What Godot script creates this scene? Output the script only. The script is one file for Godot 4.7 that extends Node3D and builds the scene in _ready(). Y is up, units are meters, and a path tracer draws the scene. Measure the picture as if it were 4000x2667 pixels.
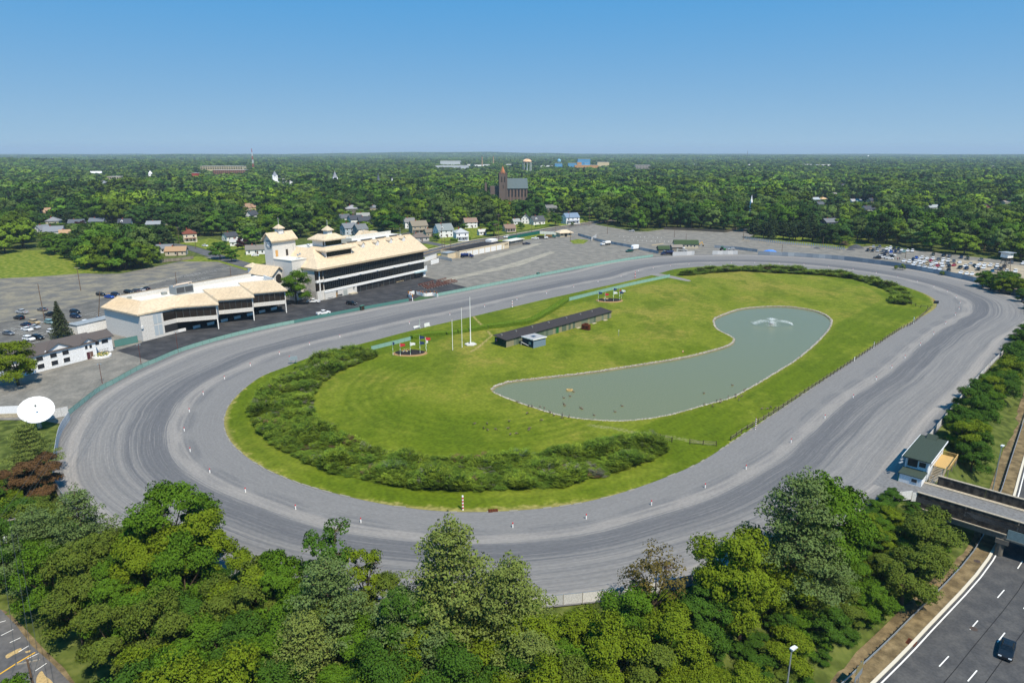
extends Node3D
# The camera stands at (0, EYE, 0) and looks along -z. "Plan" points are Vector2(x, distance), z = -distance.
const EYE := 64.0
const FOC := 2667.0
const PITCH := 0.27188
var rng := RandomNumberGenerator.new()
var mats := {}
var used := {}

func at2(px: float, py: float, y := 0.0) -> Vector2:          # photo pixel (4000 wide) -> plan point on the level y
	var dx := (px - 2000.0) / FOC
	var dy := (py - 1333.5) / FOC
	var t := (EYE - y) / (sin(PITCH) + dy * cos(PITCH))
	return Vector2(dx * t, (cos(PITCH) - dy * sin(PITCH)) * t)
func w3(p: Vector2, y := 0.0) -> Vector3:
	return Vector3(p.x, y, -p.y)
func pix(p: Vector2, y := 0.0) -> Vector2:
	var dn := EYE - y
	var zc := p.y * cos(PITCH) + dn * sin(PITCH)
	return Vector2(2000.0 + FOC * p.x / zc, 1333.5 + FOC * (dn * cos(PITCH) - p.y * sin(PITCH)) / zc)
func pts(a: Array, y := 0.0) -> PackedVector2Array:           # flat list of pixels -> plan points
	var o := PackedVector2Array()
	for i in range(0, a.size(), 2): o.append(at2(a[i], a[i + 1], y))
	return o
func metres_high(base: Vector2, py: float, y0 := 0.0) -> float:  # how high the point above base is that shows at row py
	var lo := 0.0
	var hi := 90.0
	for i in 40:
		var m := (lo + hi) / 2
		if pix(base, y0 + m).y > py: lo = m
		else: hi = m
	return lo
func col(r: int, g: int, b: int) -> Color: return Color8(r, g, b)

# ------------------------------------------------------------------ mesh collector
class MB:
	var v := PackedVector3Array()
	var c := PackedColorArray()
	var uv := PackedVector2Array()
	var n := PackedVector3Array()
	func tri(a: Vector3, b: Vector3, d: Vector3) -> void:
		v.append(a); v.append(b); v.append(d)
	func quad(a: Vector3, b: Vector3, d: Vector3, e: Vector3) -> void:
		v.append(a); v.append(b); v.append(d); v.append(a); v.append(d); v.append(e)
	func tint(k: Color) -> void:
		while c.size() < v.size(): c.append(k)
	func box(t: Transform3D, s: Vector3) -> void:             # centred
		var h := s / 2
		var p := []
		for i in 8: p.append(t * Vector3(h.x if i & 1 else -h.x, h.y if i & 2 else -h.y, h.z if i & 4 else -h.z))
		for f in [[0, 2, 3, 1], [4, 5, 7, 6], [0, 1, 5, 4], [2, 6, 7, 3], [0, 4, 6, 2], [1, 3, 7, 5]]:
			quad(p[f[0]], p[f[1]], p[f[2]], p[f[3]])
	func bx(x0: float, x1: float, y0: float, y1: float, z0: float, z1: float) -> void:
		box(Transform3D(Basis(), Vector3(x0 + x1, y0 + y1, z0 + z1) / 2), Vector3(absf(x1 - x0), absf(y1 - y0), absf(z1 - z0)))
	func beam(a: Vector3, b: Vector3, w: float, h := -1.0) -> void:
		var d := b - a
		var z := d.normalized()
		var up := Vector3.UP if absf(z.y) < 0.95 else Vector3.RIGHT
		var x := up.cross(z).normalized()
		box(Transform3D(Basis(x, z.cross(x), z), (a + b) / 2), Vector3(w, w if h < 0 else h, d.length()))
	func tube(a: Vector3, b: Vector3, r0: float, r1: float, k := 6) -> void:
		var z := (b - a).normalized()
		var up := Vector3.UP if absf(z.y) < 0.95 else Vector3.RIGHT
		var x := up.cross(z).normalized()
		var y := z.cross(x)
		for i in k:
			var t0 := TAU * i / k
			var t1 := TAU * (i + 1) / k
			var d0 := x * cos(t0) + y * sin(t0)
			var d1 := x * cos(t1) + y * sin(t1)
			quad(a + d0 * r0, a + d1 * r0, b + d1 * r1, b + d0 * r1)
			if r1 > 0.001: tri(b, b + d0 * r1, b + d1 * r1)
			tri(a, a + d1 * r0, a + d0 * r0)
	func lathe(o: Vector3, prof: Array, k := 12) -> void:     # prof: Vector2(r, y)
		for j in prof.size() - 1:
			var p: Vector2 = prof[j]
			var q: Vector2 = prof[j + 1]
			for i in k:
				var a := TAU * i / k
				var b := TAU * (i + 1) / k
				quad(o + Vector3(cos(a) * p.x, p.y, sin(a) * p.x), o + Vector3(cos(b) * p.x, p.y, sin(b) * p.x), o + Vector3(cos(b) * q.x, q.y, sin(b) * q.x), o + Vector3(cos(a) * q.x, q.y, sin(a) * q.x))
	func poly(p: PackedVector2Array, y0: float, y1: float, top := true) -> void:   # prism over a plan polygon
		for i in p.size():
			var a := p[i]
			var b := p[(i + 1) % p.size()]
			quad(Vector3(a.x, y0, -a.y), Vector3(b.x, y0, -b.y), Vector3(b.x, y1, -b.y), Vector3(a.x, y1, -a.y))
		if top: cap(p, y1)
	func cap(p: PackedVector2Array, y: float) -> void:
		var t := Geometry2D.triangulate_polygon(p)
		for i in t: v.append(Vector3(p[i].x, y, -p[i].y))
	func profile(outline: Array, z0: float, z1: float) -> void: # outline of Vector2(x, y) pushed from z0 to z1
		var p := PackedVector2Array(outline)
		var t := Geometry2D.triangulate_polygon(p)
		for i in t: v.append(Vector3(p[i].x, p[i].y, z0))
		for i in t: v.append(Vector3(p[i].x, p[i].y, z1))
		for i in p.size():
			var a := p[i]
			var b := p[(i + 1) % p.size()]
			quad(Vector3(a.x, a.y, z0), Vector3(b.x, b.y, z0), Vector3(b.x, b.y, z1), Vector3(a.x, a.y, z1))
	func mesh() -> ArrayMesh:
		var a := []
		a.resize(Mesh.ARRAY_MAX)
		a[Mesh.ARRAY_VERTEX] = v
		if c.size() == v.size() and c.size() > 0: a[Mesh.ARRAY_COLOR] = c
		if uv.size() == v.size() and uv.size() > 0: a[Mesh.ARRAY_TEX_UV] = uv
		if n.size() == v.size() and n.size() > 0: a[Mesh.ARRAY_NORMAL] = n
		var m := ArrayMesh.new()
		m.add_surface_from_arrays(Mesh.PRIMITIVE_TRIANGLES, a)
		return m

# ------------------------------------------------------------------ nodes
func numbered(s: String) -> String:
	var k: int = used.get(s, 0)
	used[s] = k + 1
	return s if k == 0 else "%s_%03d" % [s, k]
func obj(called: String, mb, m: Material, parent: Node = self) -> MeshInstance3D:
	var o := MeshInstance3D.new()
	o.mesh = mb if mb is Mesh else mb.mesh()
	o.material_override = m
	o.name = numbered(called) if parent == self else called
	parent.add_child(o, true)
	return o
func thing(called: String, label: String, category: String, where := Vector3.ZERO, turn := 0.0, group := "") -> Node3D:
	var o := Node3D.new()
	o.name = numbered(called)
	add_child(o)
	o.position = where
	o.rotation.y = turn
	return tag(o, label, category, group)
func tag(o: Node3D, label: String, category: String, group := "", kind := "") -> Node3D:
	o.set_meta("label", label)
	o.set_meta("category", category)
	if group != "": o.set_meta("group", group)
	if kind != "": o.set_meta("kind", kind)
	return o
func copy(o: Node3D, where: Vector3, turn := 0.0, label := "", group := "") -> Node3D:
	var c: Node3D = o.duplicate()
	c.name = numbered(o.get_meta("stem"))
	add_child(c)
	c.position = where
	c.rotation.y = turn
	if label != "": c.set_meta("label", label)
	if group != "": c.set_meta("group", group)
	return c
func struct(called: String, mb, m: Material) -> MeshInstance3D:
	var o := obj(called, mb, m)
	o.set_meta("kind", "structure")
	o.set_meta("label", called.replace("_", " ") + " of the racetrack grounds")
	o.set_meta("category", called.get_slice("_", called.get_slice_count("_") - 1))
	return o
func bit(called: String, parent: Node, m: Material, x0: float, x1: float, y0: float, y1: float, z0: float, z1: float) -> MeshInstance3D:
	var b := MB.new()
	b.bx(x0, x1, y0, y1, z0, z1)
	return obj(called, b, m, parent)

# ------------------------------------------------------------------ materials
func mat(key: String, color := Color.WHITE, rough := 0.85, metal := 0.0) -> StandardMaterial3D:
	if not mats.has(key):
		var m := StandardMaterial3D.new()
		m.albedo_color = color
		m.roughness = rough
		m.metallic = metal
		if rough > 0.7: m.metallic_specular = 0.2
		mats[key] = m
	return mats[key]
func noise_tex(seed_: int, freq: float, lo: Color, hi: Color, mid = null, oct := 4, size := 512) -> NoiseTexture2D:
	var f := FastNoiseLite.new()
	f.seed = seed_
	f.frequency = freq
	f.fractal_octaves = oct
	var t := NoiseTexture2D.new()
	t.width = size; t.height = size
	t.seamless = true
	t.noise = f
	var g := Gradient.new()
	g.set_color(0, lo); g.set_color(1, hi)
	g.set_offset(0, 0.22); g.set_offset(1, 0.78)
	if mid != null: g.add_point(0.5, mid)
	t.color_ramp = g
	return t
var grain: NoiseTexture2D
var blotch: NoiseTexture2D
func rough_mat(key: String, color := Color.WHITE, metre := 0.15, coarse := true, rough := 0.95) -> StandardMaterial3D:   # paint, asphalt, stone with world-mapped blotches and grain
	if not mats.has(key):
		var m := mat(key, color, rough)
		m.albedo_texture = blotch if coarse else grain
		m.uv1_triplanar = true
		m.uv1_world_triplanar = true
		m.uv1_scale = Vector3.ONE * metre
		if coarse:
			m.detail_enabled = true
			m.detail_albedo = grain
			m.detail_blend_mode = BaseMaterial3D.BLEND_MODE_MUL
			m.detail_uv_layer = BaseMaterial3D.DETAIL_UV_1
	return mats[key]
func sheet(called: String, p: PackedVector2Array, y: float, m: Material, uvs := 0.05) -> MeshInstance3D:
	var b := MB.new()
	b.cap(p, y)
	for q in b.v: b.uv.append(Vector2(q.x, q.z) * uvs)
	return struct(called, b, m)
func ribbon(called: String, p: PackedVector2Array, half: float, y: float, m: Material, parent: Node = null) -> MeshInstance3D:
	var b := MB.new()
	ribbon_into(b, p, half, y)
	return struct(called, b, m) if parent == null else obj(called, b, m, parent)
func side(p: PackedVector2Array, i: int) -> Vector2:
	var d := (p[mini(i + 1, p.size() - 1)] - p[maxi(i - 1, 0)]).normalized()
	return Vector2(d.y, -d.x)
func ribbon_into(b: MB, p: PackedVector2Array, half: float, y: float) -> void:
	for i in p.size() - 1:
		var s0 := side(p, i) * half
		var s1 := side(p, i + 1) * half
		b.quad(w3(p[i] - s0, y), w3(p[i] + s0, y), w3(p[i + 1] + s1, y), w3(p[i + 1] - s1, y))
func smooth(p: PackedVector2Array, step: float, closed := false) -> PackedVector2Array:
	var o := PackedVector2Array()
	var n := p.size()
	for i in (n if closed else n - 1):
		var a := p[(i - 1 + n) % n] if closed or i > 0 else p[0]
		var b := p[i]
		var c := p[(i + 1) % n]
		var d := p[(i + 2) % n] if closed or i < n - 2 else p[n - 1]
		var k := maxi(1, int((c - b).length() / step))
		for j in k: o.append(b.cubic_interpolate(c, a, d, float(j) / k))
	if not closed: o.append(p[n - 1])
	return o
func walk(p: PackedVector2Array, step: float) -> Array:       # evenly spaced [point, direction] along a line
	var o := []
	var rest := 0.0
	for i in p.size() - 1:
		var d := p[i + 1] - p[i]
		var L := d.length()
		var s := rest
		while s < L:
			o.append([p[i] + d * (s / L), d / L])
			s += step
		rest = s - L
	return o
func heading(d: Vector2) -> float: return atan2(d.y, d.x)     # turn that lays local +x along plan direction d

# ------------------------------------------------------------------ lie of the land
const TA := Vector2(-6.9, 181.8)
const TB := Vector2(124.6, 325.1)
const TR := 67.84
var rail := PackedVector2Array([Vector2(-90, -30), Vector2(-1.2, 41.4), Vector2(46.2, 78.0), Vector2(62.2, 90.8), Vector2(84.0, 109.2), Vector2(102.5, 129.5), Vector2(124.1, 155.0), Vector2(220, 268), Vector2(420, 500)])
func track_off(p: Vector2) -> float:
	var d := TB - TA
	var t := clampf((p - TA).dot(d) / d.length_squared(), 0, 1)
	return (p - TA - d * t).length() - TR
func rail_side(p: Vector2) -> float:                          # metres to the right of the highway's left guard rail
	var best := 1e9
	var sgn := 1.0
	for i in rail.size() - 1:
		var q := Geometry2D.get_closest_point_to_segment(p, rail[i], rail[i + 1])
		var l := (p - q).length()
		if l < best:
			best = l
			var d := rail[i + 1] - rail[i]
			sgn = 1.0 if d.x * (p.y - q.y) - d.y * (p.x - q.x) < 0 else -1.0
	return best * sgn
func land(p: Vector2) -> float:
	var far := p.length()
	var y := -far * far / 12742000.0 if far > 900 else 0.0
	if far < 800:
		var s := rail_side(p)
		if s > -14.0:
			y = -6.5 * smoothstep(-13.0, -3.0, s) * (1.0 - smoothstep(36.0, 60.0, s))
		if p.y < 140 and s < 0:
			y = minf(y, -4.0 * smoothstep(31.0, 46.0, track_off(p)) * smoothstep(140.0, 108.0, p.y))
	return y

func _ready() -> void:
	rng.seed = 20240607
	var cam := Camera3D.new()
	cam.name = "camera"
	add_child(cam)
	cam.position = Vector3(0, EYE, 0)
	cam.rotation = Vector3(-PITCH, 0, 0)
	cam.fov = 53.13
	cam.near = 0.5
	cam.far = 60000
	cam.current = true
	var env := Environment.new()
	env.background_mode = Environment.BG_SKY
	var sm := ProceduralSkyMaterial.new()
	sm.sky_top_color = Color(0.088, 0.520, 0.772)
	sm.sky_horizon_color = Color(0.575, 0.692, 0.772)
	sm.sky_curve = 0.095
	sm.ground_bottom_color = Color(0.2, 0.25, 0.2)
	sm.ground_horizon_color = Color(0.575, 0.692, 0.772)
	sm.sun_angle_max = 1.0
	var sky := Sky.new()
	sky.sky_material = sm
	env.sky = sky
	env.tonemap_mode = Environment.TONE_MAPPER_LINEAR
	env.tonemap_exposure = 1.28
	env.sdfgi_enabled = true
	env.ssao_enabled = true
	env.ssil_enabled = true
	env.fog_enabled = true
	env.fog_density = 0.00008
	env.fog_light_color = Color(0.78, 0.87, 0.95)
	var we := WorldEnvironment.new()
	we.name = "environment"
	we.environment = env
	add_child(we)
	var sun := DirectionalLight3D.new()
	sun.name = "sun"
	sun.light_energy = 1.6
	sun.light_angular_distance = 0.5
	sun.light_color = Color(1.0, 0.955, 0.88)
	sun.shadow_enabled = true
	add_child(sun)
	var down := deg_to_rad(57.0)
	sun.look_at_from_position(Vector3.ZERO, Vector3(-0.53 * cos(down), -sin(down), -0.85 * cos(down)), Vector3.UP)
	grain = noise_tex(3, 0.09, Color(0.90, 0.90, 0.90), Color(1, 1, 1), Color(0.96, 0.96, 0.96))
	blotch = noise_tex(5, 0.012, Color(0.88, 0.875, 0.87), Color(1, 1, 1), Color(0.965, 0.965, 0.965), 5)
	make_land()
	make_track()
	make_infield()
	make_pavement()
	make_highway()
	make_buildings()
	make_fences()
	make_trackside()
	make_vehicles()
	make_town()
	make_near_wood()
	make_forest()
	make_small_things()

# ------------------------------------------------------------------ ground, track, infield
func grow(lo: float, hi: float, a: float, b: float, fine: float, mid: float, stop: float) -> Array:
	var o := []
	var x := a
	while x < b: o.append(x); x += fine
	var g := mid
	while x < hi: o.append(x); x += g; g *= 1.16
	o.append(hi)
	g = mid
	x = a - fine
	while x > lo: o.push_front(x); x -= g; g *= 1.16
	o.push_front(lo)
	return o
var roll: FastNoiseLite
func hills(p: Vector2) -> float:
	var y := 0.0
	for h in [[-520.0, 8600.0, 1500.0, 700.0, 30.0], [200.0, 9200.0, 1000.0, 600.0, 16.0], [-1900.0, 2750.0, 420.0, 380.0, 17.0], [-900.0, 9500.0, 1400.0, 600.0, 20.0]]:
		y += h[4] * exp(-pow((p.x - h[0]) / h[2], 2) - pow((p.y - h[1]) / h[3], 2))
	if roll == null:
		roll = FastNoiseLite.new(); roll.seed = 61; roll.frequency = 0.0006; roll.fractal_octaves = 3
	return y + smoothstep(2600.0, 7000.0, p.y) * roll.get_noise_2d(p.x, p.y * 0.6) * 22.0
func ground_y(p: Vector2) -> float: return land(p) + (hills(p) if p.y > 1500 else 0.0)
func make_land() -> void:
	var xs := grow(-15000, 15000, -170, 250, 7, 14, 0)
	var ds := grow(-400, 16000, 10, 210, 7, 14, 0)
	var b := MB.new()
	var grid := []
	for d in ds:
		var row := PackedVector3Array()
		for x in xs:
			var p := Vector2(x, d)
			row.append(w3(p, ground_y(p) - 0.12 - (1.3 if track_off(p) < -9.0 else 0.0)))
		grid.append(row)
	for j in ds.size() - 1:
		for i in xs.size() - 1:
			b.quad(grid[j][i], grid[j][i + 1], grid[j + 1][i + 1], grid[j + 1][i])
	var m := mat("ground", Color.WHITE, 1.0)
	m.albedo_texture = noise_tex(11, 0.02, col(58, 68, 30), col(96, 104, 52), col(76, 88, 38), 5)
	m.uv1_triplanar = true
	m.uv1_world_triplanar = true
	m.uv1_scale = Vector3.ONE * 0.03
	struct("ground", b, m)

var inner_t := [0, -4.5, 25, -3.2, 60, -3.8, 95, -4.0, 133, -5.2, 165, -6.6, 196, -6.5, 220, -2.6, 240, -1.6, 282, 0.0, 316, 1.0, 355, 0.4, 385, 1.9, 410, 1.7, 440, 0.6, 487, 0.0, 596, -0.2, 616, -0.6, 646, 1.2, 660, 1.4, 690, 0.0, 740, 1.0, 772, 0.0, 787, -2.6, 815.24, -4.5]
var outer_t := [0, 39.3, 33, 38.9, 58, 37.6, 72, 36.6, 96, 36.0, 143, 35.4, 181, 34.8, 213, 36.2, 228, 40.0, 246, 43, 270, 48, 300, 50.2, 317, 48.3, 342, 44.5, 373, 40.3, 410, 36.0, 450, 33.6, 505, 32.8, 586, 32.6, 615, 30.8, 632, 29.5, 649, 29.1, 690, 31.0, 732, 35.0, 748, 37.2, 752, 38.9, 776, 39.9, 790, 40.5, 815.24, 39.3]
func look(t: Array, s: float) -> float:
	for i in range(0, t.size() - 2, 2):
		if s <= t[i + 2]:
			var f: float = (s - t[i]) / (t[i + 2] - t[i])
			return lerpf(t[i + 1], t[i + 3], f * f * (3 - 2 * f))
	return t[1]
func on_track(s: float, off: float) -> Vector2:               # arc length from the start of the home stretch, metres outwards
	var L := (TB - TA).length()
	var T := PI * TR
	var u := (TB - TA) / L
	var nl := Vector2(-u.y, u.x)
	s = fposmod(s, 2 * L + 2 * T)
	var r := TR + off
	if s < L: return TA + u * s + nl * r
	if s < L + T:
		var a := (s - L) / TR
		return TB + (nl * cos(a) + u * sin(a)) * r
	if s < 2 * L + T: return TB - u * (s - L - T) - nl * r
	var a2 := (s - 2 * L - T) / TR
	return TA + (-nl * cos(a2) - u * sin(a2)) * r
func make_track() -> void:
	var b := MB.new()
	var S := 815.24
	var n := 240
	var k := 10
	for i in n:
		for j in k:
			var q := []
			for e in [[0, 0], [0, 1], [1, 1], [1, 0]]:
				var s: float = S * (i + e[0]) / n
				var f: float = float(j + e[1]) / k
				q.append([w3(on_track(s, lerpf(look(inner_t, fposmod(s, S)), look(outer_t, fposmod(s, S)) + 0.3, f)), 0.03), Vector2(s / S, f)])
			for o in [0, 1, 2, 0, 2, 3]:
				b.v.append(q[o][0])
				b.uv.append(q[o][1])
	var W := 2048
	var H := 512
	var im := Image.create(W, H, false, Image.FORMAT_RGB8)
	var na := FastNoiseLite.new(); na.seed = 21; na.frequency = 1.0; na.fractal_octaves = 3
	var nb := FastNoiseLite.new(); nb.seed = 22; nb.frequency = 1.0; nb.fractal_octaves = 2
	var nc := FastNoiseLite.new(); nc.seed = 23; nc.frequency = 1.0; nc.fractal_octaves = 4
	var base := col(117, 116, 115)
	var pale := col(146, 141, 135)
	var dark := col(92, 93, 96)
	for y in H:
		var v := (y + 0.5) / H
		var m := v * 36.0
		for x in W:
			var u := float(x) / W * 815.0
			var a := TAU * x / W
			var cu := cos(a) * 130.0
			var su := sin(a) * 130.0
			var wob := nb.get_noise_3d(cu * 0.02, su * 0.02, 3.0) * 1.6
			var mm := m + wob
			var st := na.get_noise_3d(cu * 0.012, su * 0.012, mm * 0.9)       # streaks along the track
			var fine := na.get_noise_3d(cu * 0.05 + 40.0, su * 0.05, mm * 3.2)
			var gr := nc.get_noise_3d(cu * 1.6, su * 1.6, m * 1.6)
			var band := smoothstep(8.6, 9.8, mm) * (1.0 - smoothstep(11.6, 13.6, mm + fine * 2.0))
			var wet := smoothstep(12.2, 13.8, mm + fine * 1.5) * (1.0 - smoothstep(16.0, 24.0, mm + st * 5.0))
			var out := smoothstep(30.5, 31.8, mm) * (1.0 - smoothstep(33.2, 34.4, mm))
			var c := base
			c = c.lerp(pale, clampf(band * 0.55 + out * 0.6 + maxf(0, st) * 0.42 * smoothstep(13.0, 22.0, mm), 0, 1))
			c = c.lerp(dark, clampf(wet * 0.85 + maxf(0, -st) * 0.55 * smoothstep(13.0, 20.0, mm) + smoothstep(34.3, 35.4, mm) * 0.5, 0, 1))
			var rut := smoothstep(0.30, 0.42, fine) * smoothstep(13.0, 15.0, mm)
			c = c.lerp(pale, rut * 0.3)
			var cell := absf(fposmod(u, 16.3) - 8.1)                          # the harrow swings round each marker
			var loopd := smoothstep(4.6, 2.6, sqrt(cell * cell * 0.35 + (mm - 8.7) * (mm - 8.7) * 2.4))
			c = c.lerp(dark, loopd * 0.4 * clampf(0.6 + st * 1.5, 0, 1))
			c = c * (1.0 + gr * 0.10 + fine * 0.05)
			im.set_pixel(x, y, c)
	var mt := mat("track", Color.WHITE, 0.97)
	mt.albedo_texture = ImageTexture.create_from_image(im)
	mt.texture_repeat = true
	struct("track", b, mt)
	# the crumbling pale kerb along the inside edge, stone after stone
	var kerb_m := rough_mat("kerb", col(140, 137, 128), 0.6, false)
	var ks := Node3D.new()
	ks.name = "inner_kerb"
	add_child(ks)
	tag(ks, "broken pale stone kerb along the inside edge of the track", "kerb")
	var r2 := RandomNumberGenerator.new(); r2.seed = 5
	var kb := MB.new(); kb.box(Transform3D(), Vector3(2.3, 0.13, 0.32))
	var kb2 := MB.new(); kb2.box(Transform3D(Basis(Vector3.UP, 0.05), Vector3.ZERO), Vector3(1.6, 0.10, 0.42))
	var km := [kb.mesh(), kb2.mesh()]
	var s := 440.0
	while s < 815.0:
		if r2.randf() < (0.75 if s > 700 or s < 600 else 0.5):
			var p := on_track(s, look(inner_t, s) + 0.12 + r2.randf_range(-0.1, 0.1))
			var d := on_track(s + 1, 0) - on_track(s - 1, 0)
			var o := obj("kerb_stone", km[r2.randi() % 2], kerb_m, ks)
			o.position = w3(p, 0.06)
			o.rotation.y = heading(d) + r2.randf_range(-0.06, 0.06)
		s += r2.randf_range(2.4, 4.6)

var pond_in: PackedVector2Array
func make_infield() -> void:
	pond_in = smooth(pts([1924, 1521, 1939, 1508, 1984, 1492, 2118, 1476, 2296, 1456, 2475, 1429, 2654, 1400, 2779, 1371, 2850, 1349, 2870, 1334, 2872, 1322, 2848, 1307, 2810, 1288, 2795, 1267, 2795, 1245, 2819, 1233, 2895, 1207, 2980, 1198, 3065, 1196.5, 3129, 1203, 3193, 1216, 3231, 1235, 3246, 1254, 3235, 1284, 3206, 1318, 3169, 1354, 3102, 1407, 3012, 1463, 2941, 1505, 2905, 1525, 2847, 1554, 2745, 1581, 2698, 1595, 2609, 1619, 2520, 1634, 2430, 1641.5, 2341, 1639, 2229, 1628, 2140, 1606, 2029, 1570, 1962, 1545, 1928, 1528]), 2.5, true)
	var field := PackedVector2Array()
	var S := 815.24
	for i in 200: field.append(on_track(S * i / 200.0, look(inner_t, S * i / 200.0)))
	var W := 1024
	var x0 := -85.0
	var d0 := 108.0
	var span := 292.0
	var im := Image.create(W, W, false, Image.FORMAT_RGB8)
	var na := FastNoiseLite.new(); na.seed = 31; na.frequency = 0.022; na.fractal_octaves = 4
	var nb := FastNoiseLite.new(); nb.seed = 32; nb.frequency = 0.25; nb.fractal_octaves = 3
	var nc := FastNoiseLite.new(); nc.seed = 33; nc.frequency = 0.9; nc.fractal_octaves = 2
	var nd := FastNoiseLite.new(); nd.seed = 34; nd.frequency = 0.05; nd.fractal_octaves = 3
	var lush := col(84, 100, 18)
	var mid := col(102, 112, 32)
	var straw := col(126, 119, 54)
	var deep := col(68, 86, 14)
	var bare := col(150, 134, 92)
	var lines := [smooth(pts([2036, 1150 , 2150, 1330, 2125, 1400, 2070, 1470]), 3.0), pts([1850, 1237, 1884, 1272]), pts([1907, 1293, 1920, 1312, 1872, 1354, 1838, 1375])]
	var trod := [smooth(pts([2660, 1090, 2700, 1110, 2650, 1180, 2550, 1260, 2480, 1340]), 4.0), smooth(pts([2680, 1095, 2745, 1125, 2700, 1190, 2600, 1270, 2520, 1350]), 4.0), smooth(pts([1838, 1375, 1790, 1430, 1770, 1490]), 3.0)]
	var gravel := smooth(pts([2300, 1661, 2400, 1674, 2480, 1690, 2560, 1698, 2690, 1720, 2790, 1738]), 3.0)
	for y in W:
		var d := d0 + span * y / W
		for x in W:
			var p := Vector2(x0 + span * x / W, d)
			var off := track_off(p)
			if off > 3.0: continue
			var a := na.get_noise_2d(p.x, p.y)
			var e := nb.get_noise_2d(p.x, p.y)
			var f := nc.get_noise_2d(p.x, p.y)
			var g := nd.get_noise_2d(p.x * 1.3, p.y * 0.6)
			var dry := clampf(0.42 + a * 0.75 + e * 0.18 + (0.16 if off < -20.0 else -0.22) + smoothstep(200.0, 330.0, d) * 0.22, 0, 1)
			var c := lush.lerp(mid, smoothstep(0.15, 0.6, dry)).lerp(straw, smoothstep(0.62, 1.1, dry + e * 0.12) * 0.75)
			c = c.lerp(deep, clampf(-g * 0.9 - e * 0.2, 0, 0.45))
			if (p - TA).dot(TB - TA) < 0 and off < -25:                       # mower rings round the near bend
				c = c.lerp(deep, 0.42 * (0.5 + 0.5 * sin(off * 2.1 + e * 0.7)) * smoothstep(0.0, -4.0, off + 25.0) * (1.0 - smoothstep(-38.0, -52.0, off)))
			elif off > -20:
				c = c.lerp(deep, 0.3 * (0.5 + 0.5 * sin(off * 1.7 + e)))
			var ragged := off + 1.4 * maxf(0.0, e + f * 0.6) + 0.25
			if ragged > 0.0: c = c.lerp(bare, clampf(ragged * 0.6, 0, 0.7))
			c = c * (1.0 + f * 0.16 + e * 0.05)
			im.set_pixel(x, y, c)
	var paint := func(line: PackedVector2Array, wide: float, cc: Color, share: float) -> void:
		for q in walk(line, 0.2):
			var r := int(wide / span * W) + 1
			var cx := int((q[0].x - x0) / span * W)
			var cy := int((q[0].y - d0) / span * W)
			for j in range(-r, r + 1):
				for i in range(-r, r + 1):
					if cx + i < 0 or cy + j < 0 or cx + i >= W or cy + j >= W: continue
					if nb.get_noise_2d((cx + i) * 1.7, (cy + j) * 1.7) * 2.0 + 0.5 < float(i * i + j * j) / (r * r): continue
					im.set_pixel(cx + i, cy + j, im.get_pixel(cx + i, cy + j).lerp(cc, share))
	for l in lines.slice(1): paint.call(l, 0.35, bare, 0.5)
	for l in trod: paint.call(l, 0.5, straw, 0.08)
	paint.call(gravel, 1.0, col(150, 146, 128), 0.07)
	for q in pond_in:                                                         # trodden, yellowing fringe round the pond
		paint.call(PackedVector2Array([q, q + Vector2(0.3, 0)]), 2.2, straw, 0.22)
	var m := mat("infield", Color.WHITE, 1.0)
	m.albedo_texture = ImageTexture.create_from_image(im)
	m.texture_repeat = false
	var rim := PackedVector2Array()
	for i in pond_in.size(): rim.append(pond_in[i] - side(pond_in, i) * 0.6)
	if absf(area(rim)) < absf(area(pond_in)):
		rim.clear()
		for i in pond_in.size(): rim.append(pond_in[i] + side(pond_in, i) * 0.6)
	var b := MB.new()
	var c0 := Vector2(60, 225)
	var u := (TB - TA).normalized()
	var nl := Vector2(-u.y, u.x)
	for sgn in [-1.0, 1.0]:
		var half := PackedVector2Array([c0 - nl * 400, c0 + nl * 400, c0 + nl * 400 + u * 500 * sgn, c0 - nl * 400 + u * 500 * sgn])
		for piece in Geometry2D.intersect_polygons(field, half):
			for cut in Geometry2D.clip_polygons(piece, rim): b.cap(cut, 0.045)
	for q in b.v: b.uv.append(Vector2((q.x - x0) / span, (-q.z - d0) / span))
	struct("infield_grass", b, m)
	# pond: water, sloping stony bank and its loose stones
	var wb := MB.new()
	wb.cap(pond_in, -0.32)
	var wm := mat("water", col(110, 113, 80), 0.14)
	wm.metallic_specular = 0.33
	wm.albedo_texture = noise_tex(41, 0.02, Color(0.93, 0.95, 0.92), Color(1, 1, 1), Color(0.97, 0.98, 0.97), 3)
	wm.uv1_triplanar = true
	wm.uv1_world_triplanar = true
	wm.uv1_scale = Vector3.ONE * 0.02
	wm.normal_enabled = true
	var nt := noise_tex(42, 0.05, Color.BLACK, Color.WHITE, null, 3)
	nt.color_ramp = null
	nt.as_normal_map = true
	nt.bump_strength = 3.0
	wm.normal_texture = nt
	wm.normal_scale = 0.35
	wm.uv1_scale = Vector3.ONE * 0.16
	struct("pond_water", wb, wm)
	var bank := MB.new()
	for i in rim.size():
		var j := (i + 1) % rim.size()
		bank.quad(w3(rim[i], 0.046), w3(rim[j], 0.046), w3(pond_in[j], -0.36), w3(pond_in[i], -0.36))
	struct("pond_bank", bank, rough_mat("bank", col(140, 128, 98), 0.5, false))
	var st := MB.new(); st.lathe(Vector3.ZERO, [Vector2(0.0, 0.16), Vector2(0.17, 0.08), Vector2(0.2, -0.04), Vector2(0.0, -0.1)], 5)
	var mm := MultiMesh.new()
	mm.transform_format = MultiMesh.TRANSFORM_3D
	mm.use_colors = true
	mm.mesh = st.mesh()
	var w := walk(rim, 0.3)
	mm.instance_count = w.size() * 2
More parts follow.
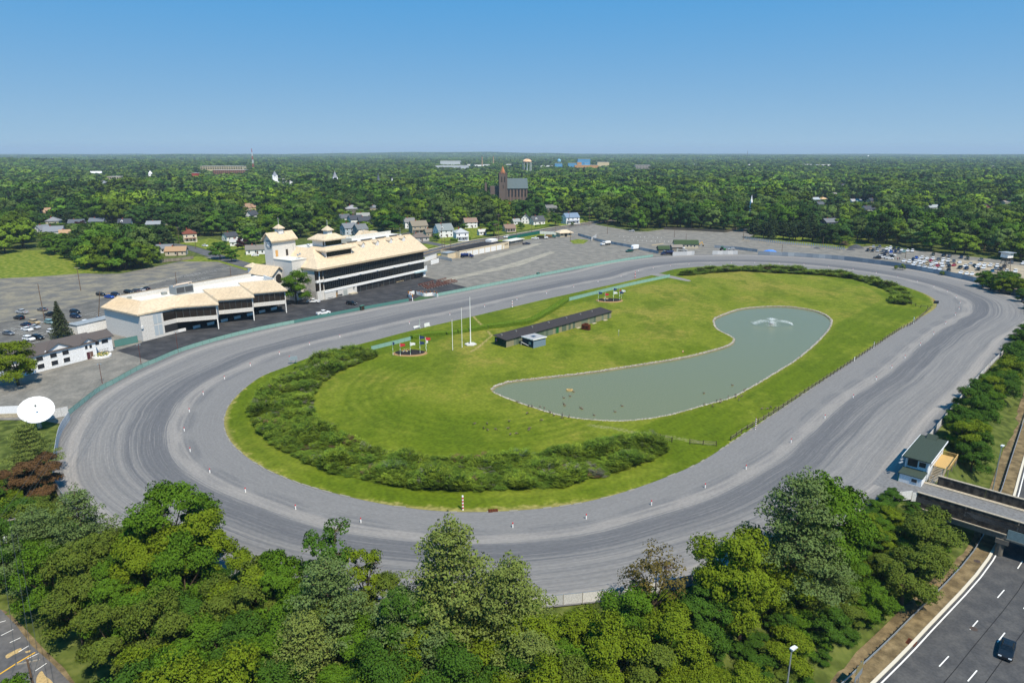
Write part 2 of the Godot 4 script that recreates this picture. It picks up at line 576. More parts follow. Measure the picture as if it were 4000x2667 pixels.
	for i in w.size() * 2:
		var q: Vector2 = w[i / 2][0]
		var inw: Vector2 = (pond_in[0] - q)
		var near := Vector2.ZERO
		var bd := 1e9
		if i % 2 == 0 or true:
			var dd: Vector2 = w[i / 2][1]
			var sd := Vector2(dd.y, -dd.x)
			if not Geometry2D.is_point_in_polygon(q + sd * 0.5, rim): sd = -sd
			near = q + sd * rng.randf_range(-0.1, 0.55)
			bd = sd.length()
		var k := rng.randf_range(0.6, 1.5)
		mm.set_instance_transform(i, Transform3D(Basis(Vector3.UP, rng.randf() * TAU).scaled(Vector3(k, k, k * 0.8)), w3(near, 0.03 - 0.25 * clampf((near - q).length(), 0, 1))))
		var t := rng.randf_range(0.20, 0.44)
		mm.set_instance_color(i, Color(t, t * 0.93, t * 0.8))
	var mi := MultiMeshInstance3D.new()
	mi.multimesh = mm
	mi.name = "bank_stones"
	var sm := mat("stone_tint", Color.WHITE, 0.95)
	sm.vertex_color_use_as_albedo = true
	mi.material_override = sm
	add_child(mi)
	tag(mi, "pale stones lining the edge of the pond", "stones", "", "stuff")
func area(p: PackedVector2Array) -> float:
	var a := 0.0
	for i in p.size(): a += p[i].cross(p[(i + 1) % p.size()])
	return a / 2

# ------------------------------------------------------------------ paving and roads
func asphalt(key: String, lo: Color, hi: Color, seed_: int, metre := 0.02) -> StandardMaterial3D:
	var m := mat(key, Color.WHITE, 0.95)
	m.albedo_texture = noise_tex(seed_, 0.014, lo, hi, lo.lerp(hi, 0.5), 6)
	m.uv1_triplanar = true
	m.uv1_world_triplanar = true
	m.uv1_scale = Vector3.ONE * metre
	m.detail_enabled = true
	m.detail_albedo = grain
	m.detail_blend_mode = BaseMaterial3D.BLEND_MODE_MUL
	return m
func make_pavement() -> void:
	var grey := asphalt("lot_grey", col(114, 112, 106), col(134, 130, 122), 51)
	var black := asphalt("apron_black", col(56, 57, 60), col(74, 74, 76), 52)
	var lot := asphalt("lot_dark", col(92, 91, 88), col(112, 110, 105), 53)
	var rubble := asphalt("lot_rubble", col(104, 103, 100), col(134, 128, 112), 54, 0.012)
	var tan := asphalt("lot_tan", col(142, 132, 116), col(172, 160, 138), 55)
	var grass := mat("lawn", Color.WHITE, 1.0)
	grass.albedo_texture = noise_tex(56, 0.02, col(80, 98, 24), col(126, 128, 56), col(98, 112, 34), 5)
	grass.uv1_triplanar = true
	grass.uv1_world_triplanar = true
	grass.uv1_scale = Vector3.ONE * 0.025
	sheet("paddock_pavement", pts([1500, 1150, 1850, 1135, 2100, 1090, 2300, 1050, 2551, 1015, 2800, 1015, 3000, 1015, 3300, 1030, 3420, 1045, 3600, 1075, 3560, 1000, 3400, 962, 3300, 970, 3190, 959, 3000, 937, 2930, 927, 2985, 889, 2925, 889, 2837, 907, 2593, 895, 2531, 904, 2483, 904, 2330, 878, 2318, 874, 2180, 897, 2110, 910, 1985, 930, 1860, 955, 1690, 1000, 1580, 1060]), -0.02, grey)
	sheet("apron", pts([452, 1369, 550, 1339, 600, 1290, 700, 1240, 860, 1200, 1000, 1150, 1150, 1130, 1270, 1130, 1400, 1110, 1658, 1081, 1834, 1124, 1860, 1134, 1602, 1186, 1410, 1221, 1149, 1276, 840, 1343, 640, 1408, 575, 1406]), -0.012, black)
	sheet("office_pavement", pts([0, 1640, -300, 1640, -300, 1400, 0, 1400, 300, 1350, 452, 1300, 640, 1340, 660, 1403, 560, 1450, 448, 1512, 280, 1632, 262, 1660, 150, 1640]), -0.016, grey)
	sheet("parking_lot", pts([-300, 1330, 0, 1258, 130, 1235, 500, 1137, 760, 1063, 900, 1020, 990, 1046, 1100, 1075, 1000, 1120, 800, 1200, 500, 1330, 300, 1420, -300, 1480]), -0.02, lot)
	sheet("rubble_lot", pts([-300, 1400, -300, 1100, 0, 1083, 150, 1077, 300, 1066, 390, 1070, 470, 1068, 600, 1042, 700, 1021, 800, 1004, 880, 1002, 1000, 1052, 700, 1100, 300, 1230]), -0.035, rubble)
	sheet("grass_field", pts([-400, 1100, -400, 1000, 0, 1000, 53, 980, 165, 975, 298, 1012, 400, 1062, 300, 1069, 150, 1080, 0, 1087]), -0.03, grass)
	sheet("gravel_lot", pts([3650, 1010, 3800, 1018, 4100, 1048, 4400, 1100, 4400, 1200, 4000, 1140, 3860, 1108, 3760, 1082, 3690, 1050]), -0.006, tan)
	sheet("car_lot", pts([3280, 975, 3400, 960, 3640, 984, 3900, 1014, 4400, 1075, 4400, 1300, 3900, 1140, 3500, 1060, 3300, 1040]), -0.014, grey)
	sheet("verge", pts([3000, 925, 2930, 926, 2916, 934, 3000, 945, 3191, 962, 3304, 975, 3330, 958, 3420, 955, 3420, 930, 3200, 900]), -0.028, grass)
	var road_m := asphalt("road", col(84, 85, 88), col(102, 102, 102), 57)
	var main := smooth(pts([1300, 1090, 1600, 1008, 1700, 980, 1857, 945, 1985, 925, 2100, 906, 2187, 890, 2321, 870, 2460, 848, 2650, 815]), 8.0)
	ribbon("main_road", main, 6.0, 0.02, road_m)
	var side_st := smooth(pts([640, 950, 740, 968, 860, 1006, 1000, 1045, 1150, 1085]), 6.0)
	ribbon("side_street", side_st, 4.6, 0.012, road_m)
	ribbon("cross_street", pts([1560, 925, 1660, 945, 1770, 966]), 4.2, 0.010, road_m)
	ribbon("residential_street", smooth(pts([3235, 870, 3262, 852, 3318, 803, 3330, 792]), 8.0), 5.0, 0.01, road_m)
	var conc := rough_mat("concrete", col(188, 178, 156), 0.2)
	var walk_l := PackedVector2Array()
	var walk_r := PackedVector2Array()
	for i in main.size():
		walk_l.append(main[i] - side(main, i) * 7.4)
		walk_r.append(main[i] + side(main, i) * 6.6)
	ribbon("pavement", walk_l, 1.0, 0.12, conc)
	ribbon("kerb_line", walk_r, 0.25, 0.10, conc)
	var yellow := mat("paint_yellow", col(206, 160, 52), 0.8)
	var white := mat("paint_white", col(222, 222, 218), 0.8)
	var cl := ribbon("centre_line", main, 0.22, 0.026, yellow)
	# lawns of the houses along the main road
	for l in [pts([1700, 945, 1850, 930, 1990, 905, 2110, 890, 2180, 872, 2060, 850, 1800, 880]), pts([2180, 884, 2330, 863, 2330, 835, 2190, 845]), pts([1560, 990, 1690, 965, 1770, 955, 1700, 940]), pts([1900, 948, 1990, 930, 2100, 912, 2200, 905, 2150, 925, 2060, 935, 1960, 948])]:
		sheet("lawn", l, -0.006, grass)
	for l in [pts([690, 950, 760, 960, 890, 1000, 1010, 1040, 1060, 1010, 960, 960, 820, 930]), pts([700, 1020, 770, 1000, 850, 1015, 970, 1050, 960, 1056, 850, 1022])]:
		sheet("lawn", l, -0.008, grass)
	sheet("lawn", pts([3190, 880, 3240, 865, 3300, 805, 3280, 800, 3170, 850]), -0.006, grass)
	sheet("lawn", pts([2225, 940, 2260, 933, 2300, 938, 2280, 952, 2240, 952]), 0.0, grass)
	# paler strips where the old paddock was relaid
	var pale := asphalt("lot_pale", col(142, 138, 126), col(160, 154, 140), 58)
	sheet("relaid_strip", pts([1720, 1092, 1760, 1095, 2040, 1035, 2170, 985, 2150, 982, 1960, 1040]), -0.004, pale)
	sheet("relaid_strip", pts([1860, 1030, 1880, 1022, 2020, 985, 2120, 950, 2080, 952, 1900, 1005]), -0.004, pale)
	# parking bays
	bays(white, pts([20, 1300, 95, 1282]), 5.2, 2.75, 6)
	var dir := (at2(450, 1190) - at2(130, 1270)).normalized()
	for row in [[at2(150, 1262), 9], [at2(75, 1345), 8], [at2(5, 1300), 6], [at2(330, 1230), 6]]:
		bay_row(white, row[0], Vector2(dir.y, -dir.x), row[1], 5.0, 2.8)
	for row in [[at2(560, 1118), 14], [at2(640, 1128), 12], [at2(760, 1078), 10]]:
		bay_row(white, row[0], dir, row[1], 5.0, 2.8)
	for row in [[at2(2440, 940), 10], [at2(2420, 925), 10]]:
		bay_row(white, row[0], Vector2(1, -0.25).normalized(), row[1], 5.5, 3.2)
	var stop := MB.new()
	for s in [[2546, 958, 2592, 951]]: ribbon_into(stop, pts(s), 0.5, 0.003)
	obj_marking("stop_line", stop, mat("paint_tan", col(205, 176, 120), 0.8))
	for a in [[at2(620, 1230), 0.4], [at2(470, 1190), 0.4], [at2(170, 1265), 0.2], [at2(388, 1150), 0.2]]:
		var hb := MB.new()
		for i in 7: ribbon_into(hb, PackedVector2Array([a[0] + Vector2(i * 1.1, 0), a[0] + Vector2(i * 1.1 + 1.6, 3.2)]), 0.09, 0.0)
		obj_marking("hatched_marking", hb, yellow)
func obj_marking(called: String, b: MB, m: Material) -> void:
	var o := obj(called, b, m)
	o.set_meta("kind", "structure")
	o.set_meta("label", "painted " + called.replace("_", " ") + " on the asphalt")
	o.set_meta("category", "marking")
func bays(m: Material, line: PackedVector2Array, long: float, wide: float, n: int) -> void:
	bay_row(m, line[0], (line[1] - line[0]).normalized(), n, long, wide)
func bay_row(m: Material, from: Vector2, dir: Vector2, n: int, long: float, wide: float) -> void:
	var b := MB.new()
	var across := Vector2(-dir.y, dir.x)
	for i in n + 1:
		var p := from + dir * wide * i
		ribbon_into(b, PackedVector2Array([p, p + across * long]), 0.07, 0.0)
	obj_marking("bay_lines", b, m)

func rail_line(off: float, from := 0, to := 99) -> PackedVector2Array:
	var fine := smooth(rail, 6.0)
	var o := PackedVector2Array()
	for i in fine.size():
		o.append(fine[i] + side(fine, i) * off)
	return o
func make_highway() -> void:
	var y := -6.5
	var m := asphalt("highway", col(74, 75, 77), col(88, 88, 88), 61, 0.04)
	ribbon("highway", rail_line(19.2), 17.2, y + 0.05, m)
	var verge_m := asphalt("verge_soil", col(96, 84, 62), col(134, 118, 88), 62, 0.05)
	ribbon("highway_verge", rail_line(0.3), 2.4, y + 0.03, verge_m)
	var white := mat("paint_white")
	var kerb := MB.new()
	ribbon_into(kerb, rail_line(2.3), 0.22, y + 0.2)
	var k0 := rail_line(2.52)
	for i in k0.size() - 1: kerb.quad(w3(k0[i], y + 0.2), w3(k0[i + 1], y + 0.2), w3(k0[i + 1], y), w3(k0[i], y))
	struct("highway_kerb", kerb, rough_mat("kerb_white", col(206, 200, 184), 0.5, false))
	ribbon("edge_line", rail_line(3.0), 0.1, y + 0.058, white)
	for lane in [6.6, 10.2, 13.8, 21.0, 24.6]:
		var b := MB.new()
		var line := rail_line(lane)
		for q in walk(line, 12.2):
			var p: Vector2 = q[0]
			if p.y < 20 or p.y > 260: continue
			p += q[1] * 4.0
			ribbon_into(b, PackedVector2Array([p, p + q[1] * 3.3]), 0.08, y + 0.058)
		obj_marking("lane_dashes", b, white)
	for seam in [11.9, 8.3]:                                                    # tar joints between the paving lanes
		ribbon("tar_joint", rail_line(seam), 0.05, y + 0.055, mat("tar", col(34, 34, 36), 0.8))
	# guard rail: posts and a rail
	var t := thing("guard_rail", "galvanised steel guard rail beside the highway verge", "guard rail")
	var steel := mat("galvanised", col(170, 178, 184), 0.45, 0.6)
	var rb := MB.new()
	var rl := rail_line(0.0)
	for i in rl.size() - 1:
		if rl[i].y < 30 or rl[i].y > 260: continue
		rb.beam(w3(rl[i], y + 0.7), w3(rl[i + 1], y + 0.7), 0.09, 0.32)
	obj("rail", rb, steel, t)
	var pm := MB.new(); pm.bx(-0.09, 0.09, 0, 0.85, -0.1, 0.1)
	var post := pm.mesh()
	for q in walk(rail_line(-0.22), 2.3):
		if q[0].y < 58 or q[0].y > 170: continue
		var o := obj("post", post, mat("post_dark", col(62, 58, 54), 0.8), t)
		o.position = w3(q[0], y)
	# bottom left: a lower lot with a worn line and sandy patches
	var low := -3.9
	sheet("lower_lot", pts([-900, 2380, 0, 2380, 60, 2440, 120, 2520, 200, 2590, 285, 2680, 380, 2900, -900, 2900], low), low, asphalt("lower_lot", col(84, 85, 88), col(104, 103, 102), 63))
	sheet("sandy_edge", pts([0, 2380, 30, 2390, 110, 2470, 180, 2545, 250, 2610, 300, 2680, 285, 2680, 200, 2590, 120, 2520, 60, 2440], low), low + 0.006, verge_m)
	var wl := MB.new()
	for s in [[-20, 2435, 20, 2424], [2, 2482, 50, 2458], [36, 2510, 78, 2490], [70, 2546, 110, 2522], [105, 2572, 148, 2552], [136, 2620, 180, 2590]]: ribbon_into(wl, pts(s, low), 0.06, low + 0.008)
	obj_marking("bay_lines", wl, white)
	var yl := MB.new()
	ribbon_into(yl, pts([-30, 2650, 60, 2592, 135, 2548], low), 0.12, low + 0.008)
	obj_marking("worn_line", yl, mat("paint_yellow"))
	for s in [[20, 2560, 45, 2545, 80, 2530, 85, 2540, 50, 2558, 25, 2572], [140, 2650, 160, 2620, 175, 2640, 200, 2660, 210, 2690, 150, 2690], [95, 2545, 120, 2538, 118, 2546, 100, 2550]]:
		sheet("sand_patch", smooth(pts(s, low), 0.4, true), low + 0.007, rough_mat("sand", col(188, 164, 116), 0.3))

# ------------------------------------------------------------------ buildings of the racetrack
# local frame of a building: x along its front, y up, z out of its front (inwards is -z)
func tan_roof() -> Material: return rough_mat("tan_roof", col(219, 200, 170), 0.12, true, 0.6)
func tan_edge() -> Material: return rough_mat("tan_edge", col(190, 172, 142), 0.12, true, 0.7)
func white_wall() -> Material: return rough_mat("white_wall", col(246, 246, 244), 0.25, true)
func block_wall() -> Material: return rough_mat("block_wall", col(224, 221, 215), 0.35, true)
func dark_glass() -> Material: return mat("dark_glass", col(14, 16, 20), 0.08)
func brown_glass() -> Material: return mat("brown_glass", col(38, 32, 26), 0.12)
func white_deck() -> Material: return rough_mat("white_deck", col(222, 220, 212), 0.2)
func poly_part(called: String, parent: Node, m: Material, faces: Array) -> MeshInstance3D:   # faces: arrays of 3 or 4 Vector3
	var b := MB.new()
	for f in faces:
		if f.size() == 3: b.tri(f[0], f[1], f[2])
		else: b.quad(f[0], f[1], f[2], f[3])
	return obj(called, b, m, parent)
func slab(called: String, parent: Node, m: Material, f: Array, thick: float) -> MeshInstance3D:  # a sloping plate with thickness
	var b := MB.new()
	var d := Vector3(0, -thick, 0)
	var n := f.size()
	if n == 4:
		b.quad(f[0], f[1], f[2], f[3]); b.quad(f[0] + d, f[1] + d, f[2] + d, f[3] + d)
	else:
		b.tri(f[0], f[1], f[2]); b.tri(f[0] + d, f[1] + d, f[2] + d)
	for i in n:
		var j := (i + 1) % n
		b.quad(f[i], f[j], f[j] + d, f[i] + d)
	return obj(called, b, m, parent)
func seams(parent: Node, a0: Vector3, a1: Vector3, b0: Vector3, b1: Vector3, step: float) -> void:  # standing seams from the line a0-a1 up to b0-b1
	var b := MB.new()
	var n := int((a1 - a0).length() / step)
	for i in range(1, n):
		var t := float(i) / n
		b.beam(a0.lerp(a1, t) + Vector3.UP * 0.04, b0.lerp(b1, t) + Vector3.UP * 0.04, 0.07, 0.12)
	var o := obj("roof_seams", b, tan_roof(), parent)
	o.set_meta("kind", "stuff")
func pyramid(parent: Node, c: Vector3, half: float, rise: float, m: Material) -> void:
	var f := []
	var k := [Vector3(-half, 0, -half), Vector3(half, 0, -half), Vector3(half, 0, half), Vector3(-half, 0, half)]
	for i in 4:
		f.append([c + k[i], c + k[(i + 1) % 4], c + Vector3(0, rise, 0)])
		f.append([c + k[i] + Vector3.DOWN * 0.3, c + k[(i + 1) % 4] + Vector3.DOWN * 0.3, c + k[(i + 1) % 4], c + k[i]])
	poly_part("roof", parent, m, f)

func make_buildings() -> void:
	make_grandstand()
	make_clock_tower()
	make_entrance_hall()
	make_clubhouse()
	make_office()
	make_garages()
	make_barn()
	make_judges_stand()
	make_bridge()
	make_far_sheds()

func make_grandstand() -> void:
	var L := 69.5
	var t := thing("grandstand", "long three storey grandstand with black glass front and tan metal roof", "grandstand", w3(Vector2(-83.6, 299.3)), heading(Vector2(0.5375, 0.8433)))
	var roof := tan_roof()
	bit("core", t, block_wall(), 0.0, L, 0, 13.6, -27, -0.55)
	# floors: white bands, glass panes and thin mullions
	for f in [[8.0, 9.1], [3.1, 4.15]]:
		bit("white_band", t, white_wall(), -0.3, L + 0.3, f[0], f[1], -0.6, 0.45)
	var pane_m := dark_glass()
	var pb := {}
	for row in [[9.1, 13.5], [4.15, 8.0]]:
		var b := MB.new()
		b.bx(0.04, 1.15, row[0], row[1], -0.18, -0.1)
		var pm := b.mesh()
		var mb := MB.new()
		mb.bx(-0.035, 0.035, row[0], row[1], -0.15, 0.02)
		var mm := mb.mesh()
		for i in 58:
			var o := obj("pane", pm, pane_m, t)
			o.position.x = 0.2 + i * 1.19
			var q := obj("mullion", mm, mat("mullion", col(70, 78, 80), 0.5), t)
			q.position.x = 0.2 + i * 1.19
	# ground floor: block wall to the left, dark open bays to the right
	bit("block_base", t, block_wall(), -0.2, 19.4, 0, 3.1, -0.5, 0.3)
	bit("ground_glass", t, mat("smoked_glass_and_shade", col(46, 46, 48), 0.1), 19.4, L - 1.5, 0, 3.1, -0.5, -0.3)
	for i in 12: bit("ground_post", t, mat("mullion"), 22 + i * 4.0, 22.18 + i * 4.0, 0, 3.1, -0.3, 0.0)
	bit("end_pier", t, white_wall(), L - 1.4, L + 0.2, 0, 3.1, -2.0, 0.4)
	bit("awning", t, mat("awning", col(150, 176, 182), 0.6), L - 9.0, L + 0.4, 3.0, 3.5, 0.45, 1.5)
	bit("stone_plinth", t, block_wall(), -4.0, -0.2, 0, 4.2, -9.0, -0.3)
	bit("step_platform", t, rough_mat("concrete", col(188, 178, 156), 0.2), 14.0, 18.0, 0, 0.5, 0.3, 2.2)
	bit("service_door", t, mat("door_tan", col(170, 140, 104), 0.8), 6.2, 7.3, 0.0, 2.3, 0.3, 0.36)
	bit("double_door", t, mat("door_grey", col(160, 164, 160), 0.8), 10.8, 13.2, 0.0, 2.5, 0.3, 0.36)
	for x in [6.4, 17.0, 35.0]: bit("wall_lamp", t, mat("black_iron", col(24, 24, 26), 0.6), x, x + 0.5, 2.6, 3.0, 0.46, 0.9)
	for x in [8.0, 21.5, 33.0, 45.0, 56.0]: bit("band_lamp", t, white_wall(), x, x + 1.0, 8.5, 8.75, 0.45, 0.8)
	# glazed left return with white corner post
	for f in [[9.1, 13.5], [4.15, 8.0]]:
		bit("return_glass", t, brown_glass(), -1.9, -0.1, f[0], f[1], -0.9, -0.5)
		bit("return_glass", t, brown_glass(), -4.0, -2.3, f[0], f[1], -1.2, -0.7)
		bit("corner_post", t, white_wall(), -2.3, -1.9, f[0], f[1], -1.0, -0.3)
	bit("return_band", t, white_wall(), -4.0, 0.0, 8.0, 9.1, -1.1, -0.2)
	bit("left_wall", t, block_wall(), -4.0, -0.05, 0, 13.4, -14.0, -1.3)
	# roof: front slope with hipped left end, right gable, flat deck behind
	var ex := 1.3
	var eL := Vector3(-4.4, 14.4, ex)
	var eR := Vector3(L + 2.0, 14.4, ex)
	var tL := Vector3(4.8, 21.6, -11.2)
	var tR := Vector3(L + 2.0, 21.6, -11.2)
	var bL := Vector3(-4.4, 14.4, -15.0)
	slab("front_slope", t, roof, [eL, eR, tR, tL], 0.25)
	slab("left_slope", t, roof, [Vector3(-4.4, 14.4, -26.0), eL, tL, Vector3(4.8, 21.6, -26.0)], 0.25)
	seams(t, eL, eR, tL, tR, 1.15)
	bit("front_fascia", t, tan_edge(), -4.5, L + 2.05, 13.55, 14.38, ex - 0.25, ex + 0.05)
	bit("left_fascia", t, tan_edge(), -4.55, -4.25, 13.55, 14.38, -26.0, ex - 0.26)
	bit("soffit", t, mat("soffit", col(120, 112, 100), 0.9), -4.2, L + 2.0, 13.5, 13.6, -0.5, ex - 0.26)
	poly_part("gable_wall", t, block_wall(), [[Vector3(L, 13.6, -0.6), Vector3(L, 13.6, -26.9), Vector3(L, 21.3, -11.0)], [Vector3(L, 13.6, -26.9), Vector3(L, 21.3, -26.9), Vector3(L, 21.3, -11.0)]])
	bit("flat_deck", t, white_deck(), 5.0, L + 1.0, 20.9, 21.2, -26.8, -11.4)
	bit("back_parapet", t, white_deck(), 30.0, L + 1.0, 21.2, 22.6, -24.0, -23.6)
	for r in [[26.5, 32.5], [35.8, 43.0], [46.0, 53.2], [56.2, 63.2], [65.5, 71.3]]:           # rows of small vents along the top edge
		var x: float = r[0]
		while x < r[1]:
			var v := MB.new()
			v.bx(-0.28, 0.28, 0, 0.55, -0.35, 0.35)
			v.bx(-0.36, 0.36, 0.55, 0.66, -0.45, 0.45)
			var o := obj("ridge_vent", v, mat("vent_grey", col(112, 110, 106), 0.6), t)
			o.position = Vector3(x, 21.6, -11.1)
			x += 0.95
	for i in 4:                                                                                 # dormers with arched louvres
		var x: float = [32.1, 42.0, 51.8, 61.5][i]
		var d := MB.new()
		d.profile([Vector2(-1.0, 0), Vector2(1.0, 0), Vector2(1.0, 1.7), Vector2(0, 2.7), Vector2(-1.0, 1.7)], -3.4, 0)
		var dm := obj("dormer", d, white_wall(), t)
		dm.position = Vector3(x, 19.05, -6.6)
		slab("dormer_roof", dm, roof, [Vector3(-1.3, 1.5, 0.35), Vector3(0, 2.85, 0.35), Vector3(0, 2.85, -4.4), Vector3(-1.3, 1.5, -3.4)], 0.12)
		slab("dormer_roof", dm, roof, [Vector3(0, 2.85, 0.35), Vector3(1.3, 1.5, 0.35), Vector3(1.3, 1.5, -3.4), Vector3(0, 2.85, -4.4)], 0.12)
		bit("louvre", dm, mat("louvre", col(206, 208, 210), 0.8), -0.55, 0.55, 0.35, 1.75, 0.0, 0.05)
	# announcer's lantern: two glazed tiers and a cupola
	var x0 := 6.2
	var x1 := 22.0
	bit("lower_tier", t, white_wall(), x0, x1, 16.4, 20.3, -14.0, -4.45)
	for i in 16:
		bit("lower_pane", t, dark_glass(), x0 + 0.3 + i * 0.97, x0 + 1.2 + i * 0.97, 17.85, 20.0, -4.5, -4.38)
	bit("corner_post", t, white_wall(), x0 - 0.1, x0 + 0.25, 16.6, 20.3, -4.6, -4.2)
	bit("corner_post", t, white_wall(), x1 - 0.25, x1 + 0.1, 16.6, 20.3, -4.6, -4.2)
	bit("lower_sill", t, roof, x0, x1, 17.3, 17.75, -4.6, -3.7)
	var ring := func(a0: float, a1: float, z0: float, z1: float, y0: float, y1: float, inset: float) -> void:
		var o := [Vector3(a0, y0, z1), Vector3(a1, y0, z1), Vector3(a1, y0, z0), Vector3(a0, y0, z0)]
		var p := [Vector3(a0 + inset, y1, z1 - inset), Vector3(a1 - inset, y1, z1 - inset), Vector3(a1 - inset, y1, z0 + inset), Vector3(a0 + inset, y1, z0 + inset)]
		var f := []
		for i in 4:
			var j := (i + 1) % 4
			f.append([o[i], o[j], p[j], p[i]])
			f.append([o[i] + Vector3.DOWN * 0.55, o[j] + Vector3.DOWN * 0.55, o[j], o[i]])
		f.append([o[0] + Vector3.DOWN * 0.5, o[1] + Vector3.DOWN * 0.5, o[2] + Vector3.DOWN * 0.5, o[3] + Vector3.DOWN * 0.5])
		poly_part("skirt_roof", t, roof, f)
	ring.call(x0 - 1.3, x1 + 1.6, -16.0, -3.0, 20.9, 22.3, 2.6)
	bit("upper_tier", t, white_wall(), 7.8, 18.0, 21.5, 25.0, -14.5, -6.4)
	for i in 10:
		bit("upper_pane", t, dark_glass(), 8.1 + i * 0.98, 9.0 + i * 0.98, 22.6, 24.7, -6.45, -6.32)
	bit("side_pane", t, dark_glass(), 7.72, 7.82, 22.6, 24.7, -7.6, -6.6)
	ring.call(6.3, 19.6, -16.0, -4.9, 25.4, 27.6, 3.3)
	bit("cupola", t, white_wall(), 11.4, 14.2, 26.2, 29.2, -10.8, -8.0)
	pyramid(t, Vector3(12.8, 29.3, -9.4), 2.0, 1.9, roof)
	bit("spike", t, mat("spike", col(190, 194, 196), 0.5), 12.74, 12.86, 31.0, 33.8, -9.46, -9.34)
	# low block with white roof at the left end and things on the roofs
	bit("side_block", t, block_wall(), -9.2, -1.0, 0, 17.7, -21.0, -9.2)
	bit("side_block_roof", t, white_deck(), -9.4, -0.8, 17.7, 18.0, -21.0, -9.0)
	for a in [[-3.6, 20.6], [-2.4, 20.9], [-4.2, 18.8], [-3.0, 19.0]]:
		var s := MB.new()
		s.lathe(Vector3.ZERO, [Vector2(0.0, 0.45), Vector2(0.4, 0.3), Vector2(0.5, 0), Vector2(0.4, -0.3), Vector2(0.0, -0.45)], 8)
		s.tube(Vector3(0, -0.4, 0), Vector3(0, -1.2, 0), 0.05, 0.05, 5)
		var o := obj("roof_ventilator", s, mat("galvanised"), t)
		o.position = Vector3(a[0], a[1] - 1.0, -11.5)
	for a in [[14.0, -19.0], [10.0, -20.0]]:
		var s := MB.new()
		s.lathe(Vector3.ZERO, [Vector2(0.4, 0), Vector2(0.4, 0.7), Vector2(0.8, 0.75), Vector2(0.6, 1.2), Vector2(0, 1.3)], 10)
		var o := obj("roof_fan", s, mat("galvanised"), t)
		o.position = Vector3(a[0], 21.2, a[1])
	for a in [[2.0, 23.0, -21.0], [36.0, 26.0, -20.0], [30.0, 25.0, -18.0], [50.0, 26.0, -24.0], [66.0, 25.0, -13.0]]:
		bit("roof_mast", t, mat("galvanised"), a[0], a[0] + 0.12, 20.5, a[1], a[2], a[2] + 0.12)
	bit("air_unit", t, mat("unit_grey", col(138, 142, 138), 0.7), 25.0, 31.5, 21.2, 23.2, -16.0, -13.5)
	for x in [33.0, 34.6]:
		var s := MB.new()
		s.lathe(Vector3.ZERO, [Vector2(0.0, 0.0), Vector2(0.45, 0.1), Vector2(0.7, 0.35)], 10)
		var o := obj("small_dish", s, white_deck(), t)
		o.position = Vector3(x, 22.6, -15.0)
		o.rotation = Vector3(0.9, 0, 0)
	var backp := [[40.0, 2.5, 1.2], [52.0, 5.5, 2.6], [59.0, 3.6, 1.6], [28.0, 2.0, 1.0]]
	for q in backp: 
		var f := MB.new()
		f.profile([Vector2(-q[1], 0), Vector2(q[1], 0), Vector2(q[1] * 0.3, q[2]), Vector2(-q[1] * 0.3, q[2])], -1.5, 1.5)
		var o := obj("rear_roof", f, roof, t)
		o.position = Vector3(q[0], 21.8, -25.5)
	for a in [[-4.0, -30.0]]: pass

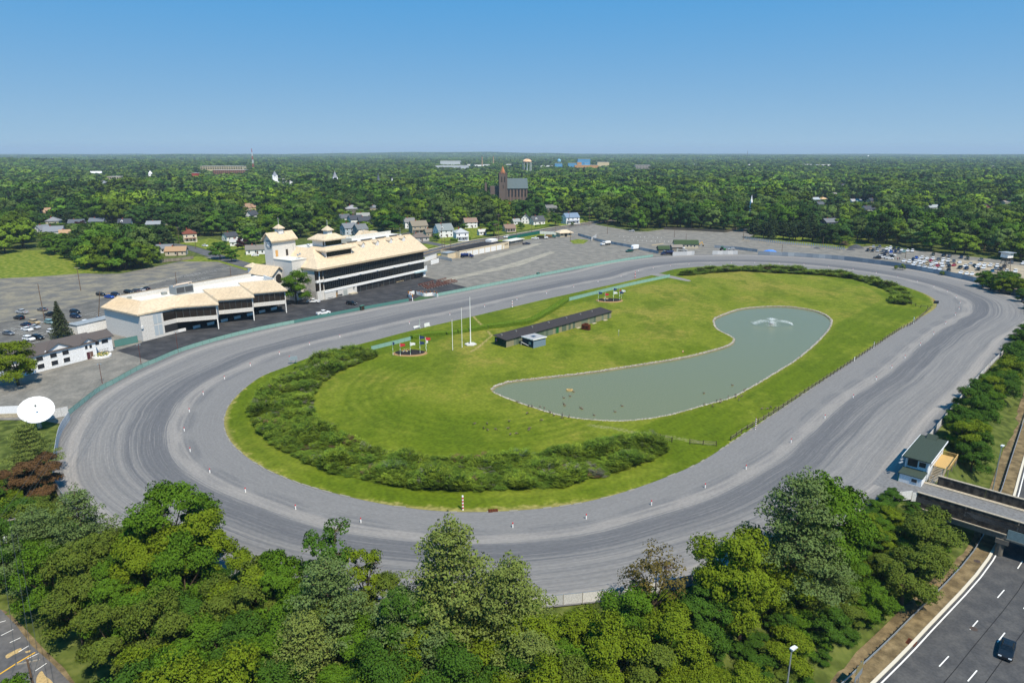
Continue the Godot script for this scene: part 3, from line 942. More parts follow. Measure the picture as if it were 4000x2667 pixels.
func make_clock_tower() -> void:
	var t := thing("clock_tower", "tan roofed block tower with round clock beside the grandstand", "tower", w3(Vector2(-83.6, 299.3)), heading(Vector2(0.5375, 0.8433)))
	bit("shaft", t, block_wall(), -9.3, 3.6, 0, 25.9, -26.6, -21.05)
	var g := MB.new()
	g.profile([Vector2(-26.6, 25.9), Vector2(-21.05, 25.9), Vector2(-23.8, 28.7)], -9.3, 3.6)
	for i in g.v.size(): g.v[i] = Vector3(g.v[i].z, g.v[i].y, g.v[i].x)
	obj("gable", g, block_wall(), t)
	var r := tan_roof()
	slab("roof", t, r, [Vector3(-10.3, 25.6, -20.2), Vector3(4.5, 25.6, -20.2), Vector3(4.5, 29.1, -23.8), Vector3(-10.3, 29.1, -23.8)], 0.3)
	slab("roof", t, r, [Vector3(-10.3, 29.1, -23.8), Vector3(4.5, 29.1, -23.8), Vector3(4.5, 25.6, -27.5), Vector3(-10.3, 25.6, -27.5)], 0.3)
	seams(t, Vector3(-10.3, 25.6, -20.2), Vector3(4.5, 25.6, -20.2), Vector3(-10.3, 29.1, -23.8), Vector3(4.5, 29.1, -23.8), 0.9)
	bit("eave", t, tan_edge(), -10.3, 4.5, 25.0, 25.58, -20.4, -20.15)
	bit("cupola", t, white_wall(), -4.0, -1.4, 28.0, 30.6, -25.1, -22.5)
	pyramid(t, Vector3(-2.7, 30.7, -23.8), 1.9, 1.7, r)
	bit("spike", t, mat("spike"), -2.76, -2.64, 32.2, 35.3, -23.86, -23.74)
	# clock face on the left gable
	var c := Node3D.new(); c.name = "clock"; t.add_child(c)
	c.position = Vector3(-9.42, 24.1, -23.4)
	c.rotation = Vector3(0, 0, PI / 2)
	var d1 := MB.new(); d1.lathe(Vector3.ZERO, [Vector2(0, 0.06), Vector2(1.85, 0.06), Vector2(1.85, -0.1)], 28); obj("dial_ring", d1, mat("clock_grey", col(92, 102, 112), 0.7), c)
	var d2 := MB.new(); d2.lathe(Vector3.ZERO, [Vector2(0, 0.09), Vector2(1.05, 0.09)], 24); obj("dial", d2, white_wall(), c)
	for i in 12:
		var b := MB.new(); b.bx(-0.11, 0.11, 0.08, 0.12, 1.18, 1.68)
		var o := obj("numeral", b, white_wall(), c); o.rotation.y = TAU * i / 12
	for h in [[0.9, 0.5], [1.4, 2.9]]:
		var b := MB.new(); b.bx(-0.07, 0.07, 0.1, 0.14, -0.1, h[0])
		var o := obj("hand", b, mat("black_iron", col(24, 24, 26), 0.6), c); o.rotation.y = h[1]
	bit("boarded_window", t, rough_mat("plywood", col(206, 160, 100), 0.5, false), -7.9, -6.6, 18.6, 21.4, -21.05, -20.95)
	bit("scorched_vent", t, mat("soot", col(58, 54, 50), 0.95), -2.2, -1.0, 18.4, 21.2, -21.05, -20.97)

func make_entrance_hall() -> void:
	var t := thing("entrance_hall", "gabled entrance hall with arched window and tan metal roof", "building", w3(Vector2(-83.6, 299.3)), heading(Vector2(0.5375, 0.8433)))
	var r := tan_roof()
	var x0 := -15.0
	var x1 := -7.0
	var xm := -11.0
	bit("hall_wall", t, block_wall(), x0 + 0.6, x1 - 0.6, 0, 11.4, -31.0, -16.6)
	var g := MB.new()
	g.profile([Vector2(x0 + 0.6, 11.4), Vector2(x1 - 0.6, 11.4), Vector2(xm, 14.6)], -31.0, -16.6)
	obj("gable", g, block_wall(), t)
	var arch := [Vector2(-1.5, 0), Vector2(1.5, 0)]
	for i in 9: arch.append(Vector2(1.5 * cos(PI * i / 8), 2.6 + 1.5 * sin(PI * i / 8)))
	var am := MB.new(); am.profile(arch, -0.1, 0.08)
	var ao := obj("arched_window", am, brown_glass(), t); ao.position = Vector3(xm, 7.6, -16.6)
	for i in 3: bit("glazing_bar", t, mat("mullion"), xm - 0.8 + i * 0.8, xm - 0.75 + i * 0.8, 7.6, 11.2, -16.5, -16.45)
	slab("roof", t, r, [Vector3(x0 - 0.4, 11.2, -15.6), Vector3(xm, 15.0, -15.6), Vector3(xm, 15.0, -31.6), Vector3(x0 - 0.4, 11.2, -31.6)], 0.3)
	slab("roof", t, r, [Vector3(xm, 15.0, -15.6), Vector3(x1 + 0.4, 11.2, -15.6), Vector3(x1 + 0.4, 11.2, -31.6), Vector3(xm, 15.0, -31.6)], 0.3)
	seams(t, Vector3(x0 - 0.4, 11.2, -15.6), Vector3(x0 - 0.4, 11.2, -31.6), Vector3(xm, 15.0, -15.6), Vector3(xm, 15.0, -31.6), 0.9)
	bit("wing", t, white_wall(), -19.5, x0, 0, 10.6, -27.0, -19.0)
	slab("cross_roof", t, r, [Vector3(-8.0, 11.8, -20.5), Vector3(-2.0, 11.8, -20.5), Vector3(-2.0, 14.2, -24.0), Vector3(-8.0, 14.2, -24.0)], 0.3)
	bit("lantern", t, white_wall(), -10.6, -7.4, 9.0, 13.0, -38.0, -34.8)
	bit("dark_annex", t, mat("annex", col(62, 60, 60), 0.9), -7.4, -2.0, 8.0, 13.2, -38.0, -33.0)
	pyramid(t, Vector3(-9.0, 13.1, -36.4), 2.7, 1.7, r)
	bit("rear_block", t, block_wall(), -14.0, 0.0, 0, 9.0, -42.0, -31.6)

func make_clubhouse() -> void:
	var t := thing("clubhouse", "sawtooth two storey clubhouse with tan roof and brown glass galleries", "building")
	var r := tan_roof()
	var P := func(x: float, d: float) -> Vector2: return Vector2(x, d)
	# plan points; eaves stand a little proud of the walls
	var e := [Vector2(-148.9, 241.0), Vector2(-129.0, 228.6), Vector2(-121.9, 241.2), Vector2(-108.3, 246.3), Vector2(-111.9, 253.8), Vector2(-99.9, 259.4), Vector2(-103.2, 266.8), Vector2(-91.4, 272.7)]
	var p := [Vector2(-145.2, 245.8), Vector2(-132.2, 238.1), Vector2(-125.5, 247.7), Vector2(-116.1, 252.8), Vector2(-119.6, 259.4), Vector2(-107.6, 266.3), Vector2(-111.1, 273.1), Vector2(-99.1, 280.3)]
	var ye := 9.75
	var yp := 12.6
	for q in [[0, 1], [1, 2], [2, 3], [4, 5], [6, 7]]:
		slab("roof_slope", t, r, [w3(e[q[0]], ye), w3(e[q[1]], ye), w3(p[q[1]], yp), w3(p[q[0]], yp)], 0.5)
		seams(t, w3(e[q[0]], ye), w3(e[q[1]], ye), w3(p[q[0]], yp), w3(p[q[1]], yp), 0.62)
	for q in [[3, 4], [5, 6]]:
		poly_part("roof_step", t, tan_edge(), [[w3(e[q[0]], ye), w3(p[q[0]], yp), w3(p[q[1]], yp), w3(e[q[1]], ye)]])
		poly_part("roof_step", t, tan_edge(), [[w3(e[q[1]], ye - 0.5), w3(p[q[1]], yp - 0.5), w3(p[q[1]], yp + 0.02), w3(e[q[1]], ye + 0.02)]])
	# walls (0.8 m inside the eaves)
	var wall := block_wall()
	var w := [Vector2(-148.0, 241.4), Vector2(-128.7, 229.5), Vector2(-122.3, 241.9), Vector2(-109.5, 247.0), Vector2(-112.2, 254.4), Vector2(-101.0, 260.2), Vector2(-103.6, 267.3), Vector2(-92.6, 273.6)]
	var face := func(called: String, m: Material, a: Vector2, b: Vector2, y0: float, y1: float, out := 0.0, thick := 0.3) -> void:
		var d := (b - a).normalized()
		var o := Vector2(d.y, -d.x)
		var mb := MB.new()
		mb.poly(PackedVector2Array([a + o * out, b + o * out, b + o * (out - thick), a + o * (out - thick)]), y0, y1)
		mb.cap(PackedVector2Array([a + o * out, b + o * out, b + o * (out - thick), a + o * (out - thick)]), y0)
		obj(called, mb, m, t)
	face.call("end_wall", wall, w[0], w[1], 0.0, 9.4)
	face.call("front_wall", wall, w[1], w[1].lerp(w[2], 0.62), 0.0, 9.4)
	face.call("front_wall", wall, w[1].lerp(w[2], 0.62), w[2], 0.0, 1.0)
	face.call("ground_window", t_glass_and_shade(), w[1].lerp(w[2], 0.62), w[2], 1.0, 3.8, -0.1, 0.1)
	face.call("band", wall, w[1].lerp(w[2], 0.62), w[2], 3.8, 5.35)
	face.call("gallery_glass", brown_glass(), w[1].lerp(w[2], 0.64), w[2], 5.35, 8.6, -0.08, 0.1)
	face.call("header", wall, w[1].lerp(w[2], 0.62), w[2], 8.6, 9.4)
	for k in 2:
		for j in 2:
			var f0: float = 0.34 + k * 0.12
			face.call("louvre_panel", mat("louvre_grey", col(168, 178, 184), 0.7), w[1].lerp(w[2], f0), w[1].lerp(w[2], f0 + 0.105), 1.0 + j * 4.1, 4.6 + j * 4.1, 0.06, 0.06)
	for q in [[2, 3], [4, 5], [6, 7]]:
		var a: Vector2 = w[q[0]]
		var b: Vector2 = w[q[1]]
		face.call("band", wall, a, b, 3.8, 5.35)
		face.call("header", wall, a, b, 8.6, 9.4)
		for i in 6:
			face.call("gallery_glass", brown_glass(), a.lerp(b, i / 6.0 + 0.006), a.lerp(b, (i + 1) / 6.0 - 0.006), 5.35, 8.6, -0.1, 0.08)
		for i in 7:
			face.call("gallery_post", mat("mullion"), a.lerp(b, clampf(i / 6.0 - 0.004, 0, 1)), a.lerp(b, clampf(i / 6.0 + 0.004, 0.008, 1)), 5.35, 8.6, -0.05, 0.12)
		var pd := (b - a).normalized()
		face.call("corner_pillar", white_wall(), b - pd * 0.35, b, 0.0, 3.8, 0.0, 0.35)
		var fl := MB.new()
		var inw := Vector2(-pd.y, pd.x)
		fl.cap(PackedVector2Array([a, b, b + inw * 9.0, a + inw * 9.0]), 3.79)
		obj("gallery_floor", fl, mat("soffit"), t)
	for q in [[3, 4], [5, 6]]:
		face.call("step_wall", wall, w[q[0]], w[q[1]], 3.8, 9.4)
	face.call("end_wall", wall, w[7], Vector2(-99.5, 283.5), 3.8, 9.4)
	# recessed ground floor along the base line with a black and white low wall
	var base_a := Vector2(-122.3, 241.9)
	var base_b := Vector2(-97.4, 282.8)
	face.call("recessed_wall", t_glass_and_shade(), base_a + Vector2(-2.6, 1.6), base_b + Vector2(-2.6, 1.6), 0.0, 3.8)  # dark sheet paints in the shade of the recess
	for i in 16:
		var m: Material = white_wall() if i % 2 == 0 else mat("low_wall_dark", col(40, 44, 46), 0.8)
		face.call("low_wall", m, base_a.lerp(base_b, i / 16.0), base_a.lerp(base_b, (i + 1) / 16.0), 0.0, 1.05 if i % 2 == 0 else 0.8, 0.0 if i % 2 == 0 else -0.05, 0.25)
	# flat roof behind, stained white parapet and plant on the deck
	var deck := PackedVector2Array([p[0], p[1], p[2], p[3], p[5], p[7], Vector2(-103, 288), Vector2(-114.0, 294.6)])
	var db := MB.new()
	db.cap(deck, 10.9)
	obj("flat_deck", db, white_deck(), t)
	var stain := mat("stained_parapet", Color.WHITE, 0.95)
	stain.albedo_texture = noise_tex(71, 0.03, col(70, 62, 56), col(206, 208, 212), col(196, 198, 204), 5)
	(stain.albedo_texture as NoiseTexture2D).color_ramp.set_offset(0, 0.12)
	(stain.albedo_texture as NoiseTexture2D).color_ramp.set_offset(1, 0.36)
	(stain.albedo_texture as NoiseTexture2D).color_ramp.remove_point(1)
	stain.uv1_triplanar = true; stain.uv1_world_triplanar = true; stain.uv1_scale = Vector3(0.16, 0.035, 0.16)
	var pa: Vector2 = p[0]
	var pbk := Vector2(-114.0, 294.6)
	for i in 24:
		face.call("parapet_panel", stain, pa.lerp(pbk, i / 24.0), pa.lerp(pbk, (i + 0.985) / 24.0), 0.0 if i == 0 else 8.0, 12.7, 0.0, 0.2)
	face.call("parapet_cap", tan_edge(), pa, pbk, 12.7, 12.85, 0.08, 0.4)
	face.call("rear_wall", wall, pbk, pa, 0.0, 12.6, 0.05, 0.2)
	face.call("end_parapet", white_wall(), Vector2(-99.1, 280.3), Vector2(-106.0, 288.5), 10.9, 13.0)
	var cu := at2(700, 1158, 11.0)
	var cd := (pbk - pa).normalized()
	var cn := Node3D.new(); cn.name = "cooling_unit"; t.add_child(cn)
	cn.position = w3(cu + Vector2(-2.5, 3.0), 11.0); cn.rotation.y = heading(cd)
	bit("cabinet", cn, rough_mat("zinc", col(138, 144, 146), 0.5, false, 0.6), 0, 7.2, 0, 2.9, -4.6, 0)
	for x in [0.2, 3.7]: bit("intake", cn, mat("intake_grille", col(66, 68, 70), 0.6), x, x + 3.2, 0.5, 2.6, 0, 0.05)
	for k in [[0.0, -1.2], [2.2, -2.8]]:
		var pm := MB.new()
		pm.tube(Vector3(k[0], 3.4, k[1]), Vector3(k[0] + 6.5, 3.4, k[1] - 0.6), 0.22, 0.22, 6)
		pm.tube(Vector3(k[0], 2.9, k[1]), Vector3(k[0], 3.5, k[1]), 0.22, 0.22, 6)
		pm.tube(Vector3(k[0] + 6.5, 2.9, k[1] - 0.6), Vector3(k[0] + 6.5, 3.5, k[1] - 0.6), 0.22, 0.22, 6)
		var o := obj("pipe", pm, rough_mat("rust_pipe", col(214, 196, 178), 1.2, false), cn)
	for a in [[500, 1160], [640, 1143], [800, 1105]]:
		var q := at2(a[0], a[1] + 6, 11.0)
		var o := bit("roof_unit", t, mat("unit_grey", col(138, 142, 138), 0.7), -0.9, 0.9, 0, 0.9, -0.7, 0.7)
		o.position = w3(q, 10.95); o.rotation.y = heading(cd)
	bit("fuse_box", t, white_wall(), -128.7, -128.2, 4.6, 5.6, -229.9, -229.2)
func t_glass_and_shade() -> Material: return mat("smoked_glass_and_shade", col(46, 46, 48), 0.1)  # tinted glazing, also dark colour painted as shade in recesses and openings

func gable_house(t: Node3D, L: float, Wd: float, H: float, rise: float, wall: Material, roof: Material, over := 0.45) -> void:
	# gable at both ends of local x; front along +z
	bit("wall", t, wall, -L / 2, L / 2, 0, H, -Wd / 2, Wd / 2)
	var g := MB.new()
	g.profile([Vector2(-Wd / 2, H), Vector2(Wd / 2, H), Vector2(0, H + rise)], -L / 2, L / 2)
	for i in g.v.size(): g.v[i] = Vector3(g.v[i].z, g.v[i].y, g.v[i].x)
	obj("gable", g, wall, t)
	var k := rise / (Wd / 2)
	for s in [-1.0, 1.0]:
		slab("roof", t, roof, [Vector3(-L / 2 - over, H - over * k + 0.12, s * (Wd / 2 + over)), Vector3(L / 2 + over, H - over * k + 0.12, s * (Wd / 2 + over)), Vector3(L / 2 + over, H + rise + 0.12, 0), Vector3(-L / 2 - over, H + rise + 0.12, 0)], 0.18)
func window(parent: Node, x: float, y: float, z: float, wd: float, h: float, turn := 0.0, frame = null) -> void:   # turn: which face it looks out of
	var o := Node3D.new(); o.name = "window"; parent.add_child(o, true)
	o.position = Vector3(x, y, z); o.rotation.y = turn
	bit("frame", o, frame if frame != null else mat("frame_white", col(232, 232, 230), 0.7), -wd / 2 - 0.1, wd / 2 + 0.1, -0.1, h + 0.1, -0.06, 0.05)
	bit("pane", o, mat("pane", col(34, 38, 44), 0.15), -wd / 2, wd / 2, 0, h, 0.05, 0.07)

func make_office() -> void:
	var a := at2(170, 1448)
	var b := at2(355, 1400)
	var t := thing("office_building", "white clapboard office building with dark shingle roof and twin gables", "building", w3(a), heading(b - a))
	var L := (b - a).length() + 2.0
	var clap := rough_mat("clapboard", col(242, 244, 246), 0.3)
	var shingle := rough_mat("shingle", col(92, 86, 84), 0.4, false)
	bit("wall", t, clap, -9.0, L, 0, 5.4, -9, 0)
	slab("roof", t, shingle, [Vector3(-9.6, 5.3, 0.5), Vector3(L + 0.5, 5.3, 0.5), Vector3(L + 0.5, 7.6, -4.5), Vector3(-9.6, 7.6, -4.5)], 0.2)
	slab("roof", t, shingle, [Vector3(-9.6, 7.6, -4.5), Vector3(L + 0.5, 7.6, -4.5), Vector3(L + 0.5, 5.3, -9.5), Vector3(-9.6, 5.3, -9.5)], 0.2)
	bit("east_wing", t, clap, L, L + 7.0, 0, 5.2, -8.5, -2.6)
	slab("wing_roof", t, shingle, [Vector3(L, 5.1, -2.0), Vector3(L + 7.6, 5.1, -2.0), Vector3(L + 7.6, 7.0, -5.5), Vector3(L, 7.0, -5.5)], 0.2)
	slab("wing_roof", t, shingle, [Vector3(L, 7.0, -5.5), Vector3(L + 7.6, 7.0, -5.5), Vector3(L + 7.6, 5.1, -9.0), Vector3(L, 5.1, -9.0)], 0.2)
	for g in [[5.2, 4.4, 2.4], [L - 2.2, 2.6, 1.7]]:
		var m := MB.new()
		m.profile([Vector2(-g[1], 0), Vector2(g[1], 0), Vector2(g[1], 0.4), Vector2(0, g[2]), Vector2(-g[1], 0.4)], -2.0, 0.06)
		var o := obj("front_gable", m, clap, t)
		o.position = Vector3(g[0], 5.0, 0.02)
		slab("gable_roof", o, shingle, [Vector3(-g[1] - 0.4, 0.15, 0.5), Vector3(0, g[2] + 0.2, 0.5), Vector3(0, g[2] + 0.2, -4.0), Vector3(-g[1] - 0.4, 0.15, -1.0)], 0.2)
		slab("gable_roof", o, shingle, [Vector3(0, g[2] + 0.2, 0.5), Vector3(g[1] + 0.4, 0.15, 0.5), Vector3(g[1] + 0.4, 0.15, -1.0), Vector3(0, g[2] + 0.2, -4.0)], 0.2)
	for x in [-4.5, -0.6, 3.4, 7.0]:
		window(t, x, 3.3, 0.0, 1.9, 1.3)
		window(t, x, 0.9, 0.0, 1.9, 1.4)
	for x in [L - 3.0, L - 1.6]: window(t, x, 3.4, 0.0, 0.8, 1.1)
	for x in [L + 1.6, L + 4.6]: window(t, x, 3.2, -2.6, 2.2, 1.2)
	bit("door", t, mat("maroon_door", col(72, 28, 36), 0.6), L - 3.2, L - 2.2, 0, 2.3, 0.0, 0.08)
	bit("door_panel", t, mat("brown_door", col(98, 72, 60), 0.6), L - 2.1, L - 1.2, 0, 2.3, 0.0, 0.08)
	bit("ramp", t, rough_mat("ramp_grey", col(134, 134, 130), 0.4), L + 0.2, L + 4.5, 0, 0.7, -2.5, -0.8)
	for i in 8: bit("ramp_rail", t, mat("rail_dark", col(92, 92, 90), 0.7), L + 0.3 + i * 0.55, L + 0.36 + i * 0.55, 0.7, 1.7, -0.95, -0.88)
	bit("ramp_handrail", t, mat("rail_dark"), L + 0.2, L + 4.5, 1.7, 1.78, -0.97, -0.86)
	# white annex behind
	var an := thing("white_annex", "plain white metal annex between the office and clubhouse", "building", w3(at2(305, 1310)), heading(at2(410, 1285) - at2(305, 1310)))
	var AL := (at2(410, 1285) - at2(305, 1310)).length()
	bit("wall", an, white_wall(), 0, AL + 4, 0, 3.6, -5, 0)
	bit("roof", an, rough_mat("annex_roof", col(150, 160, 168), 0.3), -0.2, AL + 4.0, 3.6, 3.8, -5.2, 0.2)
	for i in 12: bit("rib", an, mat("louvre", col(206, 208, 210), 0.8), 0.4 + i * 1.1, 0.46 + i * 1.1, 0, 3.6, 0, 0.04)
	# stone planter with yellow flowers by the door
	var pc := at2(395, 1392)
	var pl := thing("flower_planter", "white curved stone planter with yellow flowers by the office door", "planter", w3(pc), heading(b - a))
	var pm := MB.new()
	pm.lathe(Vector3.ZERO, [Vector2(2.9, 0), Vector2(2.9, 0.6), Vector2(2.6, 0.6), Vector2(2.6, 0.45), Vector2(0, 0.45)], 20)
	obj("rim", pm, white_wall(), pl)
	leafy(pl, "flowers", 2.3, 0.5, 260, 0.16, [Color(0.06, 0.12, 0.02), Color(0.08, 0.16, 0.03), Color(0.55, 0.4, 0.03)], 5)
func leafy(parent: Node, called: String, r: float, h: float, n: int, s: float, cols: Array, seed_: int) -> MeshInstance3D:
	var q := RandomNumberGenerator.new(); q.seed = seed_
	var b := MB.new()
	for i in n:
		var a := q.randf() * TAU
		var rr := sqrt(q.randf()) * r
		var c := Vector3(cos(a) * rr, 0.45 + q.randf() * h, sin(a) * rr)
		var u := Vector3(q.randfn(), q.randfn(), q.randfn()).normalized() * s
		var v := u.cross(Vector3(q.randfn(), q.randfn(), q.randfn()).normalized()).normalized() * s
		b.quad(c - u, c + v, c + u, c - v)
		b.tint(cols[q.randi() % cols.size()])
	return obj(called, b, leaf_mat(), parent)
func leaf_mat() -> StandardMaterial3D:
	if not mats.has("leaf"):
		var m := mat("leaf", Color.WHITE, 0.75)
		m.vertex_color_use_as_albedo = true
		m.backlight_enabled = true
		m.backlight = Color(0.30, 0.34, 0.14)
		m.cull_mode = BaseMaterial3D.CULL_DISABLED
	return mats["leaf"]

func make_garages() -> void:
	var a := at2(1795, 1008)
	var b := at2(1988, 968)
	var L := (b - a).length()
	var t := thing("garage_row", "long low cream garage with white roller doors and black flat roof", "building", w3(a), heading(b - a))
	var cream := rough_mat("cream_wall", col(222, 206, 176), 0.3)
	bit("wall", t, cream, 0, L, 0, 4.0, -15, 0)
	bit("flat_roof", t, asphalt("tar_roof", col(44, 43, 44), col(60, 58, 58), 81), 0.3, L - 0.3, 4.0, 4.06, -14.7, -0.35)
	bit("parapet", t, cream, -0.1, L + 0.1, 4.0, 4.35, -0.34, 0.06)
	for i in 7:
		var x := 0.8 + i * (L - 9.0) / 7.0
		bit("roller_door", t, white_wall(), x, x + (L - 9.0) / 7.0 - 0.9, 0.05, 3.2, 0.0, 0.06)
	for i in 4: bit("small_window", t, mat("pane", col(34, 38, 44), 0.15), L - 5.2 + i * 1.1, L - 4.6 + i * 1.1, 2.3, 3.3, 0.0, 0.05)
	bit("door", t, white_wall(), L - 7.0, L - 6.0, 0, 2.3, 0.0, 0.05)
	bit("left_block", t, cream, -8.0, -0.05, 0, 3.7, -8.0, -3.0)
	bit("left_block_roof", t, mat("annex_roof"), -8.3, -0.06, 3.7, 3.9, -8.3, -2.7)
	bit("roof_house", t, white_wall(), L - 8.0, L - 0.5, 4.06, 5.6, -14.0, -9.0)
	var s := thing("guard_office", "small flat roofed grey office at the end of garages", "building", w3(at2(1991, 960)), heading(b - a))
	var L2 := (at2(2042, 950) - at2(1991, 960)).length() + 1.0
	bit("wall", s, rough_mat("grey_wall", col(128, 124, 118), 0.3), 0.6, L2, 0, 3.0, -6, 0)
	bit("roof", s, white_deck(), 0.2, L2 + 0.8, 3.0, 3.3, -6.6, 0.9)
	for i in 4: window(s, L2 * 0.45 + i * 1.6, 1.2, 0.0, 0.9, 1.1)
	var bo := thing("ticket_booth", "small tan booth with hipped tan roof beside the gate", "booth", w3(at2(2203, 922)), 0.4)
	bit("wall", bo, cream, -5.0, 5.0, 0, 3.0, -3.2, 3.2)
	bit("door", bo, mat("black_iron", col(24, 24, 26), 0.6), -1.0, 1.0, 0, 2.4, 3.2, 3.26)
	for x in [-3.4, 3.4]: window(bo, x, 1.1, 3.2, 1.4, 1.3)
	var o := [Vector3(-6.2, 3.1, 4.6), Vector3(6.2, 3.1, 4.6), Vector3(6.2, 3.1, -4.6), Vector3(-6.2, 3.1, -4.6)]
	var r0 := Vector3(-2.4, 5.0, 0)
	var r1 := Vector3(2.4, 5.0, 0)
	poly_part("hip_roof", bo, tan_roof(), [[o[0], o[1], r1, r0], [o[1], o[2], r1], [o[2], o[3], r0, r1], [o[3], o[0], r0], [o[0] + Vector3.DOWN * 0.4, o[1] + Vector3.DOWN * 0.4, o[1], o[0]], [o[1] + Vector3.DOWN * 0.4, o[2] + Vector3.DOWN * 0.4, o[2], o[1]], [o[3] + Vector3.DOWN * 0.4, o[0] + Vector3.DOWN * 0.4, o[0], o[3]]])
	# yard between grandstand and garages: white screens
	for q in [[1683, 1034, 1714, 1025, 2.6], [1658, 1058, 1668, 1053, 2.4], [1660, 1022, 1705, 1007, 2.6], [1712, 1010, 1765, 1022, 2.0]]:
		var pa := at2(q[0], q[1])
		var pb := at2(q[2], q[3])
		var m: Material = white_wall() if q[4] > 2.1 else mat("galvanised")
		var sc := thing("yard_screen", "plain white screen wall in the yard beside grandstand" if q[4] > 2.1 else "grey sheet metal gate screening the yard equipment", "screen", w3(pa), heading(pb - pa), "white yard screens" if q[4] > 2.1 else "")
		var n := maxi(2, int((pb - pa).length() / 2.4))
		var w := (pb - pa).length() / n
		for i in n: bit("panel", sc, m, i * w + 0.03, (i + 1) * w - 0.03, 0, q[4], -0.06, 0.06)

func make_barn() -> void:
	var a := at2(1977, 1358)
	var b := at2(2388, 1241.5)
	var L := (b - a).length()
	var t := thing("infield_barn", "long low barn with black sloping roof and weathered green panels", "barn", w3(a), heading(b - a))
	var Wd := (at2(1935, 1348) - a).length() + 0.5
	bit("core", t, rough_mat("barn_core", col(96, 100, 84), 0.4), 0.1, L - 0.1, 0, 2.55, -Wd + 0.1, -0.12)
	var tones := [col(104, 112, 92), col(126, 130, 108), col(112, 122, 104), col(140, 136, 110), col(92, 106, 90)]
	var n := int(L / 1.25)
	var pm := MB.new(); pm.bx(0.02, L / n - 0.02, 0.05, 2.6, -0.12, 0.0)
	var pmesh := pm.mesh()
	for i in n:
		var o := obj("wall_panel", pmesh, rough_mat("barn_panel_%d" % (rng.randi() % 5), tones[rng.randi() % 5], 0.7, false), t)
		o.position.x = i * L / n
	bit("green_end", t, rough_mat("barn_end", col(34, 62, 44), 0.5), -0.12, 0.1, 0, 2.75, -Wd, 0)
	bit("end_door", t, mat("barn_door_dark", col(28, 52, 36), 0.8), -0.18, -0.12, 0, 2.0, -Wd * 0.45, -Wd * 0.25)
	bit("notice", t, mat("notice_blue", col(60, 110, 150), 0.7), -0.2, -0.12, 1.5, 2.2, -Wd + 0.5, -Wd + 0.95)
	bit("notice_red", t, mat("notice_red", col(170, 60, 46), 0.7), -0.2, -0.12, 1.5, 2.2, -Wd + 0.95, -Wd + 1.2)
	slab("roof", t, rough_mat("tar_paper", col(66, 63, 64), 0.4), [Vector3(-0.5, 2.78, 0.4), Vector3(L + 0.3, 2.78, 0.4), Vector3(L + 0.3, 3.5, -Wd - 0.4), Vector3(-0.5, 3.5, -Wd - 0.4)], 0.16)
	bit("green_door", t, mat("green_door", col(20, 92, 48), 0.7), L * 0.435, L * 0.435 + 1.4, 0, 2.3, 0.0, 0.06)
	for x in [0.02, 0.14, 0.28, 0.43, 0.6, 0.74, 0.86]: bit("roof_vent", t, mat("vent_grey", col(112, 110, 106), 0.6), L * x, L * x + 0.6, 3.2, 3.75, -Wd * 0.75, -Wd * 0.75 + 0.6)
	for x in [0.62, 0.78, 0.9]: bit("doorstep", t, rough_mat("concrete", col(188, 178, 156), 0.2), L * x, L * x + 2.0, 0, 0.16, 0.3, 1.3)
	# small hut in front
	var h0 := at2(2083.5, 1360.5)
	var h1 := at2(2131.5, 1348.6)
	var h := thing("infield_hut", "square blue grey hut with pale flat roof beside barn", "hut", w3(h0), heading(h1 - h0))
	var HL := (h1 - h0).length()
	var HW := (at2(2031.6, 1349.5) - h0).length()
	bit("wall", h, rough_mat("hut_wall", col(120, 142, 158), 0.5), 0, HL, 0, 2.9, -HW, 0)
	bit("end_wall", h, rough_mat("hut_dark", col(44, 62, 72), 0.5), -0.06, 0.0, 0, 2.9, -HW, 0)
	bit("roof", h, rough_mat("hut_roof", col(168, 170, 172), 0.4), -0.25, HL + 0.2, 2.9, 3.15, -HW - 0.2, 0.25)
	bit("roof_edge", h, white_wall(), -0.3, HL + 0.25, 2.86, 3.2, 0.26, 0.36)
	bit("roof_edge", h, white_wall(), -0.4, -0.26, 2.86, 3.2, -HW - 0.2, 0.36)
	bit("skylight", h, mat("skylight", col(52, 66, 84), 0.3), HL * 0.3, HL * 0.55, 3.15, 3.3, -HW * 0.6, -HW * 0.35)
	var wn := Node3D.new(); wn.name = "window"; h.add_child(wn)
	bit("pane", wn, mat("pane_grey", col(140, 160, 164), 0.3), -0.1, -0.06, 1.0, 1.9, -HW * 0.4, -HW * 0.2)
	var pp := MB.new()
	pp.tube(Vector3(-0.5, 0.1, -HW), Vector3(-0.5, 1.2, -HW), 0.08, 0.08, 5)
	pp.tube(Vector3(-0.5, 1.2, -HW), Vector3(-0.4, 0.6, -HW * 0.35), 0.08, 0.08, 5)
	obj("white_pipe", pp, white_wall(), h)
	# rusty generator
	var g0 := at2(2271, 1287)
	var g1 := at2(2305, 1292)
	var g := thing("rusty_generator", "rust brown box generator with exhaust pipe on the grass", "generator", w3(g0), heading(g1 - g0))
	var rust := rough_mat("rust", col(96, 52, 32), 1.0, false)
	bit("cabinet", g, rust, 0, 3.0, 0.25, 2.0, -1.6, 0)
	bit("skid", g, mat("rust_dark", col(56, 34, 26), 0.9), -0.1, 3.1, 0, 0.25, -1.65, 0.05)
	bit("grille", g, mat("rust_dark"), 0.4, 1.3, 0.8, 1.5, 0, 0.04)
	bit("grille", g, mat("rust_dark"), 1.7, 2.6, 0.8, 1.5, 0, 0.04)
	var ex := MB.new()
	ex.tube(Vector3(0.9, 2.3, -0.8), Vector3(2.4, 2.3, -0.8), 0.26, 0.26, 8)
	ex.tube(Vector3(1.2, 2.0, -0.8), Vector3(1.2, 2.3, -0.8), 0.1, 0.1, 6)
	obj("exhaust", ex, rust, g)

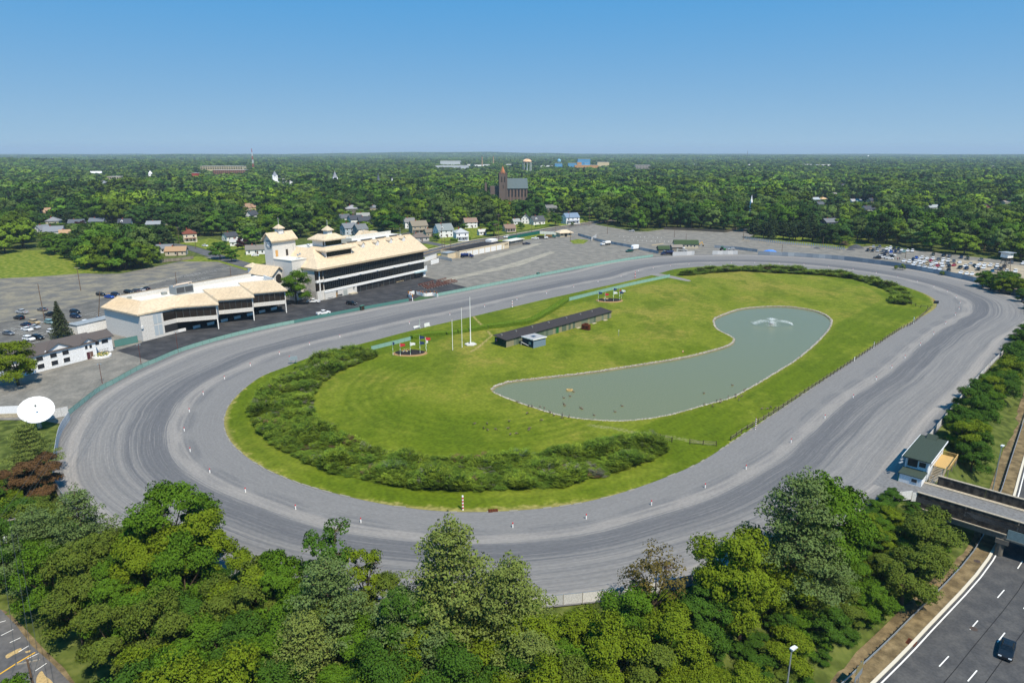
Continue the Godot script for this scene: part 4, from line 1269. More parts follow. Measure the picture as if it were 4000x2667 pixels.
func make_judges_stand() -> void:
	# low end toward the bridge, roof sloping up to the far end
	var a := Vector2(80.0, 127.4)
	var dir := Vector2(0.68, 0.735).normalized()
	var b := a + dir * 13.6
	var t := thing("judges_stand", "white raised judges stand with green roof and new timber deck", "building", w3(a), heading(dir))
	t.scale = Vector3(1.0, 0.75, 0.8)
	var L := (b - a).length()
	var Wd := 5.4
	var white := rough_mat("stand_white", col(236, 240, 244), 0.5)
	var green := rough_mat("green_roll", col(66, 78, 70), 0.5)
	# the track lies to the left (inward, -z), the deck on the right (+z)
	bit("body", t, white, 0.4, L, 0, 5.4, 0.2, Wd)
	bit("roof", t, green, -0.5, L + 0.6, 5.75, 5.95, -0.5, Wd + 0.5)
	bit("roof_edge", t, white, -0.5, L + 0.6, 5.5, 5.95, Wd + 0.5, Wd + 0.62)
	bit("roof_edge", t, white, -0.55, L + 0.6, 5.5, 5.95, -0.62, -0.5)
	bit("soffit_beam", t, mat("soffit"), 0.0, L, 5.4, 5.75, 0.0, Wd)
	bit("front_opening_shade", t, t_glass_and_shade(), 0.3, 0.4, 3.2, 5.2, 0.7, 2.9)  # dark sheet on the solid body, painted as shade of an open front
	window(t, 0.38, 3.6, 4.0, 1.5, 1.4, -PI / 2)
	for i in 9: window(t, 2.0 + i * (L - 3.0) / 9.0, 3.6, Wd, 0.9, 1.2)
	bit("corner_post", t, white, 0.1, 0.4, 2.7, 5.4, 0.2, 0.45)
	bit("corner_post", t, white, 0.1, 0.4, 2.7, 5.4, Wd - 0.25, Wd)
	bit("lean_to", t, white, -3.4, 0.3, 0, 2.5, 0.2, Wd - 0.2)
	bit("lean_to_roof", t, green, -3.6, 0.4, 2.5, 2.68, -0.1, Wd)
	window(t, -3.42, 1.0, 3.6, 1.2, 0.9, -PI / 2)
	bit("green_trim", t, mat("green_trim", col(30, 84, 66), 0.7), -3.5, -3.3, 0, 2.5, 0.0, 0.2)
	for q in [[0.2, 5.0], [-0.6, 4.4]]:
		var s := MB.new(); s.tube(Vector3(0, 0, 0), Vector3(-0.9, -0.15, -0.5), 0.22, 0.22, 8)
		var o := obj("floodlight", s, mat("galvanised"), t)
		o.position = Vector3(q[0] - 0.2, q[1], -0.2)
	var up := MB.new()
	up.profile([Vector2(-0.2, 0), Vector2(2.2, 0), Vector2(1.0, 1.2)], 1.2, 3.6)
	var uo := obj("ridge_cap", up, green, t); uo.position = Vector3(L - 1.0, 5.9, 0)
	# timber deck
	var wood := rough_mat("new_timber", col(196, 164, 108), 0.8, false)
	var old := rough_mat("old_timber", col(150, 140, 122), 0.8, false)
	var dk := Node3D.new(); dk.name = "deck"; t.add_child(dk)
	var n := 16
	var bw := (Wd + 3.6 - Wd) / n
	for i in n: bit("board", dk, wood, 4.6, L - 1.6, 2.6, 2.68, Wd + 0.1 + i * bw, Wd + 0.1 + (i + 1) * bw - 0.025)
	for x in [4.8, 8.8, 12.6, L - 1.9]: bit("deck_post", dk, old, x, x + 0.2, 0, 2.6, Wd + 3.3, Wd + 3.5)
	bit("top_rail", dk, wood, 4.6, L - 1.5, 3.7, 3.8, Wd + 3.55, Wd + 3.75)
	bit("end_rail", dk, wood, L - 1.6, L - 1.5, 3.7, 3.8, Wd + 0.1, Wd + 3.6)
	var bal := MB.new(); bal.bx(-0.05, 0.05, 2.68, 3.7, -0.04, 0.04)
	var balm := bal.mesh()
	var x := 4.7
	while x < L - 1.5:
		var o := obj("baluster", balm, wood, dk); o.position = Vector3(x, 0, Wd + 3.65)
		x += 0.28
	for i in 12:
		var o := obj("baluster", balm, wood, dk); o.position = Vector3(L - 1.55, 0, Wd + 0.3 + i * 0.28)
	var sr := Node3D.new(); sr.name = "stair"; t.add_child(sr)
	for i in 11: bit("tread", sr, old, 4.5 - (i + 1) * 0.42, 4.5 - i * 0.42 - 0.06, 2.4 - i * 0.22, 2.48 - i * 0.22, Wd + 0.6, Wd + 3.0)
	for z in [Wd + 0.5, Wd + 3.0]:
		var m := MB.new(); m.beam(Vector3(4.5, 2.45, z), Vector3(-0.1, 0.0, z), 0.1, 0.25)
		m.beam(Vector3(4.5, 3.5, z), Vector3(-0.1, 1.0, z), 0.1, 0.1)
		for i in 4: m.bx(0.1 + i * 1.4, 0.2 + i * 1.4, 0.1 + i * 0.76, 1.1 + i * 0.76, z - 0.05, z + 0.05)
		obj("stringer", m, old, sr)

func make_bridge() -> void:
	var a := Vector2(77.8, 118.2)
	var dir := (Vector2(90.0, 106.7) - a).normalized()
	var t := thing("road_bridge", "narrow concrete bridge with stained dark parapets crossing over the highway", "bridge", w3(a), heading(dir))
	# local x runs to the right across the highway, z out towards the camera
	var stained := mat("stained_concrete", Color.WHITE, 0.95)
	stained.albedo_texture = noise_tex(72, 0.02, col(40, 38, 36), col(86, 80, 72), col(56, 52, 49), 5)
	stained.uv1_triplanar = true; stained.uv1_world_triplanar = true; stained.uv1_scale = Vector3(0.12, 0.05, 0.12)
	var pale := rough_mat("pale_concrete", col(176, 166, 148), 0.3)
	var grey := rough_mat("deck_grey", col(124, 124, 124), 0.2)
	bit("deck", t, grey, -8.0, 70, -0.9, 0.06, -8.4, 0)
	bit("near_walk", t, pale, -2.0, 70, 0.06, 0.22, -0.9, -0.35)
	bit("far_walk", t, pale, -4.0, 70, 0.06, 0.22, -8.0, -7.1)
	for i in 9:
		bit("near_parapet", t, stained, 0.0 + i * 8.0, 7.94 + i * 8.0, -1.9 if i < 2 else -0.95, 1.0, -0.35, 0)
		bit("far_parapet", t, stained, 1.6 + i * 8.0, 9.54 + i * 8.0, -0.9, 2.0, -8.4, -8.05)
	bit("near_coping", t, pale, -0.1, 70, 1.0, 1.12, -0.42, 0.08)
	bit("far_coping", t, pale, 1.5, 70, 2.0, 2.12, -8.48, -7.98)
	bit("near_ledge", t, pale, 0.0, 14.6, -2.05, -1.9, -0.35, 0.25)
	bit("near_beam", t, rough_mat("beam_grey", col(112, 108, 100), 0.3), 2.0, 14.6, -3.1, -2.05, -8.4, 0.05)
	bit("steel_girder", t, rough_mat("girder_blue", col(126, 148, 152), 0.3), 14.7, 50, -2.7, -0.9, -0.3, 0.06)
	bit("girder_shelf", t, rough_mat("girder_shelf", col(92, 98, 96), 0.4), 14.6, 50, -3.0, -2.7, -8.3, 0.3)
	for x in [14.0]:
		bit("pier_cap", t, rough_mat("beam_grey"), x - 0.8, x + 1.2, -3.9, -3.05, -9.0, 0.4)
		for z in [-7.6, -3.9, -0.3]:
			var p := MB.new(); p.lathe(Vector3.ZERO, [Vector2(0.65, 0), Vector2(0.65, 2.7)], 12)
			var o := obj("pier", p, rough_mat("beam_grey"), t); o.position = Vector3(x, -6.6, z)
	bit("abutment", t, rough_mat("beam_grey"), -0.4, 2.0, -4.0, -0.9, -8.4, -0.05)
	# chain link gate panels near the stand
	for k in [[0.2, -8.2], [2.2, -8.1]]:
		var g := Node3D.new(); g.name = "gate_frame"; t.add_child(g, true)
		g.position = Vector3(k[0] - 3.5, 0.1, k[1] + 0.3)
		for r in [0.05, 0.9, 1.8]: bit("bar", g, mat("galvanised"), 0, 2.1, r, r + 0.06, -0.03, 0.03)
		for x in [0.0, 2.05]: bit("upright", g, mat("galvanised"), x, x + 0.07, 0, 1.9, -0.035, 0.035)

func make_far_sheds() -> void:
	var wood := rough_mat("shed_wood", col(132, 126, 114), 0.5)
	var green := rough_mat("green_shingle", col(66, 84, 58), 0.5)
	for s in [["field_shed", "cream prefab shed with green roof beside the track gate", 2678, 968, 16.0, 6.0, 3.2, 2.2, col(196, 188, 166), green, -0.05],
			["field_shed", "small weathered shed with green roof by blue truck", 2590, 986, 7.0, 5.0, 2.8, 1.6, col(120, 114, 104), green, 0.1],
			["field_shed", "small grey shed with pale roof beside prefab shed", 2642, 979, 7.0, 5.0, 2.8, 1.2, col(140, 134, 124), rough_mat("shed_roof_grey", col(140, 134, 126), 0.5), 0.1]]:
		var t := thing(s[0], s[1], "shed", w3(at2(s[2], s[3])), s[10])
		gable_house(t, s[4], s[5], s[6], s[7], rough_mat("shedwall%d" % s[2], s[8], 0.4), s[9])
		if s[4] > 10:
			for i in 6: window(t, -6.5 + i * 2.4, 1.2, s[5] / 2, 1.0, 1.1)
		else: bit("door", t, mat("door_grey", col(160, 164, 160), 0.8), -0.6, 0.6, 0, 2.1, s[5] / 2, s[5] / 2 + 0.05)
	# camera tower at the far turn
	var base := at2(3922, 1068)
	var H := metres_high(base, 975)
	var t := thing("camera_tower", "tall lattice steel tower with white cabin over the car lot", "tower", w3(base), 0.3)
	var st := mat("tower_steel", col(96, 84, 76), 0.7)
	var hb := H - 4.2
	for c in [[-1, -1], [1, -1], [1, 1], [-1, 1]]:
		var m := MB.new(); m.beam(Vector3(c[0] * 2.2, 0, c[1] * 2.2), Vector3(c[0] * 1.2, hb, c[1] * 1.2), 0.16)
		obj("leg", m, st, t)
	var y := 0.0
	while y < hb - 2:
		var f0 := lerpf(2.2, 1.2, y / hb)
		var f1 := lerpf(2.2, 1.2, (y + 3) / hb)
		for q in [[-1, -1, 1, -1], [1, -1, 1, 1], [1, 1, -1, 1], [-1, 1, -1, -1]]:
			var m := MB.new()
			m.beam(Vector3(q[0] * f0, y, q[1] * f0), Vector3(q[2] * f1, y + 3, q[3] * f1), 0.07)
			m.beam(Vector3(q[2] * f0, y, q[3] * f0), Vector3(q[0] * f1, y + 3, q[1] * f1), 0.07)
			obj("brace", m, st, t)
		y += 3.0
	bit("cabin", t, white_wall(), -2.0, 2.0, hb, hb + 2.6, -2.0, 2.0)
	bit("cabin_window", t, mat("pane_grey", col(140, 160, 164), 0.3), 0.0, 1.8, hb + 1.2, hb + 2.2, 2.0, 2.05)
	bit("cabin_roof", t, mat("annex_roof"), -2.9, 2.9, hb + 2.6, hb + 2.85, -2.9, 2.9)

# ------------------------------------------------------------------ fences and walls
func fence(called: String, label: String, line: PackedVector2Array, step: float, high: float, panel_m: Array, post_m: Material, thick := 0.04, postw := 0.07, rail_m: Material = null, y0 := 0.0, sag := 0.0) -> Node3D:
	var t := thing(called, label, "fence" if called.contains("fence") else "wall")
	var q := walk(line, step)
	q.append([line[line.size() - 1], Vector2.ZERO])
	var pb := MB.new(); pb.bx(0.0, 1.0, 0.06, high, -thick / 2, thick / 2)
	var pm := pb.mesh()
	var ob := MB.new(); ob.bx(-postw / 2, postw / 2, 0, high + 0.08, -postw / 2, postw / 2)
	var om := ob.mesh()
	var rb := MB.new(); rb.bx(0, 1, high, high + 0.05, -0.03, 0.03)
	var rm := rb.mesh()
	for i in q.size():
		var p: Vector2 = q[i][0]
		var gy := y0 if y0 != 0.0 else land(p)
		if post_m != null:
			var o := obj("post", om, post_m, t)
			o.position = w3(p, gy)
		if i < q.size() - 1:
			var n: Vector2 = q[i + 1][0]
			if (n - p).length() < 0.3: continue
			var o := obj("panel", pm, panel_m[rng.randi() % panel_m.size()], t)
			o.position = w3(p, gy + rng.randf_range(-sag, sag))
			o.rotation.y = heading(n - p)
			o.scale.x = (n - p).length() - 0.02
			if sag > 0: o.rotation.x = rng.randf_range(-0.03, 0.03)
			if rail_m != null:
				var r := obj("top_rail", rm, rail_m, t)
				r.position = w3(p, gy)
				r.rotation.y = heading(n - p)
				r.scale.x = (n - p).length()
	return t
func arc(s0: float, s1: float, extra := 0.0, t := []) -> PackedVector2Array:
	var o := PackedVector2Array()
	var n := maxi(2, int(absf(s1 - s0) / 2.0))
	for i in n + 1:
		var s := lerpf(s0, s1, float(i) / n)
		o.append(on_track(s, look(outer_t if t.is_empty() else t, fposmod(s, 815.24)) + extra))
	return o
func make_fences() -> void:
	var mesh_g := mat("windscreen", col(140, 178, 168), 0.8)
	mesh_g.transparency = BaseMaterial3D.TRANSPARENCY_ALPHA
	mesh_g.albedo_color.a = 0.72
	var mesh_d := mat("windscreen_dark", col(84, 132, 126), 0.8)
	mesh_d.transparency = BaseMaterial3D.TRANSPARENCY_ALPHA
	mesh_d.albedo_color.a = 0.78
	var gpost := mat("green_post", col(70, 112, 98), 0.7)
	fence("windscreen_fence", "pale green mesh fence round the bend below clubhouse", smooth(pts([268, 1622, 383, 1531, 438, 1502, 552, 1439, 614, 1413, 700, 1376, 840, 1333, 1000, 1293, 1149, 1263]), 3.0), 3.0, 1.35, [mesh_g], gpost, 0.03, 0.08, gpost)
	fence("windscreen_fence", "dark green mesh fence between black apron and home stretch", smooth(pts([1149, 1263, 1216, 1249, 1410, 1211, 1596, 1177]), 3.0), 3.0, 1.3, [mesh_d], gpost, 0.03, 0.08, gpost)
	fence("windscreen_fence", "green mesh fence between grey paddock and home stretch", smooth(pts([1701, 1159, 1850, 1130, 2100, 1081, 2275, 1047, 2450, 1017, 2551, 1003]), 3.0), 3.2, 1.5, [mesh_g], gpost, 0.03, 0.08, gpost)
	fence("infield_fence", "green mesh fence beside the near flag bed", pts([1450, 1368, 1605, 1329]), 2.8, 1.4, [mesh_g], gpost, 0.03, 0.07, gpost)
	fence("infield_fence", "long green mesh fence behind the far flag bed", smooth(pts([2222, 1176, 2450, 1119, 2617, 1083]), 4.0), 3.0, 1.6, [mesh_g], gpost, 0.03, 0.07, gpost)
	fence("infield_fence", "dark green mesh fence at the end wall of clubhouse", pts([448, 1356, 538, 1337]), 2.6, 2.4, [mesh_d], gpost, 0.03, 0.07, gpost)
	fence("yard_fence", "dark green screened fence along the main road verge", smooth(pts([1984, 936, 2050, 924, 2108, 913]), 4.0), 3.0, 2.4, [mat("green_screen", col(26, 92, 82), 0.85)], gpost)
	fence("yard_fence", "white screened fence between the green fence and booth", pts([2109, 914, 2172, 917]), 3.0, 2.4, [white_wall()], mat("galvanised"))
	# white sheet walls
	var sheet_m := [rough_mat("sheet_a", col(208, 210, 212), 0.5), rough_mat("sheet_b", col(190, 194, 198), 0.5), rough_mat("sheet_c", col(220, 221, 220), 0.5)]
	var tin := [rough_mat("tin_a", col(150, 160, 170), 0.3, true, 0.6), rough_mat("tin_b", col(134, 146, 158), 0.3, true, 0.6), rough_mat("tin_c", col(172, 180, 186), 0.3, true, 0.6)]
	var gpal := mat("galvanised")
	fence("sheet_wall", "white canvas wall where green fence meets the near bend", arc(728.0, 749.0), 2.4, 2.2, [sheet_m[0], sheet_m[2]], gpal, 0.05)
	fence("sheet_wall", "white metal wall round near bend behind the wood", arc(602.0, 727.5), 2.9, 1.75, sheet_m, mat("sheet_post", col(140, 136, 128), 0.8), 0.05, 0.1, gpal)
	fence("sheet_wall", "white board wall along back stretch behind the shrubs", arc(440.0, 566.0), 2.9, 1.6, sheet_m, mat("sheet_post"), 0.05, 0.1)
	fence("tin_wall", "tall blue grey sheet metal wall round the far bend", smooth(pts([2961, 995, 3140, 1004, 3300, 1016, 3350, 1022, 3499, 1041, 3626, 1063, 3765, 1091, 3856, 1113, 3930, 1138, 4000, 1168, 4090, 1215, 4130, 1265]), 4.0), 3.6, 2.5, tin, null, 0.06)
	fence("tin_wall", "short white sheet metal wall between two gate gaps", pts([2783, 995, 2882, 994]), 3.4, 2.6, [sheet_m[0], sheet_m[1]], null, 0.06)
	fence("tin_wall", "short white sheet metal wall beside the blue truck", pts([2628, 1000, 2713, 996]), 3.4, 2.6, [sheet_m[0], sheet_m[1]], null, 0.06)
	fence("screened_fence", "grey screened chain link fence across the paddock lot", smooth(pts([2258, 920, 2330, 941, 2380, 952, 2470, 968, 2504, 977, 2572, 991]), 4.0), 3.4, 1.9, [tin[0], tin[2], sheet_m[1]], gpal, 0.03, 0.08, gpal)
	fence("screened_fence", "grey screened fence right of the track gate", pts([2791, 968, 2874, 974, 2959, 985]), 3.4, 1.9, [tin[0], tin[2]], gpal, 0.03, 0.08, gpal)
	fence("screened_fence", "short white screen at the bend of the grey fence", pts([2310, 941, 2330, 928]), 3.0, 2.6, [sheet_m[0]], gpal, 0.03, 0.08)
	fence("sheet_wall", "white canvas wall below the satellite dish", pts([185, 1640, 268, 1622]), 3.0, 2.4, [sheet_m[0]], gpal, 0.04)
	fence("sheet_wall", "bright white sheet wall beside the bridge end", pts([3440, 1992, 3530, 1938, 3596, 1942]), 2.6, 1.9, [sheet_m[2], sheet_m[0]], mat("sheet_post"), 0.05, 0.1)
	fence("sheet_wall", "white board wall beside judges stand stairs", pts([3632, 1888, 3688, 1828]), 2.4, 1.5, [sheet_m[0], sheet_m[2]], mat("sheet_post"), 0.05, 0.1)
	fence("board_fence", "weathered grey board fence behind the garden of tan house", pts([622, 1027, 660, 1022, 700, 1019, 755, 1011]), 0.9, 1.9, [rough_mat("board_grey", col(150, 142, 128), 0.5), rough_mat("board_grey2", col(136, 128, 116), 0.5)], null, 0.05)
	fence("board_fence", "dark board fence under the trees at the lot edge", pts([2593, 896, 2700, 900, 2837, 908, 2880, 896]), 2.4, 1.9, [rough_mat("board_dark", col(92, 88, 80), 0.5)], null, 0.05)
	# upright steel slats
	var sl := thing("slat_fence", "row of upright galvanised steel slats below the pines", "fence")
	var sb := MB.new(); sb.bx(-0.38, 0.38, 0, 1.9, -0.05, 0.05)
	var sm := sb.mesh()
	for q in walk(smooth(pts([2916, 934, 3000, 945, 3100, 955, 3191, 963, 3304, 976]), 5.0), 1.55):
		var o := obj("slat", sm, mat("galvanised"), sl)
		o.position = w3(q[0]); o.rotation.y = heading(q[1]) + 0.15
	# barrier kerb blocks in front of them
	var bl := thing("barrier_row", "low pale concrete barrier blocks before the steel slats", "barrier")
	var bb := MB.new(); bb.profile([Vector2(-0.4, 0), Vector2(0.4, 0), Vector2(0.18, 0.4), Vector2(0.12, 0.8), Vector2(-0.12, 0.8), Vector2(-0.18, 0.4)], -1.5, 1.5)
	var bm := bb.mesh()
	for q in walk(smooth(pts([2905, 941, 3000, 950, 3100, 961, 3191, 968, 3300, 982]), 5.0), 3.2):
		if rng.randf() < 0.3: continue
		var o := obj("block", bm, rough_mat("pale_concrete", col(176, 166, 148), 0.3), bl)
		o.position = w3(q[0]); o.rotation.y = heading(q[1]) + PI / 2
	# timber post and rail
	var wood := rough_mat("grey_rail", col(124, 116, 98), 0.8, false)
	for f in [["long weathered post and rail fence along back stretch grass", [2854, 1722, 2905, 1688, 2983, 1641, 3050, 1599, 3133, 1543, 3242, 1472, 3334, 1412, 3414, 1358, 3520, 1287, 3568, 1265, 3638, 1204]], ["short post and rail fence beside the juniper bed", [2580, 1715, 2629, 1729]], ["short post and rail fence at the gravel path end", [2695, 1735, 2758, 1740, 2826, 1745]], ["short post and rail fence at the far juniper tip", [3545, 1185, 3574, 1195, 3604, 1204, 3638, 1206]]]:
		var t := thing("rail_fence", f[0], "fence")
		var line := smooth(pts(f[1]), 4.0)
		var pb := MB.new(); pb.bx(-0.08, 0.08, 0, 1.25, -0.08, 0.08)
		var pm := pb.mesh()
		var rb := MB.new(); rb.bx(0, 1, -0.06, 0.06, -0.04, 0.04)
		var rm := rb.mesh()
		var q := walk(line, 2.9)
		for i in q.size():
			var o := obj("post", pm, mat("dark_post", col(66, 60, 50), 0.9), t)
			o.position = w3(q[i][0], 0.03)
			o.rotation = Vector3(rng.randf_range(-0.05, 0.05), heading(q[i][1]), rng.randf_range(-0.05, 0.05))
			if i == q.size() - 1: break
			for h in [0.5, 1.02]:
				if rng.randf() < 0.06: continue
				var a := w3(q[i][0], h)
				var b := w3(q[i + 1][0], h)
				var r := obj("rail", rm, wood, t)
				r.position = a
				r.rotation = Vector3(0, heading(q[i + 1][0] - q[i][0]), rng.randf_range(-0.04, 0.04))
				r.scale.x = (b - a).length()
	# planter wall of the winner's circle
	var w := thing("winners_wall", "white curved low wall with flower pots beside home stretch", "wall")
	var wl := smooth(pts([1710, 1160, 1690, 1155, 1660, 1158, 1640, 1153, 1626, 1150]), 1.0)
	var wl2 := smooth(pts([1611, 1176, 1610, 1166, 1598, 1162, 1597, 1154, 1618, 1148]), 1.0)
	var ub := MB.new(); ub.bx(0, 1, 0, 1.5, -0.14, 0.14)
	var um := ub.mesh()
	var pot := MB.new(); pot.lathe(Vector3.ZERO, [Vector2(0.18, 0), Vector2(0.28, 0.35), Vector2(0, 0.36)], 8)
	var potm := pot.mesh()
	for line in [wl, wl2]:
		var q := walk(line, 1.0)
		for i in q.size() - 1:
			var o := obj("panel", um, white_wall(), w)
			o.position = w3(q[i][0]); o.rotation.y = heading(q[i + 1][0] - q[i][0]); o.scale.x = (q[i + 1][0] - q[i][0]).length() + 0.02
			if i % 2 == 1:
				var pt := thing("flower_pot", "small pot of red and yellow flowers on curved white wall", "flower pot", w3(q[i][0], 1.5), 0.0, "flower pots on the winners circle wall")
				obj("pot", potm, mat("terracotta", col(160, 92, 60), 0.9), pt)
				var lf := leafy(pt, "blooms", 0.28, 0.4, 26, 0.1, [Color(0.5, 0.06, 0.05), Color(0.6, 0.35, 0.04), Color(0.08, 0.16, 0.04)], 40 + i)
	sheet("green_mat", pts([1612, 1172, 1640, 1157, 1680, 1160, 1700, 1161, 1660, 1168, 1620, 1176]), 0.036, mat("green_carpet", col(64, 88, 60), 1.0))
	for a in [[1414, 1211], [2102, 1079]]:
		var g := thing("gate_box", "dark green box stand beside the black apron fence" if a[0] < 2000 else "dark green box stand beside the grey paddock fence", "box", w3(at2(a[0], a[1])), 0.9)
		bit("body", g, mat("dark_green_box", col(28, 52, 44), 0.7), -0.9, 0.9, 0, 1.9, -0.5, 0.5)
		bit("door", g, mat("gate_brown", col(60, 44, 32), 0.8), -0.4, 0.4, 0.1, 1.7, 0.5, 0.55)
		bit("lid", g, mat("green_post"), -1.0, 1.0, 1.9, 2.0, -0.6, 0.6)

# ------------------------------------------------------------------ things beside the track and on the infield
func banded_pole(called: String, label: String, p: Vector2, high: float, r: float, cols: Array, band: float, cat := "pole", grp := "") -> Node3D:
	var t := thing(called, label, cat, w3(p, 0.04), 0.0, grp)
	var y := 0.0
	var i := 0
	while y < high - 0.01:
		var y1 := minf(high, y + band)
		var b := MB.new(); b.lathe(Vector3.ZERO, [Vector2(r, y), Vector2(r, y1), Vector2(0, y1)], 10)
		obj("band", b, cols[i % cols.size()], t)
		y = y1
		i += 1
	return t
func make_trackside() -> void:
	var white := mat("gloss_white", col(236, 236, 234), 0.5)
	var red := mat("marker_red", col(190, 30, 36), 0.6)
	var black := mat("marker_black", col(24, 24, 26), 0.6)
	var green := mat("marker_green", col(20, 104, 70), 0.6)
	# markers along the track
	var proto: Node3D = null
	for i in 1:
		proto = thing("track_marker", "small white track marker with red top on stone dust", "marker", Vector3.ZERO, 0.0, "white markers round the track")
		var b := MB.new(); b.lathe(Vector3.ZERO, [Vector2(0.11, 0), Vector2(0.10, 0.75)], 8); obj("post", b, white, proto)
		var c := MB.new(); c.lathe(Vector3.ZERO, [Vector2(0.115, 0.75), Vector2(0.11, 0.98), Vector2(0, 0.98)], 8); obj("red_top", c, red, proto)
		proto.set_meta("stem", "track_marker")
	var mk := [876, 1481, 977, 1430, 1091, 1385, 1209, 1348, 1327, 1317, 1599, 1266, 1757, 1232, 958, 1923, 1154, 1990, 793, 1542, 739, 1609, 719, 1684, 742, 1764, 819, 1847, 1409, 2042, 2003, 2061, 2290, 2027, 2545, 1973, 2755, 1906, 2915, 1833, 3091, 1729, 3223, 1634, 3334, 1554, 3424, 1484, 3484, 1439, 3536, 1399, 3596, 1350, 3648, 1307, 3695, 1266, 3733, 1232, 3747, 1209, 3751, 1186, 3736, 1164, 3701, 1141, 3649, 1121, 3584, 1102, 3508, 1084, 3424, 1069, 3333, 1055, 3238, 1044, 3141, 1036, 3044, 1031, 2949, 1028, 2858, 1028, 2692, 1034, 2619, 1040, 2552, 1049, 2494, 1059, 2426, 1082, 2336, 1102, 2241, 1123, 2135, 1147, 2019, 1172, 1893, 1200]
	for i in range(0, mk.size(), 2):
		var p := w3(at2(mk[i], mk[i + 1]), 0.03)
		if i == 0: proto.position = p
		else: copy(proto, p)
	# distance poles
	banded_pole("distance_pole", "red and white banded pole on grass of near bend", at2(1808, 1993), 2.95, 0.16, [white, red], 0.33)
	banded_pole("distance_pole", "red and white pole on home stretch grass by box hedge", at2(2001, 1200), 2.9, 0.15, [white, white, red], 0.4)
	banded_pole("distance_pole", "red banded pole beside the infield gravel crossing", at2(2481, 1086), 3.4, 0.16, [red, red, white], 0.5)
	banded_pole("distance_pole", "black and white pole before the far juniper bed", at2(2775, 1040), 3.0, 0.16, [white, black], 0.4)
	banded_pole("distance_pole", "green and white pole by the rail fence end", at2(3569, 1263), 2.7, 0.16, [white, green], 0.35)
	banded_pole("distance_pole", "black and white pole by middle of the rail fence", at2(3414, 1359), 2.3, 0.13, [white, black], 0.3)
	banded_pole("distance_pole", "brown and white pole by near end of rail fence", at2(2951, 1677), 3.0, 0.13, [white, mat("marker_brown", col(110, 60, 44), 0.7)], 0.25)
	banded_pole("distance_pole", "thin green and white finish pole beside white benches", at2(1640, 1284), 3.9, 0.1, [white, green], 0.22)
	banded_pole("distance_pole", "short white stake beside the rail fence", at2(3338, 1410), 1.3, 0.12, [white], 2.0)
	banded_pole("distance_pole", "thin leaning pole with pale head on infield grass", at2(2417, 1312), 2.2, 0.08, [mat("galvanised"), white], 1.6)
	for s in [[1616, 1286, 1640, 1281, "low white slatted bench by the finish pole"], [1658, 1279, 1678, 1274, "upright white slatted board by the finish pole"]]:
		var a := at2(s[0], s[1])
		var b := at2(s[2], s[3])
		var t := thing("white_bench", s[4], "bench", w3(a), heading(b - a))
		var L := (b - a).length()
		if s[0] < 1650:
			for z in [0.0, 0.22]: bit("seat_slat", t, white, 0, L, 0.5, 0.56, z, z + 0.18)
			for y in [0.7, 0.95]: bit("back_slat", t, white, 0, L, y, y + 0.18, -0.12, -0.07)
		else:
			for i in 8: bit("slat", t, white, i * L / 8.0, (i + 0.8) * L / 8.0, 0.15, 1.55, -0.06, 0.0)
			for y in [0.5, 1.2]: bit("crossbar", t, white, 0, L, y, y + 0.1, -0.12, -0.06)
		for x in [0.1, L - 0.2]: bit("leg", t, white, x, x + 0.1, 0, 0.6, -0.1, 0.35)
	for s in [[1146, 1422, "pale board sign on green legs beside near bend", 4.6, col(150, 166, 176)], [3656, 1197, "dark board sign on one leg inside far bend", 3.6, col(40, 50, 60)]]:
		var p := at2(s[0], s[1])
		var t := thing("track_sign", s[2], "sign", w3(p), 0.35 if s[0] < 2000 else -0.2)
		bit("board", t, rough_mat("signboard%d" % s[0], s[4], 0.6), -s[3] / 2 * 0.55, s[3] / 2 * 0.55, 1.3, 2.5, -0.08, 0.08)
		for x in ([-0.7, 0.7] if s[0] < 2000 else [0.4]): bit("leg", t, mat("green_post"), x - 0.06, x + 0.06, 0, 1.3, -0.05, 0.05)
		bit("lamp", t, red, -1.2, -0.95, 2.5, 2.8, -0.1, 0.1)
	# flagpoles
	for s in [[1768, 1368, 10.5, "shortest of the three white flagpoles"], [1805, 1357, 13.7, "middle height white flagpole of the three"]]:
		var t := thing("flagpole", s[3], "flagpole", w3(at2(s[0], s[1]), 0.03))
		var b := MB.new(); b.tube(Vector3.ZERO, Vector3(0, s[2], 0), 0.1, 0.06, 8); obj("pole", b, white, t)
		var c := MB.new(); c.lathe(Vector3(0, s[2], 0), [Vector2(0, 0.26), Vector2(0.13, 0.13), Vector2(0, 0)], 8); obj("ball", c, mat("gilt", col(170, 150, 90), 0.4, 0.6), t)
	var mp := at2(1838, 1346)
	var t2 := thing("flagpole", "tallest white flagpole on hexagonal white stone base", "flagpole", w3(mp, 0.03))
	var hb := MB.new(); hb.lathe(Vector3.ZERO, [Vector2(2.1, 0), Vector2(2.1, 0.3), Vector2(1.75, 0.42), Vector2(1.6, 0.42), Vector2(0, 0.42)], 6); obj("stone_base", hb, rough_mat("white_stone", col(206, 204, 198), 0.6), t2)
	var mb := MB.new(); mb.tube(Vector3(0, 0.4, 0), Vector3(0, 16.6, 0), 0.19, 0.07, 8); obj("mast", mb, white, t2)
	var kb := MB.new(); kb.tube(Vector3(-0.5, 0.42, 0.2), Vector3(-0.5, 0.9, 0.2), 0.12, 0.12, 6); obj("winch", kb, mat("black_iron", col(24, 24, 26), 0.6), t2)
	# flag beds
	var mulch := rough_mat("mulch", col(48, 44, 44), 0.7, false)
	var chips := rough_mat("chips", col(150, 122, 86), 0.7, false)
